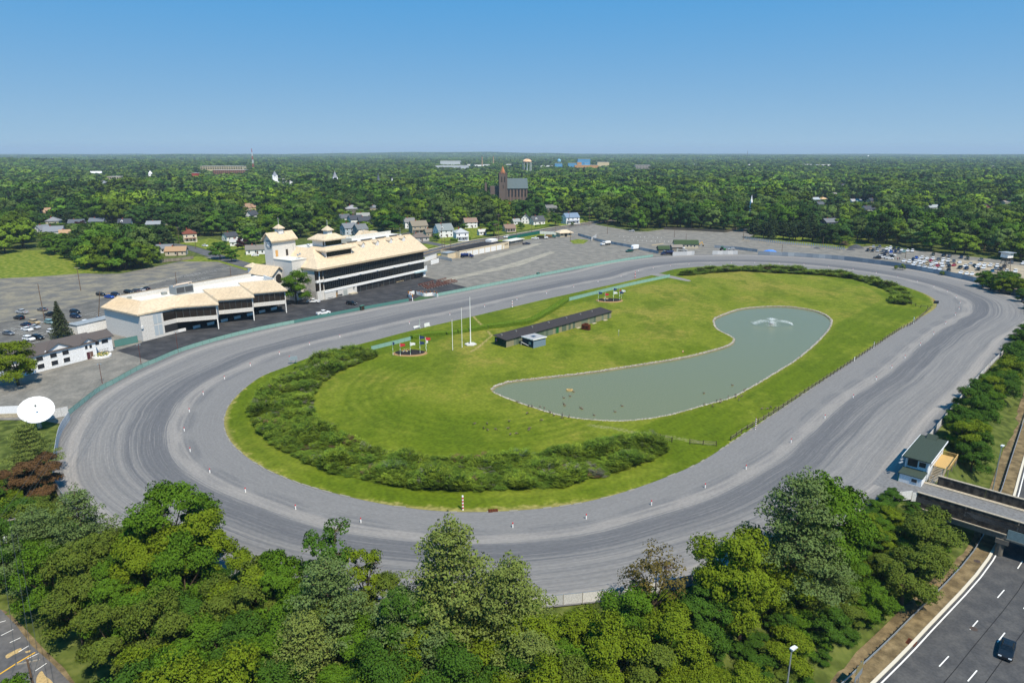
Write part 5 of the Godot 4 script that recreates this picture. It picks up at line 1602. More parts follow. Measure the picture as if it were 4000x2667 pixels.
	for bd in [[1601, 1380, 11.6, 7.6, "near"], [2381, 1174, 12.2, 9.0, "far"]]:
		var c := at2(bd[0], bd[1])
		var t := thing("flag_bed", "low mound of dark mulch under coloured flags, " + ("beside the flagpoles" if bd[4] == "near" else "beside the long infield fence"), "flower bed", w3(c))
		var m := MB.new(); m.lathe(Vector3.ZERO, [Vector2(0, 0.75), Vector2(0.55, 0.62), Vector2(0.85, 0.4)], 30)
		for i in m.v.size(): m.v[i] = Vector3(m.v[i].x * bd[2] / 2, m.v[i].y, m.v[i].z * bd[3] / 2)
		obj("mulch", m, mulch, t)
		var e := MB.new(); e.lathe(Vector3.ZERO, [Vector2(0.85, 0.4), Vector2(1.0, 0.03)], 30)
		for i in e.v.size(): e.v[i] = Vector3(e.v[i].x * bd[2] / 2, e.v[i].y, e.v[i].z * bd[3] / 2)
		obj("bark_edge", e, chips, t)
		leafy(t, "bedding_flowers", 1.5, 0.4, 120, 0.14, [Color(0.6, 0.1, 0.05), Color(0.7, 0.6, 0.1), Color(0.6, 0.6, 0.55), Color(0.08, 0.15, 0.04)], 77).position = Vector3(-bd[2] * 0.14, 0.2, -0.6)
	var blue := mat("flag_navy", col(28, 42, 98), 0.8)
	var fred := mat("flag_red", col(196, 26, 40), 0.8)
	var fwh := mat("flag_white", col(232, 232, 232), 0.8)
	for m in [blue, fred, fwh]:
		m.backlight_enabled = true
		m.backlight = Color(0.5, 0.5, 0.5)
	var z := 2.352
	var n := {}
	for f in [[200, 908, 780, blue, 0], [267, 915, 795, fred, 1], [360, 908, 785, fwh, 1], [449, 892, 775, blue, 1], [446, 846, 725, blue, 1], [501, 852, 740, fred, 1], [507, 872, 765, fwh, 0], [2087, 415, 322, blue, 1], [2148, 418, 335, fred, 1], [2224, 372, 290, blue, 1], [2226, 415, 320, fwh, 1], [2280, 372, 300, fred, 0], [2283, 402, 318, blue, 1], [2301, 390, 303, fwh, 1]]:
		var p := at2(1450 + f[0] / z, 1000 + f[1] / z, 0.4)
		var h := metres_high(p, 1000 + f[2] / z, 0.4)
		var cn: String = "navy" if f[3] == blue else ("red" if f[3] == fred else "white")
		var near: bool = f[0] < 1000
		var t := thing("flag", cn + " pennant on a pale striped pole in " + ("mulch bed beside the flagpoles" if near else "mulch bed beside long infield fence"), "flag", w3(p, 0.38), rng.randf_range(-0.3, 0.3), cn + " pennants in the " + ("near" if near else "far") + " bed")
		var k := 0
		var y := 0.0
		while y < h:
			var b := MB.new(); b.tube(Vector3(0, y, 0), Vector3(0, minf(h, y + 0.8), 0), 0.06, 0.06, 6)
			obj("pole_band", b, [white, mat("mint", col(150, 200, 150), 0.6)][k % 2], t)
			y += 0.8
			k += 1
		var fm := MB.new()
		var last := [Vector3(0, h, 0), Vector3(0, h - 1.5, 0)]
		for i in range(1, 7):
			var s := i / 6.0
			var long := 1.7 if f[4] == 1 else 0.7
			var nx := [Vector3(s * long, h - 0.65 * s - 0.1 * sin(s * 5), 0.16 * sin(s * 7.0)), Vector3(s * long * 0.95, h - 1.5 + 0.55 * s - 0.25 * s * s, 0.16 * sin(s * 7.0 + 0.6))]
			fm.quad(last[0], nx[0], nx[1], last[1])
			last = nx
		obj("pennant", fm, f[3], t)
	# box hedges
	for hd in [["clipped box hedge beside the near flag bed", [1608, 1324, 1680, 1312, 1742, 1309], 2.2, 1.4], ["small clipped box hedge, second from the flag bed", [1744, 1307, 1787, 1301], 2.0, 1.0], ["small clipped box hedge behind the tall flagpole", [1789, 1300, 1830, 1295], 2.2, 1.2], ["clipped box hedge beside the earth path", [1832, 1295, 1900, 1284], 2.4, 1.5], ["longest clipped box hedge curving towards the far flag bed", [1903, 1282, 2003, 1270, 2070, 1259, 2130, 1228, 2175, 1201, 2212, 1177], 3.0, 1.5]]:
		hedge(hd[0], smooth(pts(hd[1]), 1.5), hd[2], hd[3])
	# satellite dish
	var dp := Vector2(-113.6, 152.5)
	var dt := thing("satellite_dish", "huge white satellite dish beside the near bend", "satellite dish", w3(dp))
	var pl := MB.new(); pl.tube(Vector3.ZERO, Vector3(0, 3.6, 0), 0.5, 0.4, 10); obj("pedestal", pl, mat("galvanised"), dt)
	var dn := Node3D.new(); dn.name = "reflector"; dt.add_child(dn)
	dn.position = Vector3(0, 4.2, 0)
	dn.rotation = Vector3(deg_to_rad(40), 0.62, 0)
	dn.rotation_order = EULER_ORDER_YXZ
	var R := 3.75
	var k2 := 20
	for i in k2:                                                             # petals
		var b := MB.new()
		for j in 5:
			var r0 := R * j / 5.0
			var r1 := R * (j + 1) / 5.0
			var a0 := TAU * i / k2 + 0.006
			var a1 := TAU * (i + 1) / k2 - 0.006
			b.quad(Vector3(cos(a0) * r0, r0 * r0 * 0.055, sin(a0) * r0), Vector3(cos(a1) * r0, r0 * r0 * 0.055, sin(a1) * r0), Vector3(cos(a1) * r1, r1 * r1 * 0.055, sin(a1) * r1), Vector3(cos(a0) * r1, r1 * r1 * 0.055, sin(a0) * r1))
		obj("petal", b, mat("dish_white", col(216, 218, 220), 0.6), dn)
	var bk := MB.new()
	for i in 10:
		var a := TAU * i / 10
		bk.beam(Vector3(0, -0.4, 0), Vector3(cos(a) * R, R * R * 0.055 - 0.1, sin(a) * R), 0.1)
	obj("back_ribs", bk, mat("galvanised"), dn)
	var fd := MB.new(); fd.tube(Vector3(0, 2.2, 0), Vector3(0, 2.9, 0), 0.22, 0.16, 8); obj("feed_horn", fd, mat("unit_grey", col(138, 142, 138), 0.7), dn)
	for i in 3:
		var a := TAU * i / 3
		var b := MB.new(); b.beam(Vector3(0, 2.6, 0), Vector3(cos(a) * 1.6, 0.2, sin(a) * 1.6), 0.05); obj("strut", b, mat("galvanised"), dn)
	var pad := thing("dish_pad", "pale concrete slab with low wall beside the satellite dish", "slab", w3(at2(20, 1612)), 0.1)
	bit("slab", pad, rough_mat("pale_slab", col(204, 204, 202), 0.4), -9.0, 5.0, 0, 0.35, -4, 3)
	bit("edge_wall", pad, rough_mat("concrete", col(188, 178, 156), 0.2), -9.2, 5.2, 0, 0.9, 3.0, 3.3)
	bit("hatch", pad, mat("unit_grey"), -5.5, -3.5, 0.35, 1.2, -1.0, 0.4)
	# benches: brown rows before the grandstand, cream ones along its foot, dark ones by the wall
	var bproto := bench("bench_row", "brown slatted bench in the block of rows on the apron", "benches set in rows on the apron", rough_mat("bench_brown", col(104, 60, 44), 0.9, false), 4.0)
	var first := true
	for r in [[1632, 1118, 1694, 1102, 3], [1645, 1123, 1725, 1104, 3], [1655, 1127, 1742, 1106, 4], [1665, 1132, 1748, 1111, 4], [1706, 1101, 1744, 1091, 2], [1733, 1104, 1764, 1096, 2], [1746, 1112, 1788, 1102, 2], [1735, 1108, 1782, 1097, 2]]:
		var a := at2(r[0], r[1])
		var b := at2(r[2], r[3])
		for i in r[4]:
			var p := a.lerp(b, (i + 0.5) / r[4])
			if first:
				bproto.position = w3(p); bproto.rotation.y = heading(b - a)
				first = false
			else: copy(bproto, w3(p), heading(b - a))
	var cb := bench("cream_bench", "cream double bench along the dark foot of grandstand", "cream benches along the grandstand", rough_mat("bench_cream", col(224, 204, 164), 0.9, false), 5.4)
	first = true
	for r in [[1440, 1129, 1464, 1123], [1470, 1122, 1492, 1117], [1497, 1115, 1519, 1110], [1551, 1104, 1572, 1099], [1382, 1142, 1396, 1138]]:
		var a := at2(r[0], r[1])
		var b := at2(r[2], r[3])
		if first:
			cb.position = w3(a.lerp(b, 0.5)); cb.rotation.y = heading(b - a); first = false
		else: copy(cb, w3(a.lerp(b, 0.5)), heading(b - a))
	var kb2 := bench("dark_bench", "dark grey bench against the pale block base of grandstand", "dark benches by the block wall", mat("bench_dark", col(46, 46, 46), 0.8), 3.4)
	kb2.position = w3(at2(1288, 1166)); kb2.rotation.y = heading(Vector2(0.54, 0.84))
	copy(kb2, w3(at2(1327, 1158)), heading(Vector2(0.54, 0.84)))
	# fountain
	var fp := at2(3015, 1266, -0.3)
	var ft := thing("fountain", "white spraying fountain jets on a float in the pond", "fountain", w3(fp, -0.3))
	var fl := MB.new(); fl.lathe(Vector3.ZERO, [Vector2(0.9, 0), Vector2(0.9, 0.3), Vector2(0.4, 0.5), Vector2(0, 0.55)], 10); obj("float", fl, mat("float_dark", col(84, 78, 70), 0.8), ft)
	var spray := mat("spray", Color(0.94, 0.96, 0.97, 0.55), 0.6)
	spray.transparency = BaseMaterial3D.TRANSPARENCY_ALPHA
	spray.backlight_enabled = true
	spray.backlight = Color(0.8, 0.8, 0.8)
	for a in [[-0.25, 7.6], [PI + 0.15, 7.6], [-1.85, 5.0], [1.2, 5.6]]:                                       # arching sheets of drops
		var d := Vector3(cos(a[0]), 0, -sin(a[0]))
		var sdv := Vector3(-d.z, 0, d.x)
		var b := MB.new()
		for i in 2400:
			var s := sqrt(rng.randf())
			var reach: float = a[1] * s
			var top := 1.35 * 4.0 * s * (1.0 - s) * 0.75 + 0.4 * (1.0 - s)
			var q: Vector3 = d * reach + sdv * rng.randfn() * (0.15 + 0.95 * s) + Vector3(0, 0.45 + maxf(0.0, top * rng.randf_range(0.55, 1.1) + rng.randfn() * 0.12), 0)
			q.y = maxf(q.y, 0.02)
			var z0 := rng.randf_range(0.02, 0.065)
			var u := Vector3(rng.randfn(), rng.randfn(), rng.randfn()).normalized() * z0
			var v := u.cross(Vector3(rng.randfn(), rng.randfn(), rng.randfn())).normalized() * z0
			b.tri(q - u, q + u, q + v)
		var o := obj("jet", b, mat("drops", col(240, 244, 246), 0.5), ft)
		o.set_meta("kind", "stuff")
	# juniper beds
	juniper("juniper_bed", "dark evergreen juniper ground cover filling the near bend", PackedVector2Array(pts([1391, 1362, 1294, 1378, 1176, 1430, 1080, 1478, 1008, 1547, 972, 1623, 1003, 1685, 1064, 1741, 1156, 1797, 1309, 1858, 1462, 1886, 1590, 1912, 1717, 1923, 1850, 1922, 1975, 1920, 2207, 1905, 2319, 1876, 2430, 1842, 2520, 1816, 2613, 1766, 2587, 1715, 2546, 1693, 2497, 1691, 2341, 1726, 2274, 1762, 2162, 1764, 2028, 1780, 1908, 1793, 1850, 1796, 1615, 1784, 1462, 1761, 1340, 1710, 1278, 1674, 1227, 1608, 1222, 1552, 1253, 1506, 1309, 1460, 1411, 1419, 1478, 1392, 1470, 1372])), 4600, 0.95)
	juniper("juniper_bed", "dark evergreen juniper ground cover edging the far bend", PackedVector2Array(pts([2640, 1075, 2768, 1050, 2938, 1043, 3108, 1049, 3300, 1072, 3395, 1086, 3472, 1108, 3530, 1131, 3565, 1158, 3562, 1186, 3535, 1193, 3478, 1186, 3470, 1177, 3490, 1163, 3480, 1145, 3425, 1118, 3340, 1092, 3210, 1077, 3000, 1066, 2900, 1060, 2780, 1068, 2680, 1079])), 1900, 1.05)
func bench(called: String, label: String, grp: String, m: Material, L: float) -> Node3D:
	var t := thing(called, label, "bench", Vector3.ZERO, 0.0, grp)
	t.set_meta("stem", called)
	for z in [0.0, 0.2]: bit("seat_slat", t, m, -L / 2, L / 2, 0.45, 0.5, z, z + 0.17)
	for y in [0.62, 0.82]: bit("back_slat", t, m, -L / 2, L / 2, y, y + 0.16, -0.14, -0.09)
	for x in [-L / 2 + 0.15, 0.0, L / 2 - 0.15]:
		var b := MB.new()
		b.bx(x - 0.04, x + 0.04, 0, 0.45, 0.26, 0.34); b.bx(x - 0.04, x + 0.04, 0, 0.98, -0.2, -0.14); b.bx(x - 0.04, x + 0.04, 0.4, 0.45, -0.16, 0.34)
		obj("leg_frame", b, mat("leg_pale", col(196, 190, 180), 0.7), t)
	return t
func hedge(label: String, line: PackedVector2Array, wide: float, high: float) -> void:
	var t := thing("box_hedge", label, "hedge")
	var b := MB.new()
	var cols := [Color(0.15, 0.24, 0.02), Color(0.18, 0.27, 0.025), Color(0.11, 0.19, 0.015)]
	var core := MB.new()
	var q := walk(line, 0.5)
	for i in q.size() - 1:
		core.beam(w3(q[i][0], high * 0.45), w3(q[i + 1][0], high * 0.45), wide * 0.8, high * 0.86)
	core.tint(Color(0.11, 0.19, 0.015))
	var core_o := obj("twigs", core, leaf_mat(), t)
	for e in q:
		var s := Vector2(e[1].y, -e[1].x)
		for k in int(70 * wide / 2.4):
			var f := rng.randf()
			var o: Vector3
			if f < 0.5: o = w3(e[0] + e[1] * rng.randf_range(0, 0.5) + s * rng.randf_range(-wide / 2, wide / 2), high + rng.randf_range(-0.14, 0.06))
			else: o = w3(e[0] + e[1] * rng.randf_range(0, 0.5) + s * (wide / 2 + rng.randf_range(-0.12, 0.05)) * (1 if f < 0.75 else -1), rng.randf() * high)
			var u := Vector3(rng.randfn(), rng.randfn() * 0.6, rng.randfn()).normalized() * rng.randf_range(0.09, 0.17)
			var v := u.cross(Vector3(rng.randfn(), rng.randfn(), rng.randfn())).normalized() * 0.13
			b.tri(o - u, o + u, o + v)
			b.tint(cols[rng.randi() % 3])
	obj("foliage", b, leaf_mat(), t)
func juniper(called: String, label: String, poly: PackedVector2Array, n: int, size: float) -> void:
	# spreading fans of sprays, low in the middle of each plant
	var t := MB.new()
	var q := RandomNumberGenerator.new(); q.seed = 91
	for k in 46:
		var a := q.randf() * TAU
		var rise := q.randf_range(0.15, 0.75)
		var d := Vector3(cos(a), 0, sin(a))
		var base := d * q.randf_range(0.0, 0.5) + Vector3(0, 0.25 + rise * 0.45, 0)
		var tip := d * q.randf_range(0.9, 1.7) + Vector3(0, 0.3 + rise * q.randf_range(0.5, 1.3), 0)
		var sd := Vector3(-d.z, 0, d.x)
		for j in 9:
			var f := j / 9.0
			var p := base.lerp(tip, f) + Vector3(q.randfn(), q.randfn() * 0.6, q.randfn()) * 0.06
			for s in [-1, 1]:
				var lv: Vector3 = (d * 0.55 + sd * s * 0.6 + Vector3(0, q.randf_range(-0.1, 0.35), 0)).normalized() * 0.46 * (1.1 - f * 0.6)
				t.tri(p, p + lv, p + lv * 0.55 + Vector3(0, 0.02, 0) + d * 0.16)
			t.tint(Color(1, 1, 1) * q.randf_range(0.55, 1.4))
	poly = Geometry2D.offset_polygon(poly, -0.9)[0]
	var mm := MultiMesh.new()
	mm.transform_format = MultiMesh.TRANSFORM_3D
	mm.use_colors = true
	mm.mesh = t.mesh()
	var box := Rect2(poly[0], Vector2.ZERO)
	for p in poly: box = box.expand(p)
	var pl := []
	var nz := FastNoiseLite.new(); nz.seed = 8; nz.frequency = 0.09
	while pl.size() < n:
		var p := Vector2(q.randf_range(box.position.x, box.end.x), q.randf_range(box.position.y, box.end.y))
		if Geometry2D.is_point_in_polygon(p, poly): pl.append(p)
	mm.instance_count = n
	for i in n:
		var h := nz.get_noise_2d(pl[i].x, pl[i].y)
		var s := size * (1.0 + 0.5 * h + q.randf_range(-0.2, 0.3))
		mm.set_instance_transform(i, Transform3D(Basis(Vector3.UP, q.randf() * TAU).scaled(Vector3(s, s * (1.0 + 1.6 * h + q.randf_range(-0.25, 0.45)), s)), w3(pl[i], -0.05)))
		var c := Color(0.080, 0.142, 0.014).lerp(Color(0.150, 0.208, 0.018), clampf(0.5 + nz.get_noise_2d(pl[i].x * 2.3 + 90, pl[i].y * 2.3) * 1.4, 0, 1))
		var odd := q.randf()
		if odd < 0.012: c = Color(0.16, 0.10, 0.05)
		elif odd < 0.04: c = Color(0.14, 0.14, 0.09)
		elif nz.get_noise_2d(pl[i].x * 1.1 - 300, pl[i].y * 1.1) > 0.52: c = Color(0.11, 0.16, 0.07)
		mm.set_instance_color(i, c * q.randf_range(0.62, 1.45))
	var o := MultiMeshInstance3D.new()
	o.multimesh = mm
	o.name = numbered(called)
	o.material_override = leaf_mat()
	add_child(o)
	tag(o, label, "shrubs", "", "stuff")
	var soil := MB.new()
	soil.cap(poly, 0.052)
	var so := struct("bed_soil", soil, rough_mat("bed_soil", col(44, 46, 26), 0.6, false))

# ------------------------------------------------------------------ vehicles (local x is forward)
var car_mesh := {}
func car_shape(key: String, f: Callable) -> Mesh:
	if not car_mesh.has(key):
		var b := MB.new()
		f.call(b)
		car_mesh[key] = b.mesh()
	return car_mesh[key]
func shell(b: MB, out: Array, half: float, tuck: float) -> void:   # side outline with edges tucked in towards the flanks
	b.profile(out, -half + tuck, half - tuck)
	var c := Vector2.ZERO
	for p in out: c += p
	c /= out.size()
	for s in [-1.0, 1.0]:
		var inn := []
		for p in out: inn.append(c + (p - c) * Vector2(0.965, 0.86))
		for i in out.size():
			var j := (i + 1) % out.size()
			b.quad(Vector3(out[i].x, out[i].y, s * (half - tuck)), Vector3(out[j].x, out[j].y, s * (half - tuck)), Vector3(inn[j].x, inn[j].y, s * half), Vector3(inn[i].x, inn[i].y, s * half))
		var t := Geometry2D.triangulate_polygon(PackedVector2Array(inn))
		for i in t: b.v.append(Vector3(inn[i].x, inn[i].y, s * half))
func cabin(b: MB, x0: float, x1: float, u0: float, u1: float, y0: float, y1: float, w0: float, w1: float) -> void:
	var lo := [Vector3(x0, y0, -w0), Vector3(x1, y0, -w0), Vector3(x1, y0, w0), Vector3(x0, y0, w0)]
	var hi := [Vector3(u0, y1, -w1), Vector3(u1, y1, -w1), Vector3(u1, y1, w1), Vector3(u0, y1, w1)]
	for i in 4:
		var j := (i + 1) % 4
		b.quad(lo[i], lo[j], hi[j], hi[i])
	b.quad(hi[0], hi[1], hi[2], hi[3])
func paint(c: Color) -> Material: return mat("paint_%d_%d_%d" % [c.r8, c.g8, c.b8], c, 0.25, 0.0)
var PAINT := {"white": Color8(226, 228, 230), "black": Color8(22, 24, 28), "navy": Color8(24, 34, 62), "blue": Color8(28, 70, 160), "silver": Color8(164, 168, 172), "grey": Color8(92, 96, 102), "red": Color8(150, 20, 30), "tan": Color8(176, 156, 120), "green": Color8(16, 74, 62), "olive": Color8(62, 64, 52), "teal": Color8(120, 150, 150), "yellow": Color8(220, 170, 20)}
func car(kind: String, tone: String, p: Vector2, dir: Vector2, where: String, grp := "", y := 0.0) -> Node3D:
	var word := {"sedan": "sedan", "suv": "sport utility car", "pickup": "pickup truck"}
	var t := thing(("parked_" if grp != "" else "") + {"sedan": "sedan", "suv": "suv", "pickup": "pickup_truck"}[kind], tone + " " + word[kind] + " " + where, "car" if kind != "pickup" else "pickup", w3(p, y), heading(dir), (tone + " " + word[kind] + "s " + grp) if grp != "" else "")
	var pm := paint(PAINT[tone])
	var glass := mat("car_glass", col(18, 22, 27), 0.06)
	var wr := 0.33
	var ax := [-1.38, 1.42]
	var half := 0.9
	var front := 2.32
	var rear := -2.34
	var hl := 0.66
	if kind == "sedan":
		obj("body", car_shape("sedan_body", func(b): shell(b, [Vector2(-2.3, 0.3), Vector2(-2.36, 0.72), Vector2(-2.2, 0.95), Vector2(-1.3, 1.0), Vector2(0.95, 0.97), Vector2(2.0, 0.82), Vector2(2.3, 0.66), Vector2(2.34, 0.32), Vector2(2.1, 0.22), Vector2(-2.1, 0.22)], 0.9, 0.12)), pm, t)
		obj("windows", car_shape("sedan_glass", func(b): cabin(b, -1.75, 1.05, -1.0, 0.25, 0.95, 1.40, 0.78, 0.62)), glass, t)
		obj("roof", car_shape("sedan_roof", func(b): cabin(b, -1.08, 0.34, -0.9, 0.14, 1.37, 1.46, 0.65, 0.56)), pm, t)
	elif kind == "suv":
		wr = 0.38; hl = 0.8
		obj("body", car_shape("suv_body", func(b): shell(b, [Vector2(-2.25, 0.38), Vector2(-2.3, 0.9), Vector2(-2.2, 1.12), Vector2(0.95, 1.12), Vector2(2.05, 1.02), Vector2(2.3, 0.85), Vector2(2.34, 0.42), Vector2(2.1, 0.3), Vector2(-2.1, 0.3)], 0.94, 0.12)), pm, t)
		obj("windows", car_shape("suv_glass", func(b): cabin(b, -2.2, 1.15, -1.85, 0.45, 1.08, 1.64, 0.84, 0.7)), glass, t)
		obj("roof", car_shape("suv_roof", func(b): cabin(b, -2.0, 0.5, -1.8, 0.3, 1.62, 1.74, 0.73, 0.62)), pm, t)
		half = 0.94
	else:
		wr = 0.4; hl = 0.9; half = 0.97; front = 2.85; rear = -2.85; ax = [-1.75, 1.85]
		obj("body", car_shape("pick_body", func(b): shell(b, [Vector2(0.0, 0.42), Vector2(-0.55, 0.42), Vector2(-0.55, 1.2), Vector2(1.25, 1.2), Vector2(2.55, 1.08), Vector2(2.82, 0.95), Vector2(2.86, 0.46), Vector2(2.6, 0.36), Vector2(0.6, 0.36)], 0.97, 0.1)), pm, t)
		obj("bed", car_shape("pick_bed", func(b):
			b.bx(-2.85, -0.58, 0.45, 0.62, -0.95, 0.95)
			for s in [-0.95, 0.83]: b.bx(-2.85, -0.58, 0.62, 1.16, s, s + 0.12)
			b.bx(-2.85, -2.74, 0.62, 1.16, -0.82, 0.82)
			b.bx(-0.68, -0.58, 0.62, 1.16, -0.82, 0.82)), pm, t)
		obj("bed_floor", car_shape("pick_floor", func(b): b.bx(-2.73, -0.69, 0.62, 0.66, -0.82, 0.82)), mat("bed_dark", col(34, 34, 36), 0.8), t)
		obj("windows", car_shape("pick_glass", func(b): cabin(b, -0.55, 1.4, -0.4, 0.75, 1.16, 1.74, 0.88, 0.72)), glass, t)
		obj("roof", car_shape("pick_roof", func(b): cabin(b, -0.52, 0.82, -0.35, 0.66, 1.72, 1.86, 0.75, 0.64)), pm, t)
	wheels(t, ax, half, wr)
	var lm := car_shape("lamp", func(b): b.bx(-0.04, 0.04, -0.09, 0.09, -0.2, 0.2))
	for s in [-1.0, 1.0]:
		var o := obj("headlight", lm, mat("headlight", col(220, 224, 226), 0.2), t); o.position = Vector3(front, hl, s * (half - 0.3))
		var q := obj("tail_light", lm, mat("tail_light", col(150, 16, 18), 0.3), t); q.position = Vector3(rear, hl + 0.06, s * (half - 0.25))
	if kind != "pickup":
		pass
	return t
func wheels(t: Node3D, ax: Array, half: float, r: float) -> void:
	var tm := car_shape("tyre%f" % r, func(b): 
		b.tube(Vector3(0, 0, -0.11), Vector3(0, 0, 0.11), r, r, 12))
	var rm := car_shape("rim%f" % r, func(b): b.tube(Vector3(0, 0, -0.02), Vector3(0, 0, 0.02), r * 0.6, r * 0.55, 10))
	for x in ax:
		for s in [-1.0, 1.0]:
			var w := Node3D.new(); w.name = "wheel"; t.add_child(w, true)
			w.position = Vector3(x, r, s * (half - 0.08))
			obj("tyre", tm, mat("tyre", col(20, 20, 21), 0.9), w)
			var o := obj("rim", rm, mat("rim", col(140, 142, 146), 0.35, 0.6), w)
			o.position.z = s * 0.11
func truck(label: String, p: Vector2, dir: Vector2, cab: Color, cargo: String, lc: Color) -> Node3D:
	var t := thing({"tank": "tank_truck", "dump": "dump_truck", "bus": "utility_truck"}[cargo], label, "truck", w3(p), heading(dir))
	var pm := paint(cab)
	bit("chassis", t, mat("bed_dark", col(34, 34, 36), 0.8), -4.2, 3.6, 0.6, 0.95, -0.5, 0.5)
	var b := MB.new()
	shell(b, [Vector2(1.0, 0.7), Vector2(1.0, 1.9), Vector2(2.3, 1.9), Vector2(3.7, 1.65), Vector2(3.8, 0.7)], 1.1, 0.15)
	obj("cab", b, pm, t)
	var g := MB.new(); cabin(g, 1.0, 2.55, 1.05, 2.15, 1.85, 2.65, 1.08, 0.95); obj("windows", g, mat("car_glass", col(18, 22, 27), 0.06), t)
	var r := MB.new(); cabin(r, 0.98, 2.25, 1.05, 2.05, 2.6, 2.78, 1.0, 0.9); obj("cab_roof", r, pm, t)
	var lm := paint(lc)
	if cargo == "tank":
		var k := MB.new()
		for i in 14:
			var a0 := TAU * i / 14
			var a1 := TAU * (i + 1) / 14
			var q0 := Vector3(0, 1.95 + sin(a0) * 0.95, cos(a0) * 1.15)
			var q1 := Vector3(0, 1.95 + sin(a1) * 0.95, cos(a1) * 1.15)
			k.quad(q0 + Vector3(-4.3, 0, 0), q1 + Vector3(-4.3, 0, 0), q1 + Vector3(0.6, 0, 0), q0 + Vector3(0.6, 0, 0))
			for x in [-4.3, 0.6]: k.tri(Vector3(x, 1.95, 0), q0 + Vector3(x, 0, 0), q1 + Vector3(x, 0, 0))
		obj("tank", k, lm, t)
		bit("hatch", t, lm, -2.0, -1.4, 2.88, 3.05, -0.3, 0.3)
		bit("rear_step", t, mat("bed_dark"), -4.7, -4.3, 0.7, 1.0, -1.0, 1.0)
	else:
		var k := MB.new()
		k.bx(-4.4, 0.7, 1.0, 1.2, -1.2, 1.2)
		for s in [-1.2, 1.08]: k.bx(-4.4, 0.7, 1.2, 2.4, s, s + 0.12)
		k.bx(-4.4, -4.28, 1.2, 2.4, -1.08, 1.08)
		k.bx(0.58, 0.7, 1.2, 2.6, -1.08, 1.08)
		obj("body", k, lm, t)
	wheels(t, [-3.2, 2.8], 1.1, 0.52)
	bit("bumper", t, mat("galvanised"), 3.8, 3.95, 0.55, 0.8, -1.05, 1.05)
	return t
func make_vehicles() -> void:
	var right := Vector2(-0.62, -0.78)
	var z := 3.618
	var lot := "in the lot beyond the far bend"
	for c in [[225, 50, "suv", "silver"], [315, 45, "suv", "grey"], [275, 75, "suv", "grey"], [185, 75, "suv", "tan"], [148, 97, "suv", "black"], [215, 103, "suv", "black"], [290, 103, "sedan", "silver"], [360, 112, "suv", "grey"], [415, 78, "suv", "white"], [468, 63, "suv", "white"], [462, 97, "sedan", "white"], [520, 72, "suv", "black"], [580, 80, "suv", "black"], [408, 122, "suv", "navy"], [475, 122, "suv", "blue"], [540, 118, "suv", "navy"], [605, 130, "suv", "grey"], [630, 93, "sedan", "white"], [662, 115, "suv", "teal"], [713, 100, "sedan", "white"], [778, 106, "suv", "white"]]:
		car(c[2], c[3], at2(3350 + c[0] / z, 950 + (c[1] + 14) / z), Vector2(-0.55, -0.83), "parked at the edge of the far car lot below the trees", "at the edge of the far car lot")
	for c in [[280, 205, "suv", "black", -1], [350, 192, "suv", "white", 1], [350, 166, "suv", "navy", -1], [490, 168, "suv", "white", 1], [452, 212, "suv", "white", 1], [460, 186, "suv", "black", -1]]:
		car(c[2], c[3], at2(3350 + c[0] / z, 950 + (c[1] + 14) / z), Vector2(0.93 * c[4], -0.36 * c[4]), "in the small cluster behind the far wall", "clustered behind the far wall")
	var bays_ := [[665, 248, "sedan", "white"], [735, 262, "suv", "white"], [790, 228, "suv", "navy"], [835, 200, "sedan", "blue"], [820, 265, "suv", "white"], [868, 240, "sedan", "white"], [910, 203, "suv", "white"], [795, 297, "sedan", "white"], [897, 278, "suv", "white"], [950, 255, "sedan", "white"], [985, 210, "sedan", "white"], [868, 320, "sedan", "white"], [978, 290, "suv", "tan"], [1037, 243, "sedan", "red"], [1068, 218, "suv", "white"], [1055, 298, "suv", "white"], [1113, 275, "sedan", "white"], [1145, 230, "suv", "grey"], [1215, 235, "suv", "white"], [1133, 315, "sedan", "red"], [1192, 283, "suv", "white"], [1208, 318, "sedan", "white"], [1285, 248, "suv", "white"], [1280, 288, "suv", "grey"], [1296, 325, "suv", "black"], [1363, 257, "suv", "grey"], [1365, 308, "sedan", "red"], [1448, 267, "sedan", "white"], [1285, 385, "suv", "black"], [1030, 345, "sedan", "white"], [1095, 355, "sedan", "white"], [945, 333, "sedan", "white"], [1165, 365, "sedan", "white"], [1070, 158, "suv", "olive"], [1220, 172, "suv", "black"], [1300, 182, "suv", "grey"], [1468, 197, "suv", "navy"], [1558, 212, "pickup", "olive"], [1752, 232, "pickup", "grey"], [1605, 285, "sedan", "silver"], [1450, 345, "suv", "black"], [1530, 318, "sedan", "white"], [1543, 354, "suv", "navy"], [1655, 312, "sedan", "black"], [1730, 296, "sedan", "white"], [1695, 330, "suv", "white"], [1710, 367, "suv", "black"], [1797, 305, "sedan", "white"], [1787, 345, "sedan", "white"], [1882, 315, "suv", "white"], [1975, 320, "suv", "white"], [1958, 358, "sedan", "grey"], [1908, 393, "sedan", "silver"], [2028, 367, "suv", "black"], [2075, 330, "suv", "black"], [2115, 388, "sedan", "white"], [2235, 398, "suv", "white"], [2180, 268, "suv", "grey"], [2345, 285, "suv", "white"], [1465, 412, "sedan", "white"], [1547, 428, "sedan", "white"], [1622, 435, "sedan", "white"], [1822, 462, "suv", "blue"]]
	for c in bays_:
		car(c[2], c[3], at2(3350 + c[0] / z, 950 + (c[1] + 14) / z), right.rotated(rng.randf_range(-0.12, 0.12)), "in the sandy car lot behind far bend wall", "in the sandy lot behind the far wall")
	# left lot
	z = 2.851
	var dirl := Vector2(0.92, -0.38)
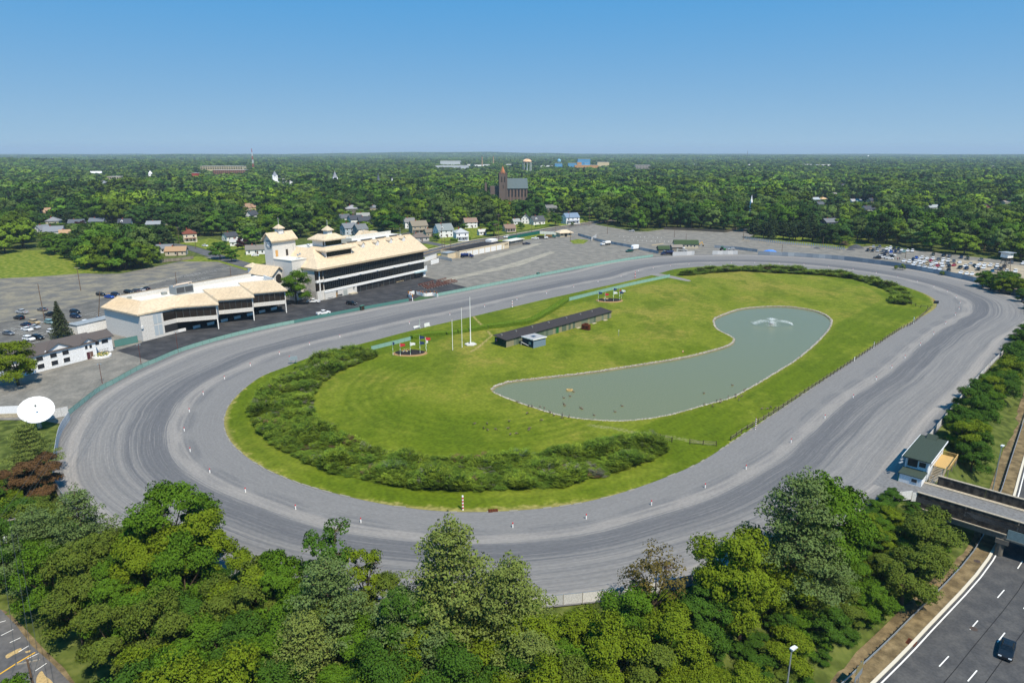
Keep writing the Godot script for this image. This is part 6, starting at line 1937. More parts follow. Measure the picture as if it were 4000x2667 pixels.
	for c in [[245, 772, "pickup", "silver", -1, "between the bays beside the tall wooden pole"], [210, 835, "suv", "black", -1, "behind the silver pickup"], [467, 740, "sedan", "grey", -1, "right behind the tall wooden pole"], [566, 800, "pickup", "black", -1, "half behind the spruce"], [835, 770, "suv", "black", 1, "in the bay right of the spruce"], [838, 820, "suv", "navy", 1, "close beside the spruce"], [382, 885, "suv", "tan", 1, "beside the hatched marking"], [287, 910, "sedan", "navy", -1, "left of the tan car"], [555, 885, "suv", "teal", 1, "left of the spruce"], [385, 936, "sedan", "silver", 1, "in front of the tan car"], [300, 962, "sedan", "white", 1, "in front of the silver sedan"], [92, 1008, "sedan", "grey", 1, "alone near the street tree"], [318, 1072, "suv", "white", 1, "behind the office roof"], [420, 1058, "suv", "black", 1, "beside the white car behind the office"], [970, 892, "suv", "white", 1, "behind the white annex"], [1125, 858, "suv", "navy", 1, "at the clubhouse corner"], [1120, 572, "suv", "black", 1, "on the hatched bay behind the clubhouse"], [1215, 598, "sedan", "blue", 1, "beside the leaning pole"], [1285, 576, "suv", "navy", 1, "behind the clubhouse parapet, left of the row"], [1428, 548, "suv", "black", 1, "first of the row behind the parapet"], [1503, 533, "suv", "grey", -1, "second of the row behind the parapet"], [1568, 522, "sedan", "silver", -1, "third of the row behind the parapet"], [1618, 506, "sedan", "black", -1, "last of the row behind the parapet"], [590, 995, "suv", "white", 1, "behind the spruce"]]:
		car(c[2], c[3], at2(c[0] / z, 950 + (c[1] + 10) / z), dirl * c[4], c[5])
	car("pickup", "white", at2(1224, 1182), Vector2(-0.97, 0.1), "facing the tree before the grandstand corner")
	car("pickup", "white", at2(1262, 1228), Vector2(0.75, 0.66), "on the apron close to the dark green fence")
	car("suv", "black", at2(1372, 1190), Vector2(0.8, -0.3), "alone in the middle of the black apron")
	car("sedan", "black", at2(3932, 2550, -6.5), Vector2(-0.66, -0.75), "driving on the dark highway", "", -6.44)
	car("pickup", "navy", at2(2056, 955), Vector2(0.9, 0.2), "beside the small guard office")
	car("pickup", "white", at2(2091, 934), Vector2(0.95, -0.1), "beside the black dump truck")
	car("suv", "white", at2(1978, 928), Vector2(-0.8, -0.55), "driving on the road behind the green fence", "", 0.03)
	car("suv", "silver", at2(2468, 905), Vector2(-1, 0.1), "alone under the trees of the far lot")
	car("pickup", "silver", at2(2668, 981), Vector2(0.95, -0.2), "in front of the prefab shed")
	car("pickup", "white", at2(2660, 972), Vector2(0.95, -0.2), "right against the prefab shed")
	car("suv", "silver", at2(2858, 977), Vector2(-1, 0.05), "beside the green tractor")
	car("pickup", "green", at2(2459, 984), Vector2(-0.75, -0.5), "towing the white horse trailer")
	car("sedan", "white", at2(996, 1000), Vector2(0.9, 0.3), "on the drive beside the clock tower")
	car("sedan", "white", at2(800, 962), Vector2(0.8, -0.4), "at the kerb of the side street")
	car("sedan", "red", at2(3270, 808), Vector2(-1, 0), "on the residential street near white houses")
	var tr := thing("horse_trailer", "tall white horse trailer behind the green pickup", "trailer", w3(at2(2480, 975)), heading(Vector2(-0.75, -0.5)))
	var tb := MB.new(); shell(tb, [Vector2(-2.6, 0.6), Vector2(-2.6, 3.2), Vector2(1.6, 3.2), Vector2(2.4, 2.6), Vector2(2.6, 0.6)], 1.2, 0.2); obj("box", tb, paint(PAINT.white), tr)
	for x in [-1.6, 0.0]: bit("window", tr, mat("pane", col(34, 38, 44), 0.15), x, x + 0.8, 2.1, 2.6, 1.2, 1.24)
	wheels(tr, [-0.6, 0.3], 1.15, 0.36)
	truck("navy blue tank truck before the roller doors", at2(1826, 1006), Vector2(0.93, 0.2), Color8(22, 40, 92), "tank", Color8(16, 34, 84))
	truck("white tank truck with rust on top beside grey fence", at2(2364, 958), Vector2(-0.75, -0.5), Color8(222, 224, 226), "tank", Color8(226, 224, 218))
	truck("black dump truck with white cab beside the booth", at2(2121, 933), Vector2(0.98, 0.0), Color8(220, 222, 224), "dump", Color8(26, 26, 28))
	truck("green dump truck with tan body beside the booth", at2(2152, 929), Vector2(0.98, 0.0), Color8(30, 92, 88), "dump", Color8(120, 92, 50))
	truck("navy tank truck beside weathered shed at track gate", at2(2605, 996), Vector2(-0.98, -0.1), Color8(20, 32, 74), "tank", Color8(18, 28, 66))
	# yellow backhoe, grader, green tractor
	var yel := paint(PAINT.yellow)
	var bh := thing("backhoe", "yellow backhoe with folded digging arm beside prefab shed", "digger", w3(at2(2722, 962)), 0.1)
	bit("body", bh, yel, -1.8, 1.6, 0.7, 1.7, -0.7, 0.7)
	var bc := MB.new(); cabin(bc, -1.2, 0.5, -1.0, 0.3, 1.7, 2.9, 0.8, 0.7); obj("cab_glass", bc, mat("car_glass", col(18, 22, 27), 0.06), bh)
	bit("cab_roof", bh, yel, -1.2, 0.5, 2.9, 3.05, -0.85, 0.85)
	var ba := MB.new(); ba.beam(Vector3(1.6, 1.2, 0), Vector3(3.6, 3.2, 0), 0.3); ba.beam(Vector3(3.6, 3.2, 0), Vector3(4.6, 0.9, 0), 0.25); obj("digging_arm", ba, yel, bh)
	bit("bucket", bh, mat("bed_dark"), 4.3, 5.0, 0.1, 0.9, -0.4, 0.4)
	bit("loader_bucket", bh, yel, -3.2, -2.4, 0.2, 0.9, -1.1, 1.1)
	wheels(bh, [-1.3], 0.9, 0.45); wheels(bh, [0.9], 0.95, 0.75)
	var gr := thing("road_grader", "pale yellow road grader behind grey gate by grandstand", "grader", w3(at2(1732, 1008)), 0.0)
	bit("frame", gr, paint(Color8(214, 186, 70)), -3.0, 3.6, 1.0, 1.4, -0.5, 0.5)
	bit("engine", gr, paint(Color8(206, 178, 64)), -3.4, -0.8, 1.3, 2.3, -0.8, 0.8)
	bit("cab", gr, mat("grader_cab", col(52, 66, 48), 0.5), -0.8, 0.8, 1.4, 3.2, -0.8, 0.8)
	var gb := MB.new(); gb.beam(Vector3(1.2, 0.5, -1.6), Vector3(1.8, 0.5, 1.6), 0.12, 0.6); obj("blade", gb, mat("bed_dark"), gr)
	wheels(gr, [-2.4, -1.1, 3.2], 1.0, 0.62)
	var tt := thing("farm_tractor", "green tractor with cab parked behind the short wall", "tractor", w3(at2(2823, 980)), 0.2)
	bit("bonnet", tt, paint(Color8(30, 110, 40)), 0.2, 2.2, 0.9, 1.7, -0.5, 0.5)
	var tc := MB.new(); cabin(tc, -1.2, 0.3, -1.05, 0.15, 1.2, 2.7, 0.75, 0.65); obj("cab_glass", tc, mat("car_glass", col(18, 22, 27), 0.06), tt)
	bit("cab_roof", tt, paint(Color8(30, 110, 40)), -1.25, 0.35, 2.7, 2.9, -0.8, 0.8)
	wheels(tt, [-0.8], 0.95, 0.85); wheels(tt, [1.7], 0.8, 0.5)
	var tp := thing("tarpaulin_heap", "bright blue tarpaulin over a heap behind far wall", "tarpaulin", w3(at2(3008, 990)))
	var th := MB.new()
	var nz := FastNoiseLite.new(); nz.frequency = 0.35; nz.seed = 4
	for i in 22:
		for j in 12:
			var q := []
			for e in [[0, 0], [1, 0], [1, 1], [0, 1]]:
				var u: float = (i + e[0]) / 22.0 * 2 - 1
				var v: float = (j + e[1]) / 12.0 * 2 - 1
				q.append(Vector3(u * 6.0, maxf(0.02, 2.3 * (1 - u * u) * (1 - v * v * v * v) + nz.get_noise_2d(u * 9, v * 9) * 0.8 * (1 - u * u)), v * 2.6))
			th.quad(q[0], q[1], q[2], q[3])
	obj("sheet", th, mat("tarp_blue", col(40, 120, 214), 0.5), tp)
	for g in [[3345, 968, 5.2, 2.4, "large grey gravel heap beside the car lot"], [3325, 976, 3.0, 1.1, "small grey gravel heap beside larger one"], [3192, 970, 2.4, 0.8, "low dark gravel heap before the steel slats"]]:
		var h := thing("gravel_heap", g[4], "heap", w3(at2(g[0], g[1])))
		var b := MB.new(); b.lathe(Vector3.ZERO, [Vector2(g[2], 0), Vector2(g[2] * 0.72, g[3] * 0.4), Vector2(g[2] * 0.3, g[3] * 0.88), Vector2(0, g[3])], 14)
		for i in b.v.size(): b.v[i] += Vector3(1, 0, 1) * nz.get_noise_3d(b.v[i].x * 4, b.v[i].y * 4, b.v[i].z * 4) * 0.5
		obj("heap", b, rough_mat("gravel_heap", col(78, 80, 84), 0.8, false), h)

# ------------------------------------------------------------------ houses and landmarks
var clear_spots := []         # [plan point, radius]: no trees here or right in front
func house(label: String, px: float, py: float, turn: float, L: float, Wd: float, H: float, rise: float, wall: Color, roof: Color, hip := false, extra := "") -> Node3D:
	var p := at2(px, py)
	clear_spots.append([p, maxf(L, Wd) * 0.5 + 2.5, H + rise])
	var t := thing("house", label, "house", w3(p), turn)
	var wm := rough_mat("hw_%d_%d_%d" % [wall.r8, wall.g8, wall.b8], wall, 0.3)
	var rm := rough_mat("hr_%d_%d_%d" % [roof.r8, roof.g8, roof.b8], roof, 0.5, false)
	if hip:
		bit("wall", t, wm, -L / 2, L / 2, 0, H, -Wd / 2, Wd / 2)
		var o := [Vector3(-L / 2 - 0.5, H, Wd / 2 + 0.5), Vector3(L / 2 + 0.5, H, Wd / 2 + 0.5), Vector3(L / 2 + 0.5, H, -Wd / 2 - 0.5), Vector3(-L / 2 - 0.5, H, -Wd / 2 - 0.5)]
		var k := maxf(0.2, (L - Wd) / 2)
		var r0 := Vector3(-k, H + rise, 0)
		var r1 := Vector3(k, H + rise, 0)
		var dn := Vector3.DOWN * 0.2
		poly_part("roof", t, rm, [[o[0], o[1], r1, r0], [o[1], o[2], r1], [o[2], o[3], r0, r1], [o[3], o[0], r0], [o[0] + dn, o[1] + dn, o[1], o[0]], [o[1] + dn, o[2] + dn, o[2], o[1]], [o[2] + dn, o[3] + dn, o[3], o[2]], [o[3] + dn, o[0] + dn, o[0], o[3]], [o[0] + dn, o[1] + dn, o[2] + dn, o[3] + dn]])
	else: gable_house(t, L, Wd, H, rise, wm, rm)
	var floors := 2 if H > 4.5 else 1
	for f in floors:
		for i in maxi(2, int(L / 3.6)):
			window(t, -L / 2 + (i + 0.5) * L / maxi(2, int(L / 3.6)), 1.0 + f * 2.7, Wd / 2, 0.9, 1.3)
		for z in [-Wd * 0.22, Wd * 0.22]:
			window(t, -L / 2, 1.0 + f * 2.7, z, 0.85, 1.25, -PI / 2)
			window(t, L / 2, 1.0 + f * 2.7, z, 0.85, 1.25, PI / 2)
	if not hip:
		for s in [-1, 1]: window(t, s * L / 2, H + rise * 0.25, 0, 0.7, 0.9, s * PI / 2)
	bit("door", t, mat("house_door", col(88, 70, 60), 0.7), 0.6, 1.5, 0, 2.1, Wd / 2, Wd / 2 + 0.06)
	bit("chimney", t, rough_mat("brick_red", col(140, 74, 58), 0.6, false), -L * 0.2, -L * 0.2 + 0.7, H + rise * 0.3, H + rise + 0.9, -0.4, 0.3)
	if extra == "porch":
		bit("porch_roof", t, rm, -L * 0.45, L * 0.45, 2.7, 2.95, Wd / 2 + 0.05, Wd / 2 + 2.6)
		for x in [-L * 0.4, -L * 0.13, L * 0.13, L * 0.4]: bit("porch_post", t, mat("frame_white", col(232, 232, 230), 0.7), x - 0.08, x + 0.08, 0, 2.7, Wd / 2 + 2.3, Wd / 2 + 2.46)
		bit("porch_floor", t, wm, -L * 0.45, L * 0.45, 0, 0.5, Wd / 2 + 0.05, Wd / 2 + 2.6)
	elif extra == "dormer":
		var d := MB.new(); d.profile([Vector2(-0.9, 0), Vector2(0.9, 0), Vector2(0.9, 1.2), Vector2(0, 2.0), Vector2(-0.9, 1.2)], -2.0, 0)
		var dm := obj("dormer", d, wm, t); dm.position = Vector3(-L * 0.2, H + rise * 0.15, Wd * 0.38)
		bit("pane", dm, mat("pane", col(34, 38, 44), 0.15), -0.4, 0.4, 0.3, 1.2, 0, 0.04)
	return t
func far_at(px: float, D: float) -> Vector2:
	var zc := D * cos(PITCH) + 40.0 * sin(PITCH)
	return Vector2((px - 2000.0) / FOC * zc, D)
func far_y(px: float, py: float, D: float) -> float:          # height of what shows at row py at distance D
	var dy := (py - 1333.5) / FOC
	var t := D / (cos(PITCH) - dy * sin(PITCH))
	return EYE - t * (sin(PITCH) + dy * cos(PITCH))
func block(called: String, label: String, category: String, px0: float, px1: float, ytop: float, D: float, depth: float, m: Material, rows := 0, cols_ := 0, low := -99.0) -> Node3D:
	var a := far_at(px0, D)
	var b := far_at(px1, D)
	var H := far_y((px0 + px1) / 2, ytop, D)
	var g := ground_y(a)
	var t := thing(called, label, category, Vector3((a.x + b.x) / 2, g, -D))
	var L := b.x - a.x
	clear_spots.append([Vector2((a.x + b.x) / 2, D - 6), L * 0.5 + 6, H])
	bit("wall", t, m, -L / 2, L / 2, 0, H - g, -depth, 0)
	bit("roof", t, rough_mat("flat_grey", col(190, 188, 182), 0.1), -L / 2 - 0.3, L / 2 + 0.3, H - g, H - g + 0.5, -depth - 0.3, 0.3)
	for r in rows:
		for c in cols_:
			var w := L / cols_
			bit("window", t, mat("pane", col(34, 38, 44), 0.15), -L / 2 + c * w + w * 0.15, -L / 2 + (c + 1) * w - w * 0.15, H - g - 4.2 - r * 4.2, H - g - 1.4 - r * 4.2, 0, 0.15)
	return t
func steeple(label: String, px: float, ytop: float, ymid: float, wide: float, D: float, wall: Color, spire: Color) -> void:
	var p := far_at(px, D)
	var t := thing("church_steeple", label, "steeple", w3(p), 0.4)
	var H := far_y(px, ytop, D)
	var h := far_y(px, ymid, D)
	clear_spots.append([p - Vector2(0, 4), wide, H])
	bit("tower", t, mat("st_%d" % wall.to_rgba32(), wall, 0.8), -wide / 2, wide / 2, 0, h, -wide / 2, wide / 2)
	var b := MB.new(); b.lathe(Vector3.ZERO, [Vector2(wide * 0.62, h), Vector2(wide * 0.4, lerpf(h, H, 0.25)), Vector2(0.02, H)], 8)
	obj("spire", b, mat("sp_%d" % spire.to_rgba32(), spire, 0.7), t)
	for s in [-1, 1]: bit("louvre", t, mat("pane", col(34, 38, 44), 0.15), s * wide * 0.2 - 0.3, s * wide * 0.2 + 0.3, h - 4, h - 1.5, wide / 2, wide / 2 + 0.05)
	bit("nave", t, mat("st_%d" % wall.to_rgba32()), -wide, wide, 0, h * 0.45, -wide * 3.5, -wide / 2)
func make_town() -> void:
	var W := col(242, 243, 245)
	var G := col(118, 122, 128)
	var D := col(72, 76, 84)
	var B := col(128, 116, 104)
	house("white house with red brown hip roof beside side street", 742, 942, 0.5, 9, 9, 6, 3, col(226, 218, 196), col(120, 72, 58), true, "porch")
	house("low pale house with tan roof behind board fence", 690, 995, 0.25, 12, 8, 3, 2.4, col(206, 196, 178), col(166, 138, 110))
	house("low grey roofed house with tan neighbour behind lot", 640, 985, 0.25, 11, 8, 3, 2.2, W, G)
	house("low white bungalow with grey roof beside clock tower", 1000, 990, 0.3, 12, 8, 3.2, 2.4, W, col(122, 118, 112))
	house("small white house with dark roof under street tree", 898, 938, 0.9, 9, 7, 3.4, 2.6, W, D)
	house("white garage gable with pale roof by maroon tree", 925, 958, 0.2, 8, 7, 2.8, 1.8, W, col(176, 176, 174))
	house("tall cream gable with tan roof among trees", 966, 836, 1.2, 9, 8, 7, 4, col(236, 226, 196), col(156, 130, 108))
	house("narrow white gable with slate roof among dark trees", 986, 862, 1.2, 10, 7, 6, 3.5, W, D)
	house("yellowish gable beside tan roofed house", 990, 834, 1.2, 8, 7, 7, 3, col(216, 206, 130), col(160, 132, 110))
	house("large grey hip roofed house with red chimney", 1376, 838, 0.3, 13, 11, 6.5, 3.4, col(112, 112, 104), col(150, 152, 156), true)
	house("tan two storey house beside tall street tree", 1462, 834, 0.2, 9, 8, 6.5, 2.6, col(176, 166, 140), col(120, 124, 130), true)
	house("white house with grey slate roof behind grandstand", 1363, 915, 0.7, 11, 9, 5.6, 3.4, col(196, 206, 216), G)
	house("blue grey house with steep roof behind grandstand", 1408, 918, 0.7, 9, 9, 5.2, 3.6, col(116, 138, 150), col(112, 116, 118))
	house("small white house with dark roof, first of the back row", 1345, 868, 0.5, 9, 8, 4.5, 3, W, col(94, 98, 106))
	house("white gabled house with dark roof in the back row", 1388, 874, 0.6, 12, 9, 4.5, 3.4, W, D)
	house("grey house with dark roof at end of back row", 1424, 878, 0.4, 11, 8, 4.2, 3, col(130, 140, 142), D)
	house("pale roofed house behind the back row", 1418, 858, 0.3, 12, 8, 4, 2.6, W, col(146, 148, 146))
	house("taupe two storey house with gabled bays and attached garage", 1634, 908, 0.45, 13, 10, 6, 3.6, col(180, 170, 150), col(132, 124, 110), false, "porch")
	house("taupe garage with gable beside the taupe house", 1676, 922, 0.45, 7, 7, 3.4, 2.4, col(180, 170, 150), col(120, 112, 100))
	house("grey roofed house left of the taupe house", 1598, 890, 0.4, 9, 8, 5.6, 3, W, col(124, 124, 124))
	house("large white house with grey roof and white chimney", 1732, 924, 0.55, 13, 10, 5.6, 4.4, W, col(128, 136, 138), false, "dormer")
	house("square white house with hip roof and glazed porch", 1800, 937, 0.35, 9.5, 9, 6, 2.8, W, col(172, 176, 180), true, "porch")
	house("low bungalow with brown grey hip roof at street corner", 1636, 940, 0.45, 13, 9, 3, 2.6, col(196, 194, 188), col(112, 104, 98), true)
	house("small white garage shed behind white fence", 1882, 917, 0.4, 6, 5, 2.8, 1.6, W, col(190, 190, 188))
	house("brown roofed house behind the white garage", 1836, 888, 0.3, 11, 9, 5, 3.2, W, col(140, 120, 108))
	house("small bungalow with brown roof and white porch posts", 1988, 903, 0.35, 9, 8, 3.2, 2.6, col(196, 180, 160), col(132, 112, 100), false, "porch")
	house("small grey roofed garage beside maroon trees", 2014, 876, 0.5, 7, 6, 2.8, 2.2, W, col(150, 154, 154))
	house("narrow white gable end between maroon trees", 2052, 872, 1.5, 9, 7, 5, 3.4, W, D)
	house("white cape house with dark roof and dormer", 2098, 876, 0.5, 12, 8, 3.6, 4, W, col(84, 88, 92), false, "dormer")
	house("white two storey house with blue grey roof at bend", 2228, 872, 0.45, 14, 9, 6, 3.4, W, col(116, 134, 156), false, "porch")
	house("grey roof half hidden behind the bend trees", 2150, 826, 0.3, 12, 9, 4.5, 3, col(150, 150, 146), col(118, 120, 120))
	house("white house with tan roof on residential street", 3214, 792, 0.2, 9, 8, 5, 2.2, W, col(196, 172, 136), true)
	house("white house with pale grey roof above blue house", 3182, 795, 0.2, 9, 9, 5.5, 2.4, col(216, 228, 236), col(160, 170, 178))
	house("blue grey house with gable below white houses", 3200, 810, 0.5, 11, 8, 4, 2.8, col(112, 126, 144), col(86, 92, 100))
	house("blue long house at the top of the street", 3248, 770, 0.1, 13, 8, 4.5, 2, col(96, 140, 170), col(128, 128, 126))
	house("white ranch house behind clipped hedge", 3342, 796, 0.1, 14, 8, 3.6, 2.4, W, col(160, 162, 164))
	house("tan two storey house with dark roof right of street", 3412, 802, 0.15, 14, 9, 6, 2.8, col(180, 164, 134), col(66, 70, 78))
	house("white house with dark roof below the tan house", 3388, 836, 0.2, 12, 9, 5.6, 3, W, D)
	house("dark blue house with grey roof behind spruce", 3236, 890, 0.3, 12, 9, 5.4, 2.8, col(44, 66, 100), col(108, 112, 118))
	house("white house peeping out above the street", 3292, 735, 0.3, 13, 9, 5, 2.6, W, D)
	house("brick house with white gable in right hand woods", 3846, 828, 1.2, 12, 9, 6, 4, col(150, 92, 76), col(150, 146, 140))
	house("pale flat gabled house deep in right hand woods", 3932, 803, 0.2, 12, 8, 4.5, 1.6, col(206, 206, 200), col(140, 136, 130))
	house("white house under dark woods beside the car lot", 3640, 825, 0.2, 13, 9, 4.6, 2.6, W, col(150, 160, 166))
	house("white gable house beside grass field trees", 168, 920, 1.2, 9, 8, 5, 3.4, W, G)
	house("long white house with grey roof behind the field", 214, 922, 0.3, 13, 9, 4.2, 3.6, W, col(126, 132, 140))
	house("tan roofed cottage beside long white house", 256, 924, 0.6, 8, 7, 3.2, 2.2, col(226, 214, 190), col(170, 142, 112))
	house("grey hip roofed house behind pink shrub", 212, 888, 0.3, 10, 9, 6, 3, col(186, 182, 160), col(132, 134, 140), true, "porch")
	house("dark grey roofed house left of maroon tree", 302, 886, 0.3, 12, 9, 4, 2.6, W, col(92, 98, 106))
	house("grey roofed house beyond the maroon tree", 382, 880, 0.2, 12, 9, 4, 2.6, W, col(104, 112, 122))
	house("white house with dark roof and dormer in trees", 490, 887, 0.3, 10, 8, 4, 3.2, W, D, false, "dormer")
	house("low grey roofed house left of wooden pole", 612, 890, 0.15, 15, 9, 3.6, 2.4, col(206, 200, 186), col(140, 146, 152))
	house("tan shingled gable with white chimney in woods", 176, 850, 0.9, 11, 9, 5.5, 4, col(176, 156, 130), col(160, 134, 110))
	house("white house cluster with grey roofs far left", 322, 738, 0.4, 20, 12, 8, 4, W, col(160, 164, 168), false, "dormer")
	house("white gable house beside the institutional block", 406, 733, 0.9, 15, 12, 8, 4, W, col(126, 132, 138))
	house("white manor with several gables in far trees", 378, 692, 0.3, 26, 14, 10, 5, W, col(206, 208, 210), false, "porch")
	house("white fronted house in woods below the beige block", 424, 762, 0.4, 12, 9, 6, 3, W, G)
	block("civic_building", "beige flat roofed civic block in far left trees", "building", 412, 468, 690, 1390, 24, rough_mat("beige", col(206, 196, 168), 0.1), 1, 6)
	block("civic_building", "red tiled school with white gables in far trees", "building", 745, 768, 676, 1610, 16, rough_mat("red_tile", col(170, 66, 46), 0.1))
	var hp := block("hospital", "long cream hospital block with window bays in woods", "building", 781, 945, 649, 2000, 30, rough_mat("cream_far", col(216, 202, 160), 0.1), 2, 18)
	block("hospital_wing", "brick hospital wing standing before the cream block", "building", 828, 953, 664, 1730, 25, rough_mat("brick_far", col(170, 120, 92), 0.1), 2, 16)
	block("arena", "white flat arena on broad white base in woods", "building", 1719, 1797, 629, 2870, 60, rough_mat("arena_white", col(206, 212, 218), 0.05), 0, 0)
	block("exhibition_hall", "broad low white hall before the arena", "building", 1700, 1828, 647, 2400, 50, rough_mat("arena_base", col(196, 204, 214), 0.05), 0, 0)
	block("office_block", "pale office block with window bands in the woods", "building", 2483, 2541, 645, 2230, 26, rough_mat("office_far", col(196, 190, 180), 0.1), 3, 10)
	var blue := rough_mat("plant_blue", col(96, 160, 206), 0.05)
	var oran := rough_mat("plant_tan", col(206, 154, 98), 0.05)
	for q in [[2257, 2306, 621, 2500, blue, "tallest blue slab of the coffee coloured plant"], [2220, 2258, 637, 2480, blue, "low blue hall of the plant"], [2255, 2272, 634, 2450, oran, "orange tan block of the plant"], [2283, 2300, 636, 2440, blue, "small blue block before the tall slab"], [2246, 2338, 645, 2420, oran, "long tan base hall of the plant"], [2334, 2380, 633, 2520, rough_mat("plant_cream", col(222, 204, 166), 0.05), "cream process block right of the blue plant"], [2168, 2197, 638, 2420, blue, "blue block below the blue water tank"]]:
		block("factory_block", q[5], "factory", q[0], q[1], q[2], q[3], 20, q[4], 0, 0)
	for q in [[1883, 609, "left brick chimney of the far pair"], [1927, 609, "right brick chimney of the far pair"]]:
		var p := far_at(q[0], 2670)
		var t := thing("brick_chimney", q[2].replace("left ", "plain ").replace("right ", "banded "), "chimney", w3(p))
		var b := MB.new(); b.lathe(Vector3.ZERO, [Vector2(2.6, 0), Vector2(1.7, far_y(q[0], q[1], 2670) - 2), Vector2(2.0, far_y(q[0], q[1], 2670) - 1), Vector2(2.0, far_y(q[0], q[1], 2670))], 12); obj("stack", b, rough_mat("chimney_tan", col(186, 156, 124), 0.2), t)
		var c := MB.new(); c.lathe(Vector3.ZERO, [Vector2(2.05, far_y(q[0], q[1], 2670) - 2), Vector2(2.1, far_y(q[0], q[1], 2670) + 0.1), Vector2(0, far_y(q[0], q[1], 2670) + 0.1)], 12); obj("rim", c, mat("soot", col(58, 54, 50), 0.95), t)
	# water tower with rusty bowl
	var wp := far_at(2059, 1700)
	var wt := thing("water_tower", "rust streaked white water tower on steel legs", "water tower", w3(wp))
	var yt := far_y(2059, 620, 1700)
	var yb := far_y(2059, 637, 1700)
	clear_spots.append([wp - Vector2(0, 6), 16.0, yb])
	var rusty := mat("rusty_bowl", Color.WHITE, 0.8)
	rusty.albedo_texture = noise_tex(75, 0.02, col(176, 106, 54), col(232, 222, 206), col(214, 176, 132), 4)
	rusty.uv1_triplanar = true; rusty.uv1_world_triplanar = true; rusty.uv1_scale = Vector3(0.03, 0.02, 0.03)
	var bw := MB.new(); bw.lathe(Vector3.ZERO, [Vector2(0, yt), Vector2(5, yt - 0.8), Vector2(9, yt - 3), Vector2(11, yt - 6), Vector2(11, yt - 7), Vector2(9, yb + 0.8), Vector2(4, yb), Vector2(0, yb)], 24); obj("bowl", bw, rusty, wt)
	for i in 8:
		var a := TAU * i / 8
		var b := MB.new(); b.tube(Vector3(cos(a) * 10.6, 0, sin(a) * 10.6), Vector3(cos(a) * 10.2, yt - 7, sin(a) * 10.2), 0.55, 0.5, 6); obj("leg", b, mat("tower_pale", col(206, 214, 218), 0.6), wt)
	var rs := MB.new(); rs.tube(Vector3.ZERO, Vector3(0, yb, 0), 1.2, 1.0, 8); obj("riser", rs, mat("tower_pale"), wt)
	var bp := far_at(2184, 2400)
	var bt := thing("water_tank", "pale blue round water tank with aerials on top", "water tower", w3(bp))
	var y0 := far_y(2184, 632, 2400)
	var y1 := far_y(2184, 620, 2400)
	var tb := MB.new(); tb.lathe(Vector3.ZERO, [Vector2(0, y1), Vector2(4, y1 - 1.6), Vector2(6, y1 - 3.6), Vector2(6, y0 + 0.8), Vector2(0, y0)], 16); obj("tank", tb, mat("tank_blue", col(130, 184, 214), 0.5), bt)
	for c in [[-1, -1], [1, -1], [1, 1], [-1, 1]]:
		var b := MB.new(); b.beam(Vector3(c[0] * 3, 0, c[1] * 3), Vector3(c[0] * 2.4, y0 + 0.6, c[1] * 2.4), 0.5); obj("leg", b, mat("tank_blue"), bt)
	for a in [[-4.5, 595.0], [0.3, 600.0]]:
		var b := MB.new(); b.beam(Vector3(a[0], y0 - 8, 0), Vector3(a[0], far_y(2184, a[1], 2400), 0), 0.35); obj("aerial", b, mat("tower_steel", col(96, 84, 76), 0.7), bt)
	# radio mast, red and white
	var rp := far_at(988, 2000)
	var rt := thing("radio_mast", "red and white banded lattice radio mast over woods", "mast", w3(rp))
	var mh := far_y(988, 580, 2000)
	for i in 7:
		var ya := mh * i / 7.0
		var yb2 := mh * (i + 1) / 7.0
		var wa := lerpf(2.4, 0.35, i / 7.0)
		var wb := lerpf(2.4, 0.35, (i + 1) / 7.0)
		var b := MB.new()
		for c in [[-1, -1], [1, -1], [1, 1], [-1, 1]]:
			b.beam(Vector3(c[0] * wa, ya, c[1] * wa), Vector3(c[0] * wb, yb2, c[1] * wb), 0.4)
			b.beam(Vector3(c[0] * wa, ya, c[1] * wa), Vector3(-c[1] * wb, yb2, c[0] * wb), 0.25)
		obj("section", b, mat("mast_red", col(170, 70, 62), 0.7) if i % 2 == 0 else mat("mast_white", col(220, 220, 220), 0.7), rt)
	for q in [[559, 600, 700.0], [1298, 587, 9000.0], [2918, 588, 3000.0]]:
		if q[2] < 1000: continue
		var p := far_at(q[0], q[2])
		var t := thing("far_mast", "thin grey mast rising over the horizon " + ("near the steeples" if q[0] < 2000 else "above the right hand woods"), "mast", w3(p, ground_y(p)))
		var b := MB.new(); b.tube(Vector3.ZERO, Vector3(0, far_y(q[0], q[1], q[2]) - ground_y(p), 0), 0.9 if q[2] < 4000 else 2.0, 0.5, 5); obj("pole", b, mat("tower_steel"), t)
	for q in [[3393, 607.0, 6500.0, "bright white water tower on the right hand horizon"], [1774, 598.0, 8000.0, "small white water tower on the middle horizon"]]:
		var p := far_at(q[0], q[2])
		var t := thing("far_water_tower", q[3], "water tower", w3(p, ground_y(p)))
		var H := far_y(q[0], q[1], q[2]) - ground_y(p)
		var b := MB.new(); b.lathe(Vector3.ZERO, [Vector2(0, H), Vector2(9, H - 3), Vector2(13, H - 9), Vector2(9, H - 14), Vector2(2.6, H - 18), Vector2(3, 0)], 14); obj("bulb", b, mat("far_white", col(236, 238, 240), 0.6), t)
	# stone church with copper spire
	var cp := far_at(1964, 800)
	var ch := thing("stone_church", "brown stone church with copper spire and slate roof", "church", w3(cp), 0.12)
	var stone := rough_mat("brownstone", col(112, 100, 93), 0.2)
	var slate := rough_mat("slate", col(98, 112, 116), 0.2)
	var yc := far_y(1964, 672, 800)
	var ys := far_y(1964, 647, 800)
	clear_spots.append([cp + Vector2(8, -5), 14.0, 30.0])
	clear_spots.append([cp + Vector2(18, 2), 12.0, 22.0])
	bit("tower", ch, stone, -4, 4, 0, yc - 2, -4, 4)
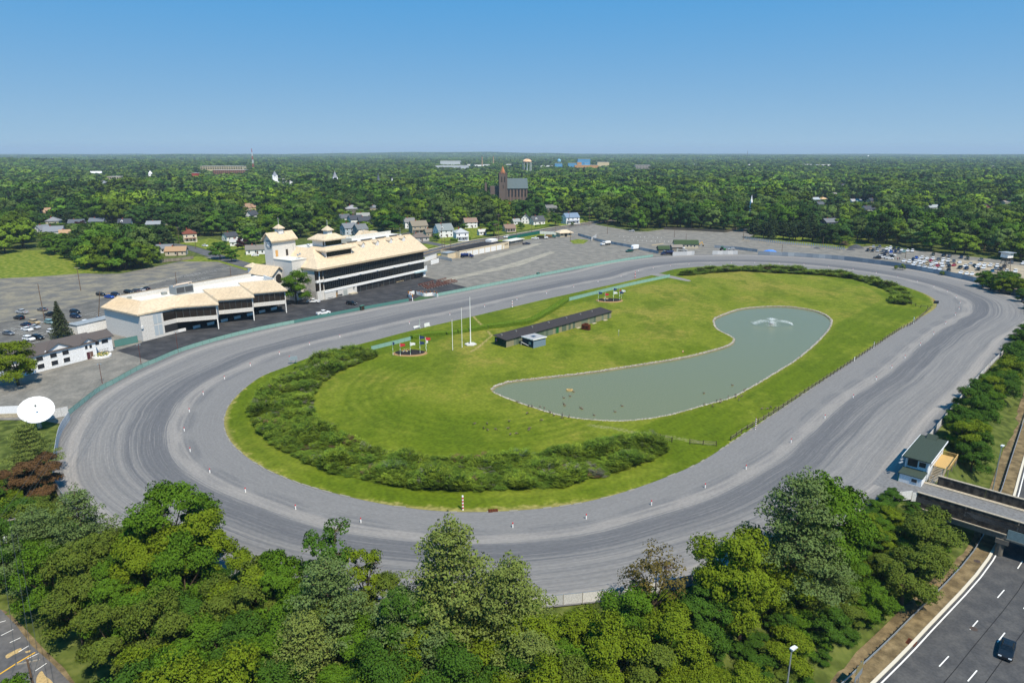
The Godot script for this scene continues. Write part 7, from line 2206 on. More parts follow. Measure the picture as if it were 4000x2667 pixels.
	for c in [[-1, -1], [1, -1], [1, 1], [-1, 1]]: bit("buttress", ch, stone, c[0] * 4 - 0.7, c[0] * 4 + 0.7, 0, yc - 1, c[1] * 4 - 0.7, c[1] * 4 + 0.7)
	for c in 4:
		for k in 4:
			var o := bit("merlon", ch, stone, -0.6, 0.6, 0, 1.4, -0.4, 0.4)
			o.position = Vector3([-2.6, -0.9, 0.9, 2.6][k], yc - 2, [3.7, -3.7, 0, 0][c]) if c < 2 else Vector3([0, 0, 3.7, -3.7][c], yc - 2, [-2.6, -0.9, 0.9, 2.6][k])
	for s in [-1.6, 1.6]:
		bit("belfry_shade", ch, t_glass_and_shade(), s - 0.6, s + 0.6, yc - 11, yc - 5, 4, 4.08)  # dark sheets on the tower walls paint the shade inside the belfry
		var o := bit("belfry_shade", ch, t_glass_and_shade(), -4.08, -4, yc - 11, yc - 5, s - 0.6, s + 0.6)
	bit("belfry_shade", ch, t_glass_and_shade(), -0.4, 0.4, yc - 18, yc - 14, 4, 4.08)
	var sp := MB.new(); sp.lathe(Vector3.ZERO, [Vector2(3.4, yc - 2), Vector2(2.6, yc + 1.0), Vector2(0.05, ys)], 8); obj("copper_spire", sp, mat("copper", col(232, 140, 84), 0.35, 0.75), ch)
	var yr := far_y(2000, 697, 800)
	var ye := far_y(2000, 734, 800)
	bit("nave", ch, stone, 4, 28, 0, ye, -14, 2)
	slab("nave_roof", ch, slate, [Vector3(3, ye - 0.4, 3), Vector3(29, ye - 0.4, 3), Vector3(29, yr, -6), Vector3(3, yr, -6)], 0.3)
	slab("nave_roof", ch, slate, [Vector3(3, yr, -6), Vector3(29, yr, -6), Vector3(29, ye - 0.4, -15), Vector3(3, ye - 0.4, -15)], 0.3)
	for i in 6: 
		bit("nave_window", ch, mat("pane", col(34, 38, 44), 0.15), 6 + i * 3.8, 7.4 + i * 3.8, ye - 10, ye - 2.5, 2, 2.08)
		bit("nave_buttress", ch, rough_mat("brownstone_pale", col(146, 122, 110), 0.2), 8.2 + i * 3.8, 8.9 + i * 3.8, 0, ye - 1.5, 2, 2.6)
	bit("transept", ch, stone, -14, -4, 0, yc - 16, -14, -4)
	bit("church_chimney", ch, stone, -20, -17.5, 0, yc - 12, -10, -8)
	steeple("white church tower with grey broach spire in trees", 1072, 667, 685, 8.5, 1250, W, col(120, 126, 136))
	steeple("white steeple with tall grey shingle spire", 1307, 667, 693, 8.0, 1250, W, col(130, 134, 142))
	steeple("thin dark slate spire among the treetops", 1477, 675, 704, 5.0, 1130, col(110, 116, 122), col(72, 80, 94))
	steeple("slender pure white spire among the treetops", 1531, 693, 717, 3.6, 1010, W, col(240, 240, 240))
	steeple("small white belfry with pointed cap far left", 585, 666, 676, 6.5, 1400, W, col(230, 232, 234))
	steeple("needle thin white spire in the right hand woods", 2938, 760, 784, 1.6, 640, W, col(236, 238, 240))
	var k := 0
	for q in [[2575, 607, 3000, 28], [2690, 639, 1500, 20], [2712, 638, 1500, 14], [2925, 640, 1600, 10], [3150, 640, 1900, 30], [3220, 641, 1800, 40], [3880, 646, 2200, 8], [3896, 678, 1150, 16], [1990, 640, 1750, 20], [1966, 634, 1800, 16], [1840, 640, 1800, 18], [1870, 642, 1780, 18], [1900, 641, 1790, 18], [2135, 645, 1700, 30], [2405, 628, 2300, 40], [1080, 690, 1000, 12], [1110, 698, 960, 10], [1140, 705, 930, 12], [250, 712, 950, 8], [150, 710, 950, 8], [690, 690, 1050, 14], [40, 700, 900, 10], [1300, 606, 7500, 60], [1406, 604, 8000, 14]]:
		k += 1
		var a := at2(q[0], q[1], 13.0)
		if a.y > 9000: a *= 9000.0 / a.y
		q[2] = a.y
		q[3] = q[3] * a.y / 1700.0
		var t := thing("distant_building", "tiny white flat building in far woods", "building", w3(a, ground_y(a)), 0.2, "tiny white buildings in the far woods")
		var H := 13.0
		clear_spots.append([a - Vector2(0, 5), q[3] * 0.5 + 3, H])
		bit("wall", t, mat("far_white", col(236, 238, 240), 0.6), -q[3] * 0.5, q[3] * 0.5, 0, H - 1.0, -8, 0)
		bit("roof", t, rough_mat("flat_grey"), -q[3] * 0.52, q[3] * 0.52, H - 1.0, H, -8.4, 0.4)
	# hedges by the houses
	for h in [["low clipped hedge left of the porch house", [1762, 939, 1790, 942]], ["clipped hedge right of the porch house", [1815, 935, 1838, 933]], ["clipped hedge before the white cape house", [2092, 886, 2140, 882]], ["long clipped hedge before the white ranch house", [3290, 802, 3372, 806]]]:
		hedge(h[0], pts(h[1]), 2.2, 1.7)

# ------------------------------------------------------------------ trees
func rand_dir(q: RandomNumberGenerator) -> Vector3: return Vector3(q.randfn(), q.randfn(), q.randfn()).normalized()
var bend := 0.9
func leaf(b: MB, q: RandomNumberGenerator, p: Vector3, nrm: Vector3, s: float) -> void:
	var o := nrm.normalized()
	var n := (o + rand_dir(q) * 0.75).normalized()
	var u := n.cross(rand_dir(q)).normalized() * s
	var v := n.cross(u) * 0.8
	if n.dot(o) > 0.0: b.tri(p - u * 0.7 - v * 0.5, p + v, p + u * 0.8 - v * 0.4)     # the side that looks out of the crown is the front
	else: b.tri(p - u * 0.7 - v * 0.5, p + u * 0.8 - v * 0.4, p + v)
	var k := (o * 1.5 + n * signf(n.dot(o)) * bend).normalized()                       # leaves turn their faces to the light: soft crown shading
	b.n.append(k); b.n.append(k); b.n.append(k)
func clump(b: MB, q: RandomNumberGenerator, c: Vector3, r: Vector3, n: int, s: float, tone: float, out := Vector3(0, 0.35, 0)) -> void:
	for i in n:
		var d := rand_dir(q)
		if d.y < -0.35 and q.randf() < 0.7: d.y = -d.y
		var p := c + d * r * (0.62 + 0.46 * sqrt(q.randf()))
		leaf(b, q, p, (d / r * r.x).normalized() + out, s * q.randf_range(0.7, 1.25))
		var k := tone * q.randf_range(0.66, 1.38)
		b.tint(Color(k * q.randf_range(0.93, 1.08), k, k * q.randf_range(0.8, 1.2)))
func broadleaf(seed_: int, H: float, R: float, nc: int, per: int, s: float, low := 0.28, open := 0.0) -> Array:  # [trunk mesh, crown mesh]
	var q := RandomNumberGenerator.new(); q.seed = seed_
	var b := MB.new()
	var w := MB.new()
	var lean := Vector3(q.randfn(), 0, q.randfn()) * 0.3
	var fork := Vector3(0, H * 0.34, 0) + lean
	w.tube(Vector3.ZERO, fork, H * 0.024 + 0.05, H * 0.017, 7)
	var lobes := []
	var k := 8 + q.randi() % 3
	for i in k:                                                                # big boughs up and round the stem give the crown its uneven outline
		var a := i * 2.4 + q.randf_range(-0.5, 0.5)
		var f := lerpf(low + 0.1, 0.88, (i + q.randf_range(0.2, 0.8)) / k)
		var out := R * 0.66 * sqrt(maxf(0.12, 1.0 - pow((f - 0.45) / 0.52, 2))) * q.randf_range(0.72, 1.15)
		lobes.append([Vector3(cos(a) * out, H * f, sin(a) * out), R * q.randf_range(0.34, 0.52)])
	for l in lobes: w.tube(fork, l[0] - Vector3(0, l[1] * 0.2, 0), H * 0.011, H * 0.003, 5)
	for i in nc:
		var l: Array = lobes[i % lobes.size()]
		var d := rand_dir(q)
		if d.y < -0.2: d.y *= -0.6
		var c: Vector3 = l[0] + d * Vector3(1, 0.8, 1) * l[1] * q.randf_range(0.55, 1.0)
		c.y = clampf(c.y, H * low, H * 0.97)
		var r := R * q.randf_range(0.08, 0.22)
		if q.randf() < open: 
			w.tube(l[0], c, H * 0.004, H * 0.0015, 4)
			continue
		clump(b, q, c, Vector3(r * q.randf_range(0.8, 1.3), r * q.randf_range(0.55, 1.1), r * q.randf_range(0.8, 1.3)), per, s, q.randf_range(0.84, 1.16), Vector3(c.x / R, 0.35 + (c.y / H - 0.5) * 1.2, c.z / R) * 0.9)
		if i % 3 == 0: w.tube(l[0], c, H * 0.0045, H * 0.0015, 4)
	return [w.mesh(), b.mesh()]
func pine(seed_: int, H: float, R: float, levels: int, per: int, s: float) -> Array:   # white pine: flat plates of needles on whorled boughs
	var q := RandomNumberGenerator.new(); q.seed = seed_
	var b := MB.new()
	var w := MB.new()
	w.tube(Vector3.ZERO, Vector3(0, H * 0.97, 0), H * 0.02 + 0.05, 0.04, 7)
	for i in levels:
		var f := (i + 0.5) / levels
		var y := H * lerpf(0.16, 0.93, f)
		var reach := R * (pow(1.0 - f, 0.62) * 0.92 + 0.1)
		var k := 5 + q.randi() % 2
		for j in k:
			var a := TAU * j / k + i * 0.9 + q.randf_range(-0.25, 0.25)
			var L := reach * q.randf_range(0.62, 1.12)
			var d := Vector3(cos(a), q.randf_range(0.1, 0.3), sin(a))
			var o := Vector3(0, y, 0)
			w.tube(o, o + d * L * 0.9, 0.09, 0.03, 4)
			var n := maxi(2, int(L / (R * 0.17)))
			for m in n:
				var g := lerpf(0.34, 1.0, (m + 0.5) / n)
				var r := R * 0.135 * lerpf(1.25, 0.75, g)
				for sgn in [-1, 1]:
					var side_d: Vector3 = Vector3(-sin(a), 0, cos(a)) * sgn * r * q.randf_range(0.25, 0.9)
					clump(b, q, o + d * L * g + side_d + Vector3(0, 0.15, 0), Vector3(r * 1.1, r * 0.42, r * 1.1), per, s, q.randf_range(0.86, 1.14))
	clump(b, q, Vector3(0, H * 0.96, 0), Vector3(R * 0.12, R * 0.22, R * 0.12), per * 2, s, 1.0)
	return [w.mesh(), b.mesh()]
func spruce(seed_: int, H: float, R: float, levels: int, per: int, s: float) -> Array:
	var q := RandomNumberGenerator.new(); q.seed = seed_
	var b := MB.new()
	var w := MB.new()
	w.tube(Vector3.ZERO, Vector3(0, H * 0.95, 0), H * 0.02, 0.03, 6)
	for i in levels:
		var f := (i + 0.5) / levels
		var reach := R * (1.02 - f)
		var k := 7
		for j in k:
			var a := TAU * j / k + i * 0.7 + q.randf_range(-0.2, 0.2)
			var L := reach * q.randf_range(0.75, 1.12)
			var d := Vector3(cos(a), -0.12, sin(a))
			var o := Vector3(0, H * lerpf(0.07, 0.96, f), 0)
			for g in [0.45, 0.8]:
				var r := maxf(0.25, L * 0.27)
				clump(b, q, o + d * L * g, Vector3(r, r * 0.42, r), per, s, q.randf_range(0.82, 1.15))
	return [w.mesh(), b.mesh()]
func tone_mat(key: String, lin := Color.WHITE) -> StandardMaterial3D:
	if not mats.has(key):
		var m := leaf_mat().duplicate()
		m.albedo_color = lin.linear_to_srgb()
		mats[key] = m
	return mats[key]
var bark: Material
func plant_tree(called: String, label: String, grp: String, shape: Array, m: Material, p: Vector2, size: float, y := 1e9, squash := 1.0, category := "tree") -> Node3D:
	var t := thing(called, label, category, w3(p, (ground_y(p) if y > 1e8 else y) - 0.15), rng.randf() * TAU, grp)
	obj("trunk", shape[0], bark, t)
	obj("crown", shape[1], m, t)
	t.scale = Vector3(size * squash, size, size * squash)
	return t

func make_near_wood() -> void:
	bend = 3.0
	bark = rough_mat("bark", col(88, 76, 62), 0.8, false)
	var bl := []
	for i in 6: bl.append(broadleaf(300 + i, 12.0, 4.6 + 0.4 * (i % 3), 240, 84, 0.2, 0.10))
	var thin := broadleaf(320, 13.0, 3.6, 110, 60, 0.2, 0.35, 0.3)
	var sparse := broadleaf(321, 12.0, 4.4, 120, 26, 0.2, 0.4, 0.25)
	var pn := []
	for i in 4: pn.append(pine(340 + i, 18.0, 7.8, 11, 40, 0.21))
	var tones := [tone_mat("leaf_lush", Color(0.068, 0.138, 0.008)), tone_mat("leaf_lime", Color(0.118, 0.168, 0.008)), tone_mat("leaf_deep", Color(0.046, 0.104, 0.010)), tone_mat("leaf_olive", Color(0.090, 0.128, 0.016))]
	var needle := tone_mat("needle", Color(0.140, 0.182, 0.040))
	var needle2 := tone_mat("needle_blue", Color(0.102, 0.155, 0.046))
	var names := ["lush green", "lime green", "deep green", "olive green"]
	var put := func(called: String, label: String, grp: String, shape: Array, m: Material, px: float, py: float, H: float, unit: float, sq := 1.0) -> void:
		var p := at2(px, py, H - 1.5)
		var g := ground_y(p)
		p = at2(px, py, g + H)
		plant_tree(called, label, grp, shape, m, p, H / unit, 1e9, sq)
	for s in [[1757, 2030, 21.0, 0, "tallest white pine standing before the near bend"], [1270, 2190, 18.0, 1, "broad white pine left of the tallest pine"], [1990, 2205, 18.0, 2, "broad white pine right of the tallest pine"], [1560, 2330, 14.0, 3, "low white pine in front of the tallest pine"], [1180, 2400, 14.0, 2, "low white pine with spreading plates below the broad pine"], [1700, 2450, 13.0, 1, "foremost white pine of the middle clump"], [2080, 2480, 13.0, 0, "low white pine at the edge of lime green trees"], [285, 1905, 16.0, 1, "dense white pine on the left bend"], [120, 1990, 14.0, 3, "dense white pine behind the wooden pole"], [330, 2190, 11.0, 2, "low white pine under the dense pine"], [90, 1645, 12.0, 0, "bushy white pine below the satellite dish"], [3150, 1838, 21.0, 3, "tall ragged white pine near the bridge"], [3220, 2120, 12.0, 1, "low white pine below the ragged pine"]]:
		put.call("white_pine", s[4], "", pn[s[3]], needle if s[3] % 2 == 0 else needle2, s[0], s[1], s[2], 18.0, 1.0 if s[2] > 15 else 1.15)
	put.call("bronze_shrub", "bronze brown leaved shrub under the left pines", "", bl[0], tone_mat("leaf_bronze", Color(0.11, 0.062, 0.026)), 130, 1775, 9.0, 12.0, 1.25)
	put.call("bronze_shrub", "smaller bronze brown shrub beside the larger", "", bl[3], tone_mat("leaf_bronze"), 30, 1840, 8.0, 12.0, 1.2)
	put.call("leafy_tree", "thin tree with bare branches beside the broad pine", "", thin, tones[2], 1267, 2025, 16.0, 13.0)
	put.call("leafy_tree", "slender lime tree between the two pines", "", thin, tones[1], 1415, 2105, 13.5, 13.0, 0.8)
	put.call("sumac_tree", "sparse open crowned sumac against the grey track", "", sparse, tone_mat("leaf_rust", Color(0.105, 0.085, 0.02)), 2568, 2140, 13.0, 12.0)
	put.call("sumac_tree", "rusty topped sumac grove near the bridge", "", bl[2], tones[3], 3640, 2010, 11.0, 12.0, 1.25)
	put.call("sumac_tree", "olive sumac over the highway slope", "", bl[4], tones[3], 3560, 2150, 10.0, 12.0, 1.2)
	put.call("leafy_tree", "tall lush tree right of the ragged pine", "", bl[1], tones[0], 3290, 1885, 18.0, 12.0, 0.85)
	put.call("leafy_tree", "tall lush tree casting shade on the track", "", bl[5], tones[1], 2890, 2068, 15.0, 12.0, 0.95)
	put.call("leafy_tree", "large lush tree on the left bend", "", bl[2], tones[0], 640, 1885, 16.0, 12.0, 0.95)
	put.call("leafy_tree", "round lime tree right of the large lush tree", "", bl[4], tones[1], 740, 1990, 13.0, 12.0)
	put.call("leafy_tree", "lime tree left of the thin tree", "", bl[3], tones[1], 960, 2150, 12.0, 12.0)
	put.call("leafy_tree", "lush tree close to the thin tree", "", bl[0], tones[0], 1080, 2150, 12.5, 12.0, 0.9)
	# the mass of the wood
	var sky_line := PackedVector2Array([Vector2(-200, 1800), Vector2(0, 1880), Vector2(200, 1960), Vector2(430, 2080), Vector2(520, 1990), Vector2(640, 1930), Vector2(760, 2020), Vector2(830, 2170), Vector2(900, 2230), Vector2(960, 2180), Vector2(1100, 2190), Vector2(1200, 2240), Vector2(1330, 2230), Vector2(1420, 2160), Vector2(1520, 2230), Vector2(1700, 2260), Vector2(2000, 2330), Vector2(2060, 2330), Vector2(2140, 2390), Vector2(2400, 2385), Vector2(2440, 2280), Vector2(2520, 2245), Vector2(2640, 2310), Vector2(2760, 2290), Vector2(2840, 2130), Vector2(2960, 2140), Vector2(3060, 2050), Vector2(3200, 1960), Vector2(3330, 1910), Vector2(3440, 2010), Vector2(3520, 2010), Vector2(3640, 2030), Vector2(3740, 2110), Vector2(3800, 2170), Vector2(4000, 2600)])
	var q := RandomNumberGenerator.new(); q.seed = 77
	var made := []
	var low_lot := pts([-1500, 2330, 0, 2345, 110, 2440, 200, 2530, 330, 2660, 430, 2900, -1500, 2900], -3.9)
	var low_lot_wide: PackedVector2Array = Geometry2D.offset_polygon(low_lot, 2.8)[0]
	var tries := 0
	while tries < 12000 and made.size() < 300:
		tries += 1
		var p := Vector2(q.randf_range(-105, 90), q.randf_range(46, 135))
		if Geometry2D.get_closest_point_to_segment(p, Vector2(80, 122), Vector2(120, 82)).distance_to(p) < 7.0: continue
		if track_off(p) < 33.2 or rail_side(p) > -4.0: continue
		if Geometry2D.is_point_in_polygon(p, low_lot_wide): continue
		var g := ground_y(p)
		var px := pix(p, g + 6)
		if px.x < -250 or px.x > 3800 or px.y > 3000: continue
		if Geometry2D.is_point_in_polygon(p, pts([-300, 1480, 300, 1480, 290, 1640, 200, 1690, -300, 1690])): continue
		var ok := true
		var gap := 4.3
		for m in made:
			if (m - p).length_squared() < gap * gap: ok = false; break
		if not ok: continue
		var lim := sky_line[0].y
		for i in sky_line.size() - 1:
			if px.x >= sky_line[i].x and px.x < sky_line[i + 1].x: lim = lerpf(sky_line[i].y, sky_line[i + 1].y, (px.x - sky_line[i].x) / (sky_line[i + 1].x - sky_line[i].x))
		var cap := metres_high(p, lim + q.randf_range(0, 70), g)
		var H := minf(q.randf_range(9.0, 15.0), cap)
		if rail_side(p) > -11: H = minf(H, q.randf_range(3.5, 7.5))
		if H < 2.2: continue
		made.append(p)
		var k := q.randi() % 4
		if px.x > 2000 and px.x < 3300 and q.randf() < 0.5: k = 1
		var lbl: String = names[k] + " leafy tree in the thicket " + ("left of the pines" if px.x < 1150 else ("among the pines" if px.x < 2100 else ("between track wall and highway" if px.x < 3100 else "on the slope beside the bridge")))
		plant_tree(["lush_thicket_tree", "lime_thicket_tree", "deep_thicket_tree", "olive_thicket_tree"][k], lbl, names[k] + " trees of the near thicket", bl[q.randi() % 6], tones[k], p, H / 12.0, 1e9, clampf(10.5 / H, 0.8, 1.3))
	var low_made := []
	tries = 0
	while tries < 6000 and low_made.size() < 110:                              # low shrubs filling the slope above the guard rail
		tries += 1
		var p := Vector2(q.randf_range(20, 90), q.randf_range(62, 122))
		var rs := rail_side(p)
		if rs > -3.4 or rs < -20.0 or track_off(p) < 33.0: continue
		if Geometry2D.get_closest_point_to_segment(p, Vector2(80, 122), Vector2(120, 82)).distance_to(p) < 6.5: continue
		var ok := true
		for m in low_made:
			if (m - p).length_squared() < 6.0: ok = false; break
		if not ok or (rs > -6.5 and q.randf() < 0.65): continue
		low_made.append(p)
		plant_tree("slope_shrub", "low green shrub on the slope above guard rail", "shrubs on the highway slope", bl[q.randi() % 6], tones[q.randi() % 4], p, q.randf_range(1.6, 4.2) / 12.0, 1e9, 1.6, "shrub")
	# shrubs between the back stretch wall and the highway
	made.clear()
	tries = 0
	while tries < 3000 and made.size() < 130:
		tries += 1
		var p := Vector2(q.randf_range(80, 240), q.randf_range(118, 330))
		var off := track_off(p)
		if off < 35.5 or off > 58.0 or rail_side(p) > -4.0: continue
		var ux := pix(p, 2.0)
		if ux.x > 4150 or ux.y > 1960: continue
		if (p - at2(3600, 1780)).length() < 12.0 or Geometry2D.get_closest_point_to_segment(p, Vector2(80, 122), Vector2(120, 82)).distance_to(p) < 9.0 or rail_side(p) > -5.5: continue
		var ok := true
		for m in made:
			if (m - p).length_squared() < 10.0: ok = false; break
		if not ok: continue
		made.append(p)
		plant_tree("wayside_tree", "dense small tree between back stretch wall and highway", "small trees beside the back stretch", bl[q.randi() % 6], tones[[0, 2, 2, 1][q.randi() % 4]], p, q.randf_range(6.0, 9.5) / 12.0, 1e9, 1.1)
	for s in [[3905, 1105, 5.0], [3960, 1110, 5.5], [4010, 1125, 6.0], [3870, 1100, 4.0], [3990, 1140, 5.0], [3825, 1085, 3.2], [3500, 1035, 2.6], [3525, 1036, 3.6], [3680, 1057, 2.4]]:
		plant_tree("wayside_tree", "small lime green tree growing behind the far wall", "small trees behind the far wall", bl[q.randi() % 6], tones[1], at2(s[0], s[1] + 18), s[2] / 12.0, 1e9, 1.2)
	# single trees near the buildings
	plant_tree("shade_tree", "round green shade tree before the grandstand corner", "", bl[1], tones[0], at2(1158, 1186), 1.25, 1e9, 1.05)
	plant_tree("spruce_tree", "tall dark spruce in the left car park", "", spruce(360, 14.0, 4.2, 22, 22, 0.3), tone_mat("needle_dark", Color(0.050, 0.066, 0.028)), at2(240, 1318), 1.0)
	plant_tree("shade_tree", "large lime shade tree before the white office", "", bl[5], tones[1], at2(70, 1505), 1.12, 1e9, 1.05)
	plant_tree("bridge_sapling", "small lime sapling growing on the bridge pier", "", bl[3], tones[1], at2(3798, 2040, -2.8), 0.24, -2.9, 1.0)

func make_forest() -> void:
	var fr := pts([-600, 1010, 0, 1000, 53, 978, 165, 973, 200, 1000, 300, 1015, 330, 1045, 400, 1066, 466, 1066, 600, 1040, 622, 1024, 660, 985, 720, 930, 900, 925, 1000, 960, 1100, 940, 1300, 920, 1500, 905, 1700, 895, 1760, 905, 1860, 900, 1990, 885, 2090, 865, 2180, 845, 2260, 845, 2330, 870, 2500, 903, 2540, 903, 2593, 894, 2837, 906, 2905, 890, 2935, 920, 3000, 935, 3130, 948, 3250, 955, 3330, 952, 3400, 955, 3489, 957, 3638, 982, 3893, 1011, 4000, 1024, 4500, 1080])
	var line_x := PackedFloat32Array()
	var line_y := PackedFloat32Array()
	for p in fr:
		var k := pix(p)
		line_x.append(k.x)
		line_y.append(k.y)
	var front := func(x: float) -> float:
		for i in line_x.size() - 1:
			if x >= line_x[i] and x < line_x[i + 1]: return lerpf(line_y[i], line_y[i + 1], (x - line_x[i]) / (line_x[i + 1] - line_x[i]))
		return line_y[0] if x < line_x[0] else line_y[line_y.size() - 1]
	var roads := [smooth(pts([1300, 1090, 1600, 1008, 1700, 980, 1857, 945, 1985, 925, 2100, 906, 2187, 890, 2321, 870]), 10.0), smooth(pts([700, 962, 740, 968, 860, 1006, 1000, 1045]), 8.0), smooth(pts([3235, 870, 3262, 852, 3318, 803, 3330, 792]), 8.0)]
	var q := RandomNumberGenerator.new(); q.seed = 404
	var mid := []
	bend = 0.9
	for i in 7: mid.append(broadleaf(500 + i, 18.0, 7.6 + 0.7 * (i % 4), 135, 42, 0.70, 0.12))
	var mid_p := [pine(520, 18.0, 6.4, 11, 9, 0.66), spruce(521, 17.0, 4.8, 14, 10, 0.66)]
	var kinds := [["leafy_tree", "mid green leafy tree", Color(0.062, 0.130, 0.012)], ["lime_tree", "yellow green leafy tree", Color(0.108, 0.175, 0.014)], ["dark_tree", "dark green leafy tree", Color(0.034, 0.080, 0.014)], ["grey_tree", "pale grey green leafy tree", Color(0.088, 0.142, 0.032)], ["conifer", "dark evergreen conifer", Color(0.042, 0.072, 0.024)]]
	# individual trees: a jittered field seen over the front line
	var spots := []
	var cell := 14.0
	var d := 380.0
	while d < 1150.0:
		var half := d * 0.82 + 60.0
		var x := -half
		while x < half:
			var p := Vector2(x + q.randf_range(-0.42, 0.42) * cell, d + q.randf_range(-0.42, 0.42) * cell)
			x += cell
			var s := pix(p)
			if s.y > front.call(s.x) - 1.0: continue
			var h := q.randf_range(12.0, 24.0)
			var bad := false
			for c in clear_spots:
				var dx: float = absf(p.x - c[0].x - (p.y - c[0].y) * c[0].x / c[0].y)
				var dz: float = c[0].y - p.y
				if (p - c[0]).length() < c[1]: bad = true; break
				if dx < c[1] + 4.0 and dz > 0.0 and dz < 330.0:                                # nothing that would hide the house from here: keep below the line of sight to its middle
					var sight: float = EYE - (EYE - c[2] * 0.45) * p.y / c[0].y
					h = minf(h, maxf(0.0, sight))
			if bad or h < 3.0: continue
			for r in roads:
				for k in r.size() - 1:
					if Geometry2D.get_closest_point_to_segment(p, r[k], r[k + 1]).distance_squared_to(p) < 60.0: bad = true; break
				if bad: break
			if bad: continue
			spots.append([p, h])
		d += cell
	spots.sort_custom(func(a, b): return a[0].length_squared() < b[0].length_squared())
	var count := {}
	var nz := FastNoiseLite.new(); nz.seed = 12; nz.frequency = 0.012
	var rest := []
	var tone_m := []
	for i in kinds.size():
		tone_m.append([])
		for j in 3: tone_m[i].append(tone_mat("far_%d_%d" % [i, j], kinds[i][2] * [0.72, 1.0, 1.32][j]))
	for s in spots:
		var p: Vector2 = s[0]
		var z := nz.get_noise_2d(p.x, p.y) + q.randf_range(-0.45, 0.45)
		var k := 2 if z < -0.28 else (0 if z < 0.02 else (3 if z < 0.22 else 1))
		if q.randf() < 0.09: k = 4
		var sp := pix(p)
		if sp.x > 2925 and sp.x < 3220 and sp.y > 915: k = 4
		s.append(k)
		if count.get(k, 0) >= 260 or p.y > 980:
			rest.append(s)
			continue
		count[k] = count.get(k, 0) + 1
		var where := "in the streets beyond the grandstand" if sp.x < 1400 else ("around the houses beyond the paddock" if sp.x < 2350 else ("edging the far parking lots" if sp.y > 860 else "in the woods beyond the far bend"))
		var shape: Array = mid_p[q.randi() % 2] if k == 4 else mid[q.randi() % 7]
		var unit := 18.0
		plant_tree(kinds[k][0], kinds[k][1] + " " + where, kinds[k][1] + "s " + where, shape, tone_m[k][q.randi() % 3], p, s[1] / unit, 1e9, clampf(17.0 / s[1], 0.85, 1.3))
	# coloured single trees
	for s in [["maple", "dark maroon maple beside the clock tower", 945, 975, 8.0, Color(0.040, 0.010, 0.014), 1.2], ["maple", "dark maroon maple behind the clubhouse roof", 1090, 985, 9.0, Color(0.036, 0.009, 0.013), 1.3], ["maple", "broad maroon maple among the white houses", 1995, 855, 10.0, Color(0.040, 0.010, 0.014), 1.4], ["maple", "smaller maroon maple above the cape house", 2090, 845, 10.0, Color(0.040, 0.012, 0.014), 1.4], ["maple", "low maroon maple beside the far left houses", 318, 898, 8.0, Color(0.040, 0.010, 0.014), 1.3], ["maple", "maroon maple in the woods near brown roofs", 1852, 815, 10.0, Color(0.040, 0.012, 0.014), 1.2], ["golden_tree", "golden yellow round topped evergreen among houses", 2000, 838, 13.0, Color(0.20, 0.14, 0.012), 1.0], ["golden_tree", "second golden yellow evergreen beside the first", 2022, 842, 11.0, Color(0.19, 0.13, 0.012), 0.9], ["dogwood", "white flowering dogwood left of clock tower", 1005, 950, 9.0, Color(0.525, 0.676, 0.360), 0.95], ["dogwood", "white flowering tree behind the far pines", 3068, 862, 9.0, Color(0.36, 0.36, 0.28), 0.9], ["azalea", "pink flowering shrub beside the grey hip house", 192, 898, 5.0, Color(0.42, 0.10, 0.28), 1.3], ["dogwood", "cream flowering tree beside the wooden pole", 655, 965, 6.0, Color(0.35, 0.34, 0.12), 1.2], ["street_tree", "rounded lush street tree beside the lot corner", 860, 1012, 11.0, Color(0.053, 0.124, 0.012), 1.25], ["street_tree", "rounded street tree behind the side street", 905, 1022, 8.0, Color(0.063, 0.137, 0.012), 1.2], ["street_tree", "huge round green tree behind the grandstand", 1530, 905, 15.0, Color(0.036, 0.099, 0.010), 1.5], ["street_tree", "small tree before the white houses", 1705, 942, 6.5, Color(0.074, 0.150, 0.012), 1.1], ["street_tree", "small clipped tree on the corner lawn", 2288, 868, 5.0, Color(0.047, 0.098, 0.012), 1.2], ["street_tree", "small clipped tree before the two storey house", 2236, 882, 3.5, Color(0.053, 0.104, 0.012), 1.3], ["street_tree", "big green tree behind the utility poles", 1930, 920, 12.0, Color(0.063, 0.130, 0.012), 1.3], ["street_tree", "small dark tree before maroon trees", 2035, 895, 6.0, Color(0.047, 0.104, 0.012), 1.3], ["street_tree", "green tree at the road bend", 2168, 882, 12.0, Color(0.053, 0.111, 0.012), 1.2], ["street_tree", "tall tree rising behind the long grandstand roof", 1415, 835, 20.0, Color(0.053, 0.117, 0.012), 1.1], ["street_tree", "low lime tree on the grass field", 252, 1008, 7.0, Color(0.084, 0.150, 0.012), 1.5], ["street_tree", "young tree beside gravel heaps", 3300, 958, 7.0, Color(0.089, 0.156, 0.012), 1.3], ["street_tree", "brownish shrub beside gravel heaps", 3296, 965, 4.5, Color(0.12, 0.085, 0.045), 1.3]]:
		plant_tree(s[0], s[1], "", mid[q.randi() % 7], tone_mat("own_%s" % s[1], s[5]), at2(s[2], s[3]), s[4] / 18.0, 1e9, s[6])
	for i in 26:                                                                # the dense bank of trees behind the left lot
		var p := at2(lerpf(310, 600, i / 26.0) + q.randf_range(-12, 12), lerpf(1062, 1040, absf(i / 26.0 - 0.35)) - q.randf_range(2, 45))
		plant_tree("bank_tree", "bushy lush tree of the bank behind rubble lot", "bushy trees behind the rubble lot", mid[q.randi() % 7], tone_m[[0, 1, 2][q.randi() % 3]][q.randi() % 3], p, q.randf_range(8, 14) / 18.0, 1e9, 1.25)
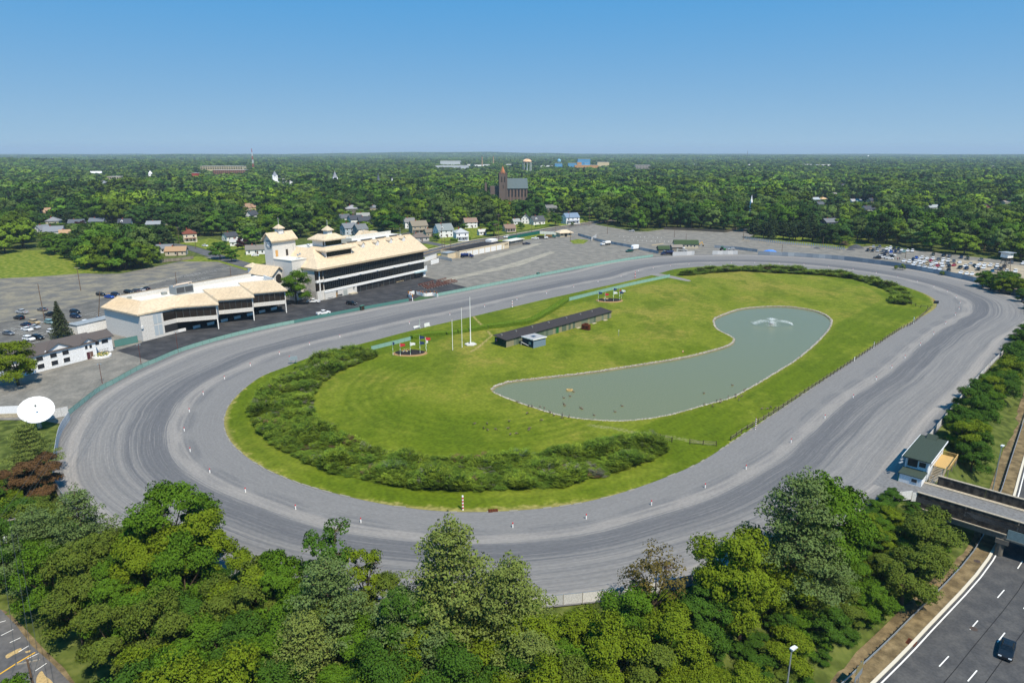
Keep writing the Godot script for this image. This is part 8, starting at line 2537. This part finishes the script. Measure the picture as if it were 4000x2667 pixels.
	for i in 9:
		plant_tree("lot_pine", "tall dark pine of the row behind steel slats", "pines behind the steel slats", mid_p[0], tone_m[4][1], at2(lerpf(2945, 3250, i / 8.0), lerpf(930, 953, i / 8.0) - q.randf_range(0, 6)), q.randf_range(12, 17) / 18.0, 1e9, 1.25)
	# everything farther: one mass per kind of crown
	var far_shapes := []
	for i in 4: far_shapes.append(broadleaf(600 + i, 14.0, 6.8, 30, 26, 1.5, 0.12)[1])
	var cone: Mesh = spruce(620, 16.0, 4.2, 8, 6, 1.2)[1]
	var lists := [[], [], [], [], []]
	for s in rest: lists[4 if s[2] == 4 else q.randi() % 4].append([s[0], s[1], s[2]])
	d = 1150.0
	while d < 4200.0:
		var c := 15.0 + (d - 1150.0) * 0.0035
		var half := d * 0.80 + 40.0
		var x := -half
		while x < half:
			var p := Vector2(x + q.randf_range(-0.45, 0.45) * c, d + q.randf_range(-0.45, 0.45) * c)
			x += c
			var h := q.randf_range(12.0, 22.0)
			var bad := false
			if d < 2900:
				for k in clear_spots:
					if k[0].y < 1000: continue
					if (p - k[0]).length() < k[1]: bad = true; break
					if k[0].y > p.y and k[0].y - p.y < 900.0 and absf(p.x - k[0].x * p.y / k[0].y) < k[1] + 2.0: h = minf(h, EYE - (EYE - k[2] * 0.45) * p.y / k[0].y)
				if h < 4.0: bad = true
			if bad: continue
			lists[4 if q.randf() < 0.07 else q.randi() % 4].append([p, h, q.randi() % 4])
		d += c
	var grove := MB.new()
	var gq := RandomNumberGenerator.new(); gq.seed = 9
	for i in 10:
		var a := gq.randf() * TAU
		clump(grove, gq, Vector3(cos(a) * gq.randf() * 15, 10.0 + gq.randf_range(-1.5, 2.5), sin(a) * gq.randf() * 15), Vector3(7, 6, 7), 16, 4.0, gq.randf_range(0.85, 1.15))
	var groves := []
	d = 4200.0
	while d < 15500.0:
		var c := 26.0 + (d - 4200.0) * 0.004
		var half := d * 0.79 + 40.0
		var x := -half
		while x < half:
			groves.append([Vector2(x + q.randf_range(-0.4, 0.4) * c, d + q.randf_range(-0.4, 0.4) * c), 14.0 * c / 26.0 * q.randf_range(0.7, 1.05), q.randi() % 4])
			x += c
		d += c
	var meshes: Array = far_shapes + [cone, grove.mesh()]
	lists.append(groves)
	var patch := FastNoiseLite.new(); patch.seed = 15; patch.frequency = 0.004
	for i in 6:
		var mm := MultiMesh.new()
		mm.transform_format = MultiMesh.TRANSFORM_3D
		mm.use_colors = true
		mm.mesh = meshes[i]
		mm.instance_count = lists[i].size()
		for j in lists[i].size():
			var s: Array = lists[i][j]
			var p: Vector2 = s[0]
			var k: float = s[1] / 14.0 * (1.0 + 0.45 * patch.get_noise_2d(p.x + 900, p.y))
			var wide: float = k * q.randf_range(1.0, 1.5)
			if i == 5: k = clampf(k, 0.8, 1.3)
			mm.set_instance_transform(j, Transform3D(Basis(Vector3.UP, q.randf() * TAU).scaled(Vector3(wide, k, wide)), w3(p, ground_y(p) - 0.3)))
			var c: Color = kinds[4 if i == 4 else [0, 1, 2, 3][s[2] % 4]][2] * q.randf_range(0.75, 1.3) * (1.08 + 0.75 * patch.get_noise_2d(p.x, p.y))
			mm.set_instance_color(j, c)
		var o := MultiMeshInstance3D.new()
		o.multimesh = mm
		o.name = "distant_forest" if i == 0 else "distant_forest_%03d" % i
		o.material_override = leaf_mat()
		add_child(o)
		tag(o, ["mid green treetops of the distant forest", "mixed treetops of the distant forest", "darker treetops of the distant forest", "paler treetops of the distant forest", "conifer tops among the distant forest", "far forest mass reaching the horizon"][i], "forest", "", "stuff")

# ------------------------------------------------------------------ poles, lamps, geese, people and other small things
func wooden_pole(label: String, base: Vector2, H: float, y0 := 0.0, arms := 1, lean := Vector2.ZERO, thick := 0.16, called := "utility_pole", turn := 0.3) -> Node3D:
	var t := thing(called, label, "pole", w3(base, y0), turn)
	var top := Vector3(lean.x, H, lean.y)
	var b := MB.new(); b.tube(Vector3.ZERO, top, thick, thick * 0.65, 8); obj("pole", b, rough_mat("pole_wood", col(112, 92, 76), 0.8, false), t)
	for i in arms:
		var y := H - 0.4 - i * 1.1
		var a := MB.new(); a.bx(-1.25, 1.25, y - 0.07, y + 0.07, -0.07, 0.07); var o := obj("crossarm", a, rough_mat("arm_wood", col(150, 142, 130), 0.8, false), t)
		o.position = Vector3(lean.x, 0, lean.y)
		for x in [-1.1, -0.45, 0.45, 1.1]:
			var n := MB.new(); n.tube(Vector3(x, y + 0.07, 0), Vector3(x, y + 0.25, 0), 0.06, 0.05, 6)
			var k := obj("insulator", n, mat("insulator", col(120, 132, 136), 0.4), t)
			k.position = Vector3(lean.x, 0, lean.y)
	return t
func lamp_pole(label: String, base: Vector2, H: float, m: Material, y0 := 0.0, grp := "") -> void:
	var t := thing("light_pole", label, "lamp post", w3(base, y0), 0.4, grp)
	var b := MB.new(); b.tube(Vector3.ZERO, Vector3(0, H, 0), 0.09, 0.06, 7); obj("pole", b, m, t)
	bit("bracket", t, m, -0.5, 0.5, H - 0.08, H, -0.04, 0.04)
	for x in [-0.5, 0.25]: bit("floodlight", t, mat("galvanised"), x, x + 0.35, H - 0.02, H + 0.22, -0.12, 0.16)
func wire(called: String, label: String, ends: Array, sag: float) -> void:
	var t := thing(called, label, "wire")
	for e in ends:
		var b := MB.new()
		var last: Vector3 = e[0]
		for i in range(1, 9):
			var f := i / 8.0
			var p: Vector3 = e[0].lerp(e[1], f) - Vector3(0, sag * 4 * f * (1 - f), 0)
			b.tube(last, p, 0.022, 0.022, 4)
			last = p
		obj("cable", b, mat("cable", col(60, 66, 66), 0.7), t)
# a smooth body from tapered bones, meshed on a grid
func body(bones: Array, cell: float, blend: float, paint_at: Callable) -> ArrayMesh:
	var lo := Vector3.INF
	var hi := -Vector3.INF
	for b in bones:
		for e in [[b[0], b[2]], [b[1], b[3]]]:
			lo = lo.min(e[0] - Vector3.ONE * (e[1] + cell * 2)); hi = hi.max(e[0] + Vector3.ONE * (e[1] + cell * 2))
	var n := Vector3i((hi - lo) / cell) + Vector3i.ONE
	var f := PackedFloat32Array(); f.resize((n.x + 1) * (n.y + 1) * (n.z + 1))
	var sx := 1
	var sy := n.x + 1
	var sz := (n.x + 1) * (n.y + 1)
	for z in n.z + 1:
		for y in n.y + 1:
			for x in n.x + 1:
				var p := lo + Vector3(x, y, z) * cell
				var d := 1e9
				for b in bones:
					var ab: Vector3 = b[1] - b[0]
					var t := clampf((p - b[0]).dot(ab) / maxf(ab.length_squared(), 1e-8), 0, 1)
					var q: float = (p - b[0] - ab * t).length() - lerpf(b[2], b[3], t)
					var h := clampf(0.5 + 0.5 * (d - q) / blend, 0, 1)
					d = lerpf(d, q, h) - blend * h * (1 - h)
				f[x * sx + y * sy + z * sz] = d
	var vid := {}
	var vs := PackedVector3Array()
	for z in n.z:
		for y in n.y:
			for x in n.x:
				var i0 := x + y * sy + z * sz
				var acc := Vector3.ZERO
				var k := 0
				for e in [[0, 1], [0, sy], [0, sz], [1, 1 + sy], [1, 1 + sz], [sy, sy + 1], [sy, sy + sz], [sz, sz + 1], [sz, sz + sy], [1 + sy, 1 + sy + sz], [1 + sz, 1 + sy + sz], [sy + sz, 1 + sy + sz]]:
					var a := f[i0 + e[0]]
					var b := f[i0 + e[1]]
					if (a < 0) != (b < 0):
						var t := a / (a - b)
						var pa := Vector3(e[0] % sy, (e[0] % sz) / sy, e[0] / sz)
						var pb := Vector3(e[1] % sy, (e[1] % sz) / sy, e[1] / sz)
						acc += pa.lerp(pb, t); k += 1
				if k > 0:
					vid[i0] = vs.size()
					vs.append(lo + (Vector3(x, y, z) + acc / k) * cell)
	var out := MB.new()
	for z in range(1, n.z):
		for y in range(1, n.y):
			for x in range(1, n.x):
				var i0 := x + y * sy + z * sz
				for ax in [[1, sy, sz], [sy, sz, 1], [sz, 1, sy]]:
					if (f[i0] < 0) != (f[i0 + ax[0]] < 0):
						var q := [i0, i0 - ax[1], i0 - ax[1] - ax[2], i0 - ax[2]]
						if vid.has(q[0]) and vid.has(q[1]) and vid.has(q[2]) and vid.has(q[3]): out.quad(vs[vid[q[0]]], vs[vid[q[1]]], vs[vid[q[2]]], vs[vid[q[3]]])
	for v in out.v: out.c.append(paint_at.call(v))
	return out.mesh()
func make_small_things() -> void:
	# poles
	var pole := func(label: String, bx_: float, by: float, ty: float, arms := 1, called := "utility_pole") -> void:
		var b := at2(bx_, by)
		wooden_pole(label, b, metres_high(b, ty), 0.0, arms, Vector2.ZERO, 0.17, called)
	pole.call("tall brown wooden pole with crossarms in left car park", 172, 1249, 1108, 3)
	pole.call("grey wooden pole standing in the rubble lot", 314, 1135, 1043, 1)
	pole.call("wooden pole behind the clubhouse cooling unit", 688, 1104, 1061, 1)
	pole.call("wooden pole at the lot corner near entrance hall", 901, 1078, 1040, 1)
	pole.call("wooden street pole beside the red roofed house", 700, 953, 886, 1)
	pole.call("wooden street pole at the side street kerb", 764, 971, 898, 1)
	pole.call("pale street pole beside the clock tower drive", 1002, 991, 941, 0)
	pole.call("tallest dark pole beside the street corner", 1727, 967, 848, 1)
	pole.call("short pole next to the tallest dark pole", 1736, 967, 924, 0)
	pole.call("short pale pole behind the garage roof", 1759, 968, 933, 0)
	pole.call("transformer pole, first of three behind garages", 1932, 924, 875, 1)
	pole.call("grey transformer pole, middle of three behind garages", 1939, 932, 873, 1)
	pole.call("tall dark pole, last of three behind garages", 1947, 931, 836, 1)
	pole.call("thin green pole beside the green screened fence", 2017, 930, 898, 0)
	pole.call("leaning roadside pole opposite white gable", 2077, 908, 846, 1)
	pole.call("roadside pole beside the white screened fence", 2171, 914, 867, 0)
	pole.call("roadside pole before the two storey house", 2223, 896, 822, 1)
	pole.call("roadside pole on the corner lawn", 2301, 884, 809, 1)
	pole.call("thin pole in the far lot", 2373, 914, 860, 0)
	pole.call("pole rising from the grass island", 2228, 945, 904, 0)
	pole.call("brown pole in the middle of far lot", 2635, 926, 882, 0)
	pole.call("brown pole where the pines begin", 2904, 936, 892, 0)
	pole.call("thin pole behind the prefab shed", 2680, 942, 913, 0)
	pole.call("thin leaning pole beside the blue tarpaulin", 3055, 987, 954, 0)
	pole.call("wooden pole among the pines", 3145, 862, 820, 1)
	pole.call("wooden pole beside the residential street", 3221, 857, 824, 1)
	pole.call("short brown pole beside the steel slats", 3215, 959, 924, 0)
	pole.call("thin brown pole in the far car lot", 3537, 1012, 980, 0)
	var lp := at2(382, 1262)
	wooden_pole("dark pole leaning against the clubhouse corner", lp, 12.5, 0.0, 1, Vector2(2.6, 0.0), 0.17, "leaning_pole", 0.0)
	var brown := mat("lamp_brown", col(96, 62, 56), 0.8)
	for s in [[552, 1437, 1348, "brown light pole at the apron fence, beside grey pavement"], [398, 1498, 1424, "brown light pole at the fence nearest the dish"], [695, 1378, 1297, "brown light pole at the fence below clubhouse louvres"], [102, 1352, 1292, "pale light pole behind the office roof"]]:
		var b := at2(s[0], s[1])
		lamp_pole(s[3], b, metres_high(b, s[2]), brown if s[0] > 150 else mat("galvanised"))
	# highway lamps and signs
	for s in [[3873, 1945, 1742, "grey highway lamp standing beyond the bridge"], [3085, 2790, 2536, "grey highway lamp rising from the thicket"]]:
		var b := at2(s[0], s[1], -6.3)
		if s[0] < 3500: b = at2(3094, 2536, 4.2)
		var H := metres_high(b, s[2], land(b))
		var t := thing("highway_lamp", s[3], "lamp post", w3(b, land(b)), 0.6)
		var p := MB.new(); p.tube(Vector3.ZERO, Vector3(0, H - 0.15, 0), 0.13, 0.08, 8); obj("pole", p, mat("galvanised"), t)
		bit("arm", t, mat("galvanised"), -0.05, 0.5, H - 0.15, H - 0.07, -0.05, 0.05)
		var hd := MB.new(); hd.profile([Vector2(-0.1, 0), Vector2(0.95, 0.05), Vector2(0.95, 0.16), Vector2(0.3, 0.26), Vector2(-0.1, 0.2)], -0.24, 0.24)
		var o := obj("lamp_head", hd, mat("lamp_head", col(206, 210, 212), 0.5), t); o.position = Vector3(0, H - 0.12, 0)
	var sb := at2(3352, 2640, -4.5)
	var sg := thing("road_sign", "back of a road sign on two posts beside guard rail", "sign", w3(sb, -6.45), 0.75)
	for x in [-0.6, 0.6]: bit("post", sg, mat("galvanised"), x - 0.05, x + 0.05, 0, 3.9, -0.05, 0.05)
	bit("upper_board", sg, mat("sign_back", col(122, 112, 70), 0.7), -1.2, 1.2, 2.7, 3.9, 0.06, 0.1)
	bit("lower_board", sg, mat("sign_grey", col(112, 120, 128), 0.6), -1.3, 1.3, 1.7, 2.6, 0.06, 0.1)
	var s2 := at2(3677, 2262, -5.6)
	var sm := thing("road_sign", "thin green edged sign post on the verge slope", "sign", w3(s2, land(s2)), 0.6)
	bit("post", sm, mat("galvanised"), -0.04, 0.04, 0, 2.6, -0.04, 0.04)
	bit("board", sm, mat("sign_green", col(60, 84, 70), 0.7), -0.03, 0.03, 1.5, 2.9, -0.35, 0.35)
	var cb := at2(3628, 2300, -5.6)
	var cbn := thing("concrete_block", "square concrete block with yellow edge on the verge", "block", w3(cb, land(cb) - 0.3), 0.7)
	bit("block", cbn, rough_mat("pale_concrete"), -1.1, 1.1, 0, 1.5, -0.9, 0.9)
	bit("yellow_edge", cbn, mat("paint_yellow"), 1.1, 1.16, 0.1, 1.5, -0.9, 0.9)
	for q in [[3805, 2457], [3819, 2193]]:
		var m := MB.new(); m.lathe(Vector3.ZERO, [Vector2(0.55, 0), Vector2(0.55, 0.012), Vector2(0, 0.012)], 16)
		var o := thing("manhole_cover", "round iron manhole cover in the highway " + ("near the bridge shadow" if q[1] < 2300 else "in the open lane"), "manhole", w3(at2(q[0], q[1], -6.5), -6.44))
		obj("lid", m, mat("iron_lid", col(70, 58, 50), 0.7), o)
		bit("handle", o, mat("black_iron", col(24, 24, 26), 0.6), -0.2, 0.2, 0.012, 0.02, -0.03, 0.03)
	var dr := thing("storm_drain", "rusty storm drain grate in the highway kerb", "drain", w3(at2(3562, 2508, -6.4), -6.42), 0.75)
	for i in 7: bit("bar", dr, mat("rust_dark"), -0.6 + i * 0.18, -0.5 + i * 0.18, 0.0, 0.05, -0.5, 0.5)
	bit("frame", dr, rough_mat("rust"), -0.75, 0.75, -0.02, 0.02, -0.6, 0.6)
	var pl := thing("drain_plate", "rusty metal drain plate at inside edge of near bend", "drain", w3(at2(1926, 1996), 0.05), 0.1)
	bit("plate", pl, rough_mat("rust"), -0.9, 0.9, 0, 0.12, -0.5, 0.5)
	for i in 4: bit("rib", pl, mat("rust_dark"), -0.8 + i * 0.45, -0.7 + i * 0.45, 0.12, 0.16, -0.48, 0.48)
	# big near poles and wires, bottom left
	var n1 := at2(20, 2030, 8.2)
	var p1 := wooden_pole("big wooden pole with grey transformers above the lower lot", n1, 12.4, -4.0, 2, Vector2.ZERO, 0.2, "utility_pole", 0.55)
	for x in [-0.55, 0.5]:
		var c := MB.new(); c.lathe(Vector3.ZERO, [Vector2(0, 1.15), Vector2(0.28, 1.1), Vector2(0.32, 1.0), Vector2(0.32, 0.1), Vector2(0.25, 0), Vector2(0, 0)], 12)
		var o := obj("transformer", c, mat("transformer", col(172, 180, 186), 0.5), p1); o.position = Vector3(x, 8.4, 0.2)
	var n2 := at2(104, 2575, 7.2)
	var p2 := wooden_pole("wooden pole with one crossarm over the lower lot", n2, 11.2, -4.0, 1, Vector2.ZERO, 0.18, "utility_pole", 0.35)
	var w := []
	for x in [-1.1, 0.45, 1.1]:
		var a := w3(n1, 8.2) + Vector3(x * cos(0.55), 0, -x * sin(0.55))
		var b := w3(n2, 7.1) + Vector3(x * cos(0.35), 0, -x * sin(0.35))
		w.append([a, b])
		w.append([b, b + Vector3(20 + x, 1, 45)])
		w.append([a, a + Vector3(-20, 3, -60)])
	wire("power_line", "thin power cables between the two near wooden poles", w, 0.5)
	var q1 := w3(at2(172, 1249), 15.5)
	var q2 := w3(lp, 12.0) + Vector3(2.0, 0, 0)
	wire("power_line", "thin power cables over the left car park", [[q1, q2], [q1 + Vector3(0, -2, 0), q2 + Vector3(0, -1.5, 0)], [q1, q1 + Vector3(-90, 0, 60)]], 1.0)
	var r1 := w3(at2(1947, 931), 19.0)
	wire("power_line", "thin power cables along the main road", [[w3(at2(1727, 967), 19.5), r1], [r1, w3(at2(2077, 908), 13)], [w3(at2(2077, 908), 13), w3(at2(2223, 896), 16)], [w3(at2(2223, 896), 16), w3(at2(2301, 884), 16.5)], [w3(at2(1727, 967), 17.5), r1 - Vector3(0, 2, 0)]], 0.8)
	# geese
	var tint := func(v: Vector3) -> Color:
		if v.x > 0.30 and v.y > 0.5: return Color(0.02, 0.02, 0.02) if not (v.y < 0.73 and v.y > 0.66 and v.x > 0.38) else Color(0.5, 0.48, 0.45)
		if v.x < -0.3 and v.y < 0.46: return Color(0.45, 0.42, 0.38)
		return Color(0.13, 0.10, 0.075) if v.y > 0.34 else Color(0.25, 0.21, 0.17)
	var trunk := [[Vector3(-0.18, 0.42, 0), Vector3(0.16, 0.42, 0), 0.15, 0.15], [Vector3(-0.2, 0.42, 0), Vector3(-0.46, 0.46, 0), 0.11, 0.03], [Vector3(0.2, 0.46, 0), Vector3(0.33, 0.66, 0), 0.08, 0.042], [Vector3(0.33, 0.66, 0), Vector3(0.38, 0.78, 0), 0.042, 0.05], [Vector3(0.39, 0.78, 0), Vector3(0.49, 0.75, 0), 0.045, 0.018]]
	var legs := [[Vector3(0.0, 0.3, 0.07), Vector3(0.02, 0.0, 0.08), 0.03, 0.018], [Vector3(0.0, 0.3, -0.07), Vector3(0.03, 0.0, -0.08), 0.03, 0.018]]
	var stand := body(trunk + legs, 0.035, 0.04, tint)
	var feed := body([trunk[0], trunk[1], [Vector3(0.2, 0.42, 0), Vector3(0.42, 0.28, 0), 0.08, 0.042], [Vector3(0.42, 0.28, 0), Vector3(0.5, 0.08, 0), 0.042, 0.045], [Vector3(0.5, 0.08, 0), Vector3(0.56, 0.02, 0), 0.04, 0.018]] + legs, 0.035, 0.04, func(v: Vector3) -> Color: return Color(0.02, 0.02, 0.02) if v.x > 0.36 else tint.call(v))
	var swim := body(trunk, 0.035, 0.04, tint)
	var fm := mat("feather", Color.WHITE, 0.9)
	fm.vertex_color_use_as_albedo = true
	var gz := 2.24
	for g in [[8, 798], [118, 796], [88, 836], [123, 853], [192, 846], [311, 777], [303, 838], [322, 889], [375, 884], [469, 705], [489, 837], [484, 853], [595, 766], [671, 697], [704, 724], [778, 720], [773, 746], [836, 737], [383, 607], [483, 642], [512, 645], [582, 652], [620, 662]]:
		var f := rng.randf() < 0.45
		var o := obj("goose", feed if f else stand, fm)
		tag(o, ("brown goose grazing" if f else "brown goose standing upright") + " on the grass below the pond", "goose", "geese on the grass below the pond")
		o.position = w3(at2(1850 + g[0] / gz, 1300 + (g[1] + 8) / gz), 0.05); o.rotation.y = rng.randf() * TAU
	for g in [[875, 512], [845, 551], [791, 566], [791, 619], [797, 633], [937, 653], [950, 663], [1055, 718], [1238, 687], [1300, 637], [2017, 525], [2266, 455]]:
		var o := obj("goose", swim, fm)
		tag(o, "brown goose swimming on the green pond", "goose", "geese swimming on the pond")
		o.position = w3(at2(1850 + g[0] / gz, 1300 + (g[1] + 4) / gz, -0.3), -0.62); o.rotation.y = rng.randf_range(2.4, 3.6)
	for g in [[465, 502], [390, 545], [443, 557], [392, 566], [420, 590], [325, 566], [257, 588], [225, 597], [256, 611], [188, 641], [114, 624], [620, 667], [670, 668], [698, 652], [743, 657]]:
		var o := obj("goose", stand if rng.randf() < 0.6 else feed, fm)
		tag(o, "brown goose on the bank between pond and rail fence", "goose", "geese on the bank by the rail fence")
		o.position = w3(at2(2700 + g[0] / gz, 1300 + (g[1] + 8) / gz), 0.05); o.rotation.y = rng.randf() * TAU
	var nb := thing("nest_float", "small tan nest float on the pond", "float", w3(at2(2225, 1524, -0.3), -0.32))
	var nf := MB.new(); nf.lathe(Vector3.ZERO, [Vector2(0.75, 0), Vector2(0.75, 0.25), Vector2(0.6, 0.3), Vector2(0.5, 0.2), Vector2(0, 0.2)], 12)
	for i in nf.v.size(): nf.v[i].x *= 1.3
	obj("tyre_rim", nf, mat("nest_tan", col(176, 150, 100), 0.9), nb)
	leafy(nb, "straw", 0.5, 0.1, 40, 0.12, [Color(0.35, 0.28, 0.12)], 3).position = Vector3(0, -0.25, 0)
	var tc := thing("traffic_cone", "small orange and white cone on pond side grass", "cone", w3(at2(2668, 1377), 0.05))
	bit("base", tc, mat("cone_base", col(60, 40, 34), 0.8), -0.25, 0.25, 0, 0.06, -0.25, 0.25)
	for i in 3:
		var c := MB.new(); c.lathe(Vector3.ZERO, [Vector2(0.2 - i * 0.055, 0.06 + i * 0.26), Vector2(0.145 - i * 0.055, 0.32 + i * 0.26)], 10); obj("band", c, mat("cone_orange", col(206, 84, 40), 0.7) if i != 1 else mat("gloss_white", col(236, 236, 234), 0.5), tc)
	# gravel crossing into the infield
	sheet("gravel_crossing", smooth(pts([2538, 1073, 2566, 1068, 2620, 1076, 2695, 1094, 2688, 1099, 2618, 1086]), 2.0, true), 0.052, rough_mat("crossing", col(138, 136, 132), 0.3))
	# two people by the car lot
	var bones := [[Vector3(0, 1.0, 0), Vector3(0, 1.38, 0), 0.15, 0.17], [Vector3(-0.18, 1.42, 0), Vector3(0.18, 1.42, 0), 0.08, 0.08], [Vector3(0, 1.45, 0), Vector3(0, 1.56, 0), 0.06, 0.055], [Vector3(0, 1.62, 0), Vector3(0, 1.68, 0.01), 0.095, 0.1], [Vector3(0, 1.61, 0.09), Vector3(0, 1.6, 0.115), 0.02, 0.012], [Vector3(-0.1, 0.95, 0), Vector3(-0.11, 0.5, 0.02), 0.11, 0.075], [Vector3(-0.11, 0.5, 0.02), Vector3(-0.12, 0.07, -0.02), 0.075, 0.05], [Vector3(-0.12, 0.05, -0.02), Vector3(-0.13, 0.045, 0.16), 0.05, 0.04], [Vector3(0.1, 0.95, 0), Vector3(0.12, 0.5, 0.0), 0.11, 0.075], [Vector3(0.12, 0.5, 0.0), Vector3(0.13, 0.07, -0.06), 0.075, 0.05], [Vector3(0.13, 0.05, -0.06), Vector3(0.14, 0.045, 0.12), 0.05, 0.04], [Vector3(-0.2, 1.4, 0), Vector3(-0.27, 1.12, -0.02), 0.065, 0.05], [Vector3(-0.27, 1.12, -0.02), Vector3(-0.27, 0.86, 0.06), 0.05, 0.035], [Vector3(-0.27, 0.86, 0.06), Vector3(-0.265, 0.74, 0.09), 0.045, 0.025], [Vector3(-0.26, 0.84, 0.09), Vector3(-0.245, 0.77, 0.13), 0.015, 0.012], [Vector3(0.2, 1.4, 0), Vector3(0.27, 1.12, -0.02), 0.065, 0.05], [Vector3(0.27, 1.12, -0.02), Vector3(0.26, 0.86, 0.06), 0.05, 0.035], [Vector3(0.26, 0.86, 0.06), Vector3(0.255, 0.74, 0.09), 0.045, 0.025], [Vector3(0.25, 0.84, 0.09), Vector3(0.235, 0.77, 0.13), 0.015, 0.012]]
	for s in [[3507.5, 1015, Color(0.32, 0.03, 0.03), "person in red shirt and dark trousers beside car lot"], [3515, 1014, Color(0.03, 0.035, 0.05), "person in dark clothes standing beside the red shirt"]]:
		var shirt: Color = s[2]
		var m := body(bones, 0.035, 0.035, func(v: Vector3) -> Color:
			if v.y > 1.70 or (v.y > 1.6 and v.z < -0.03): return Color(0.03, 0.02, 0.015)
			if v.y > 1.5 or (absf(v.x) > 0.2 and v.y < 1.0): return Color(0.42, 0.26, 0.19)
			if v.y > 0.95: return shirt
			return Color(0.03, 0.035, 0.05) if v.y > 0.09 else Color(0.05, 0.05, 0.05))
		var o := obj("person", m, fm)
		tag(o, s[3], "person")
		o.position = w3(at2(s[0], s[1] + 1)); o.rotation.y = rng.randf_range(-0.5, 0.5)
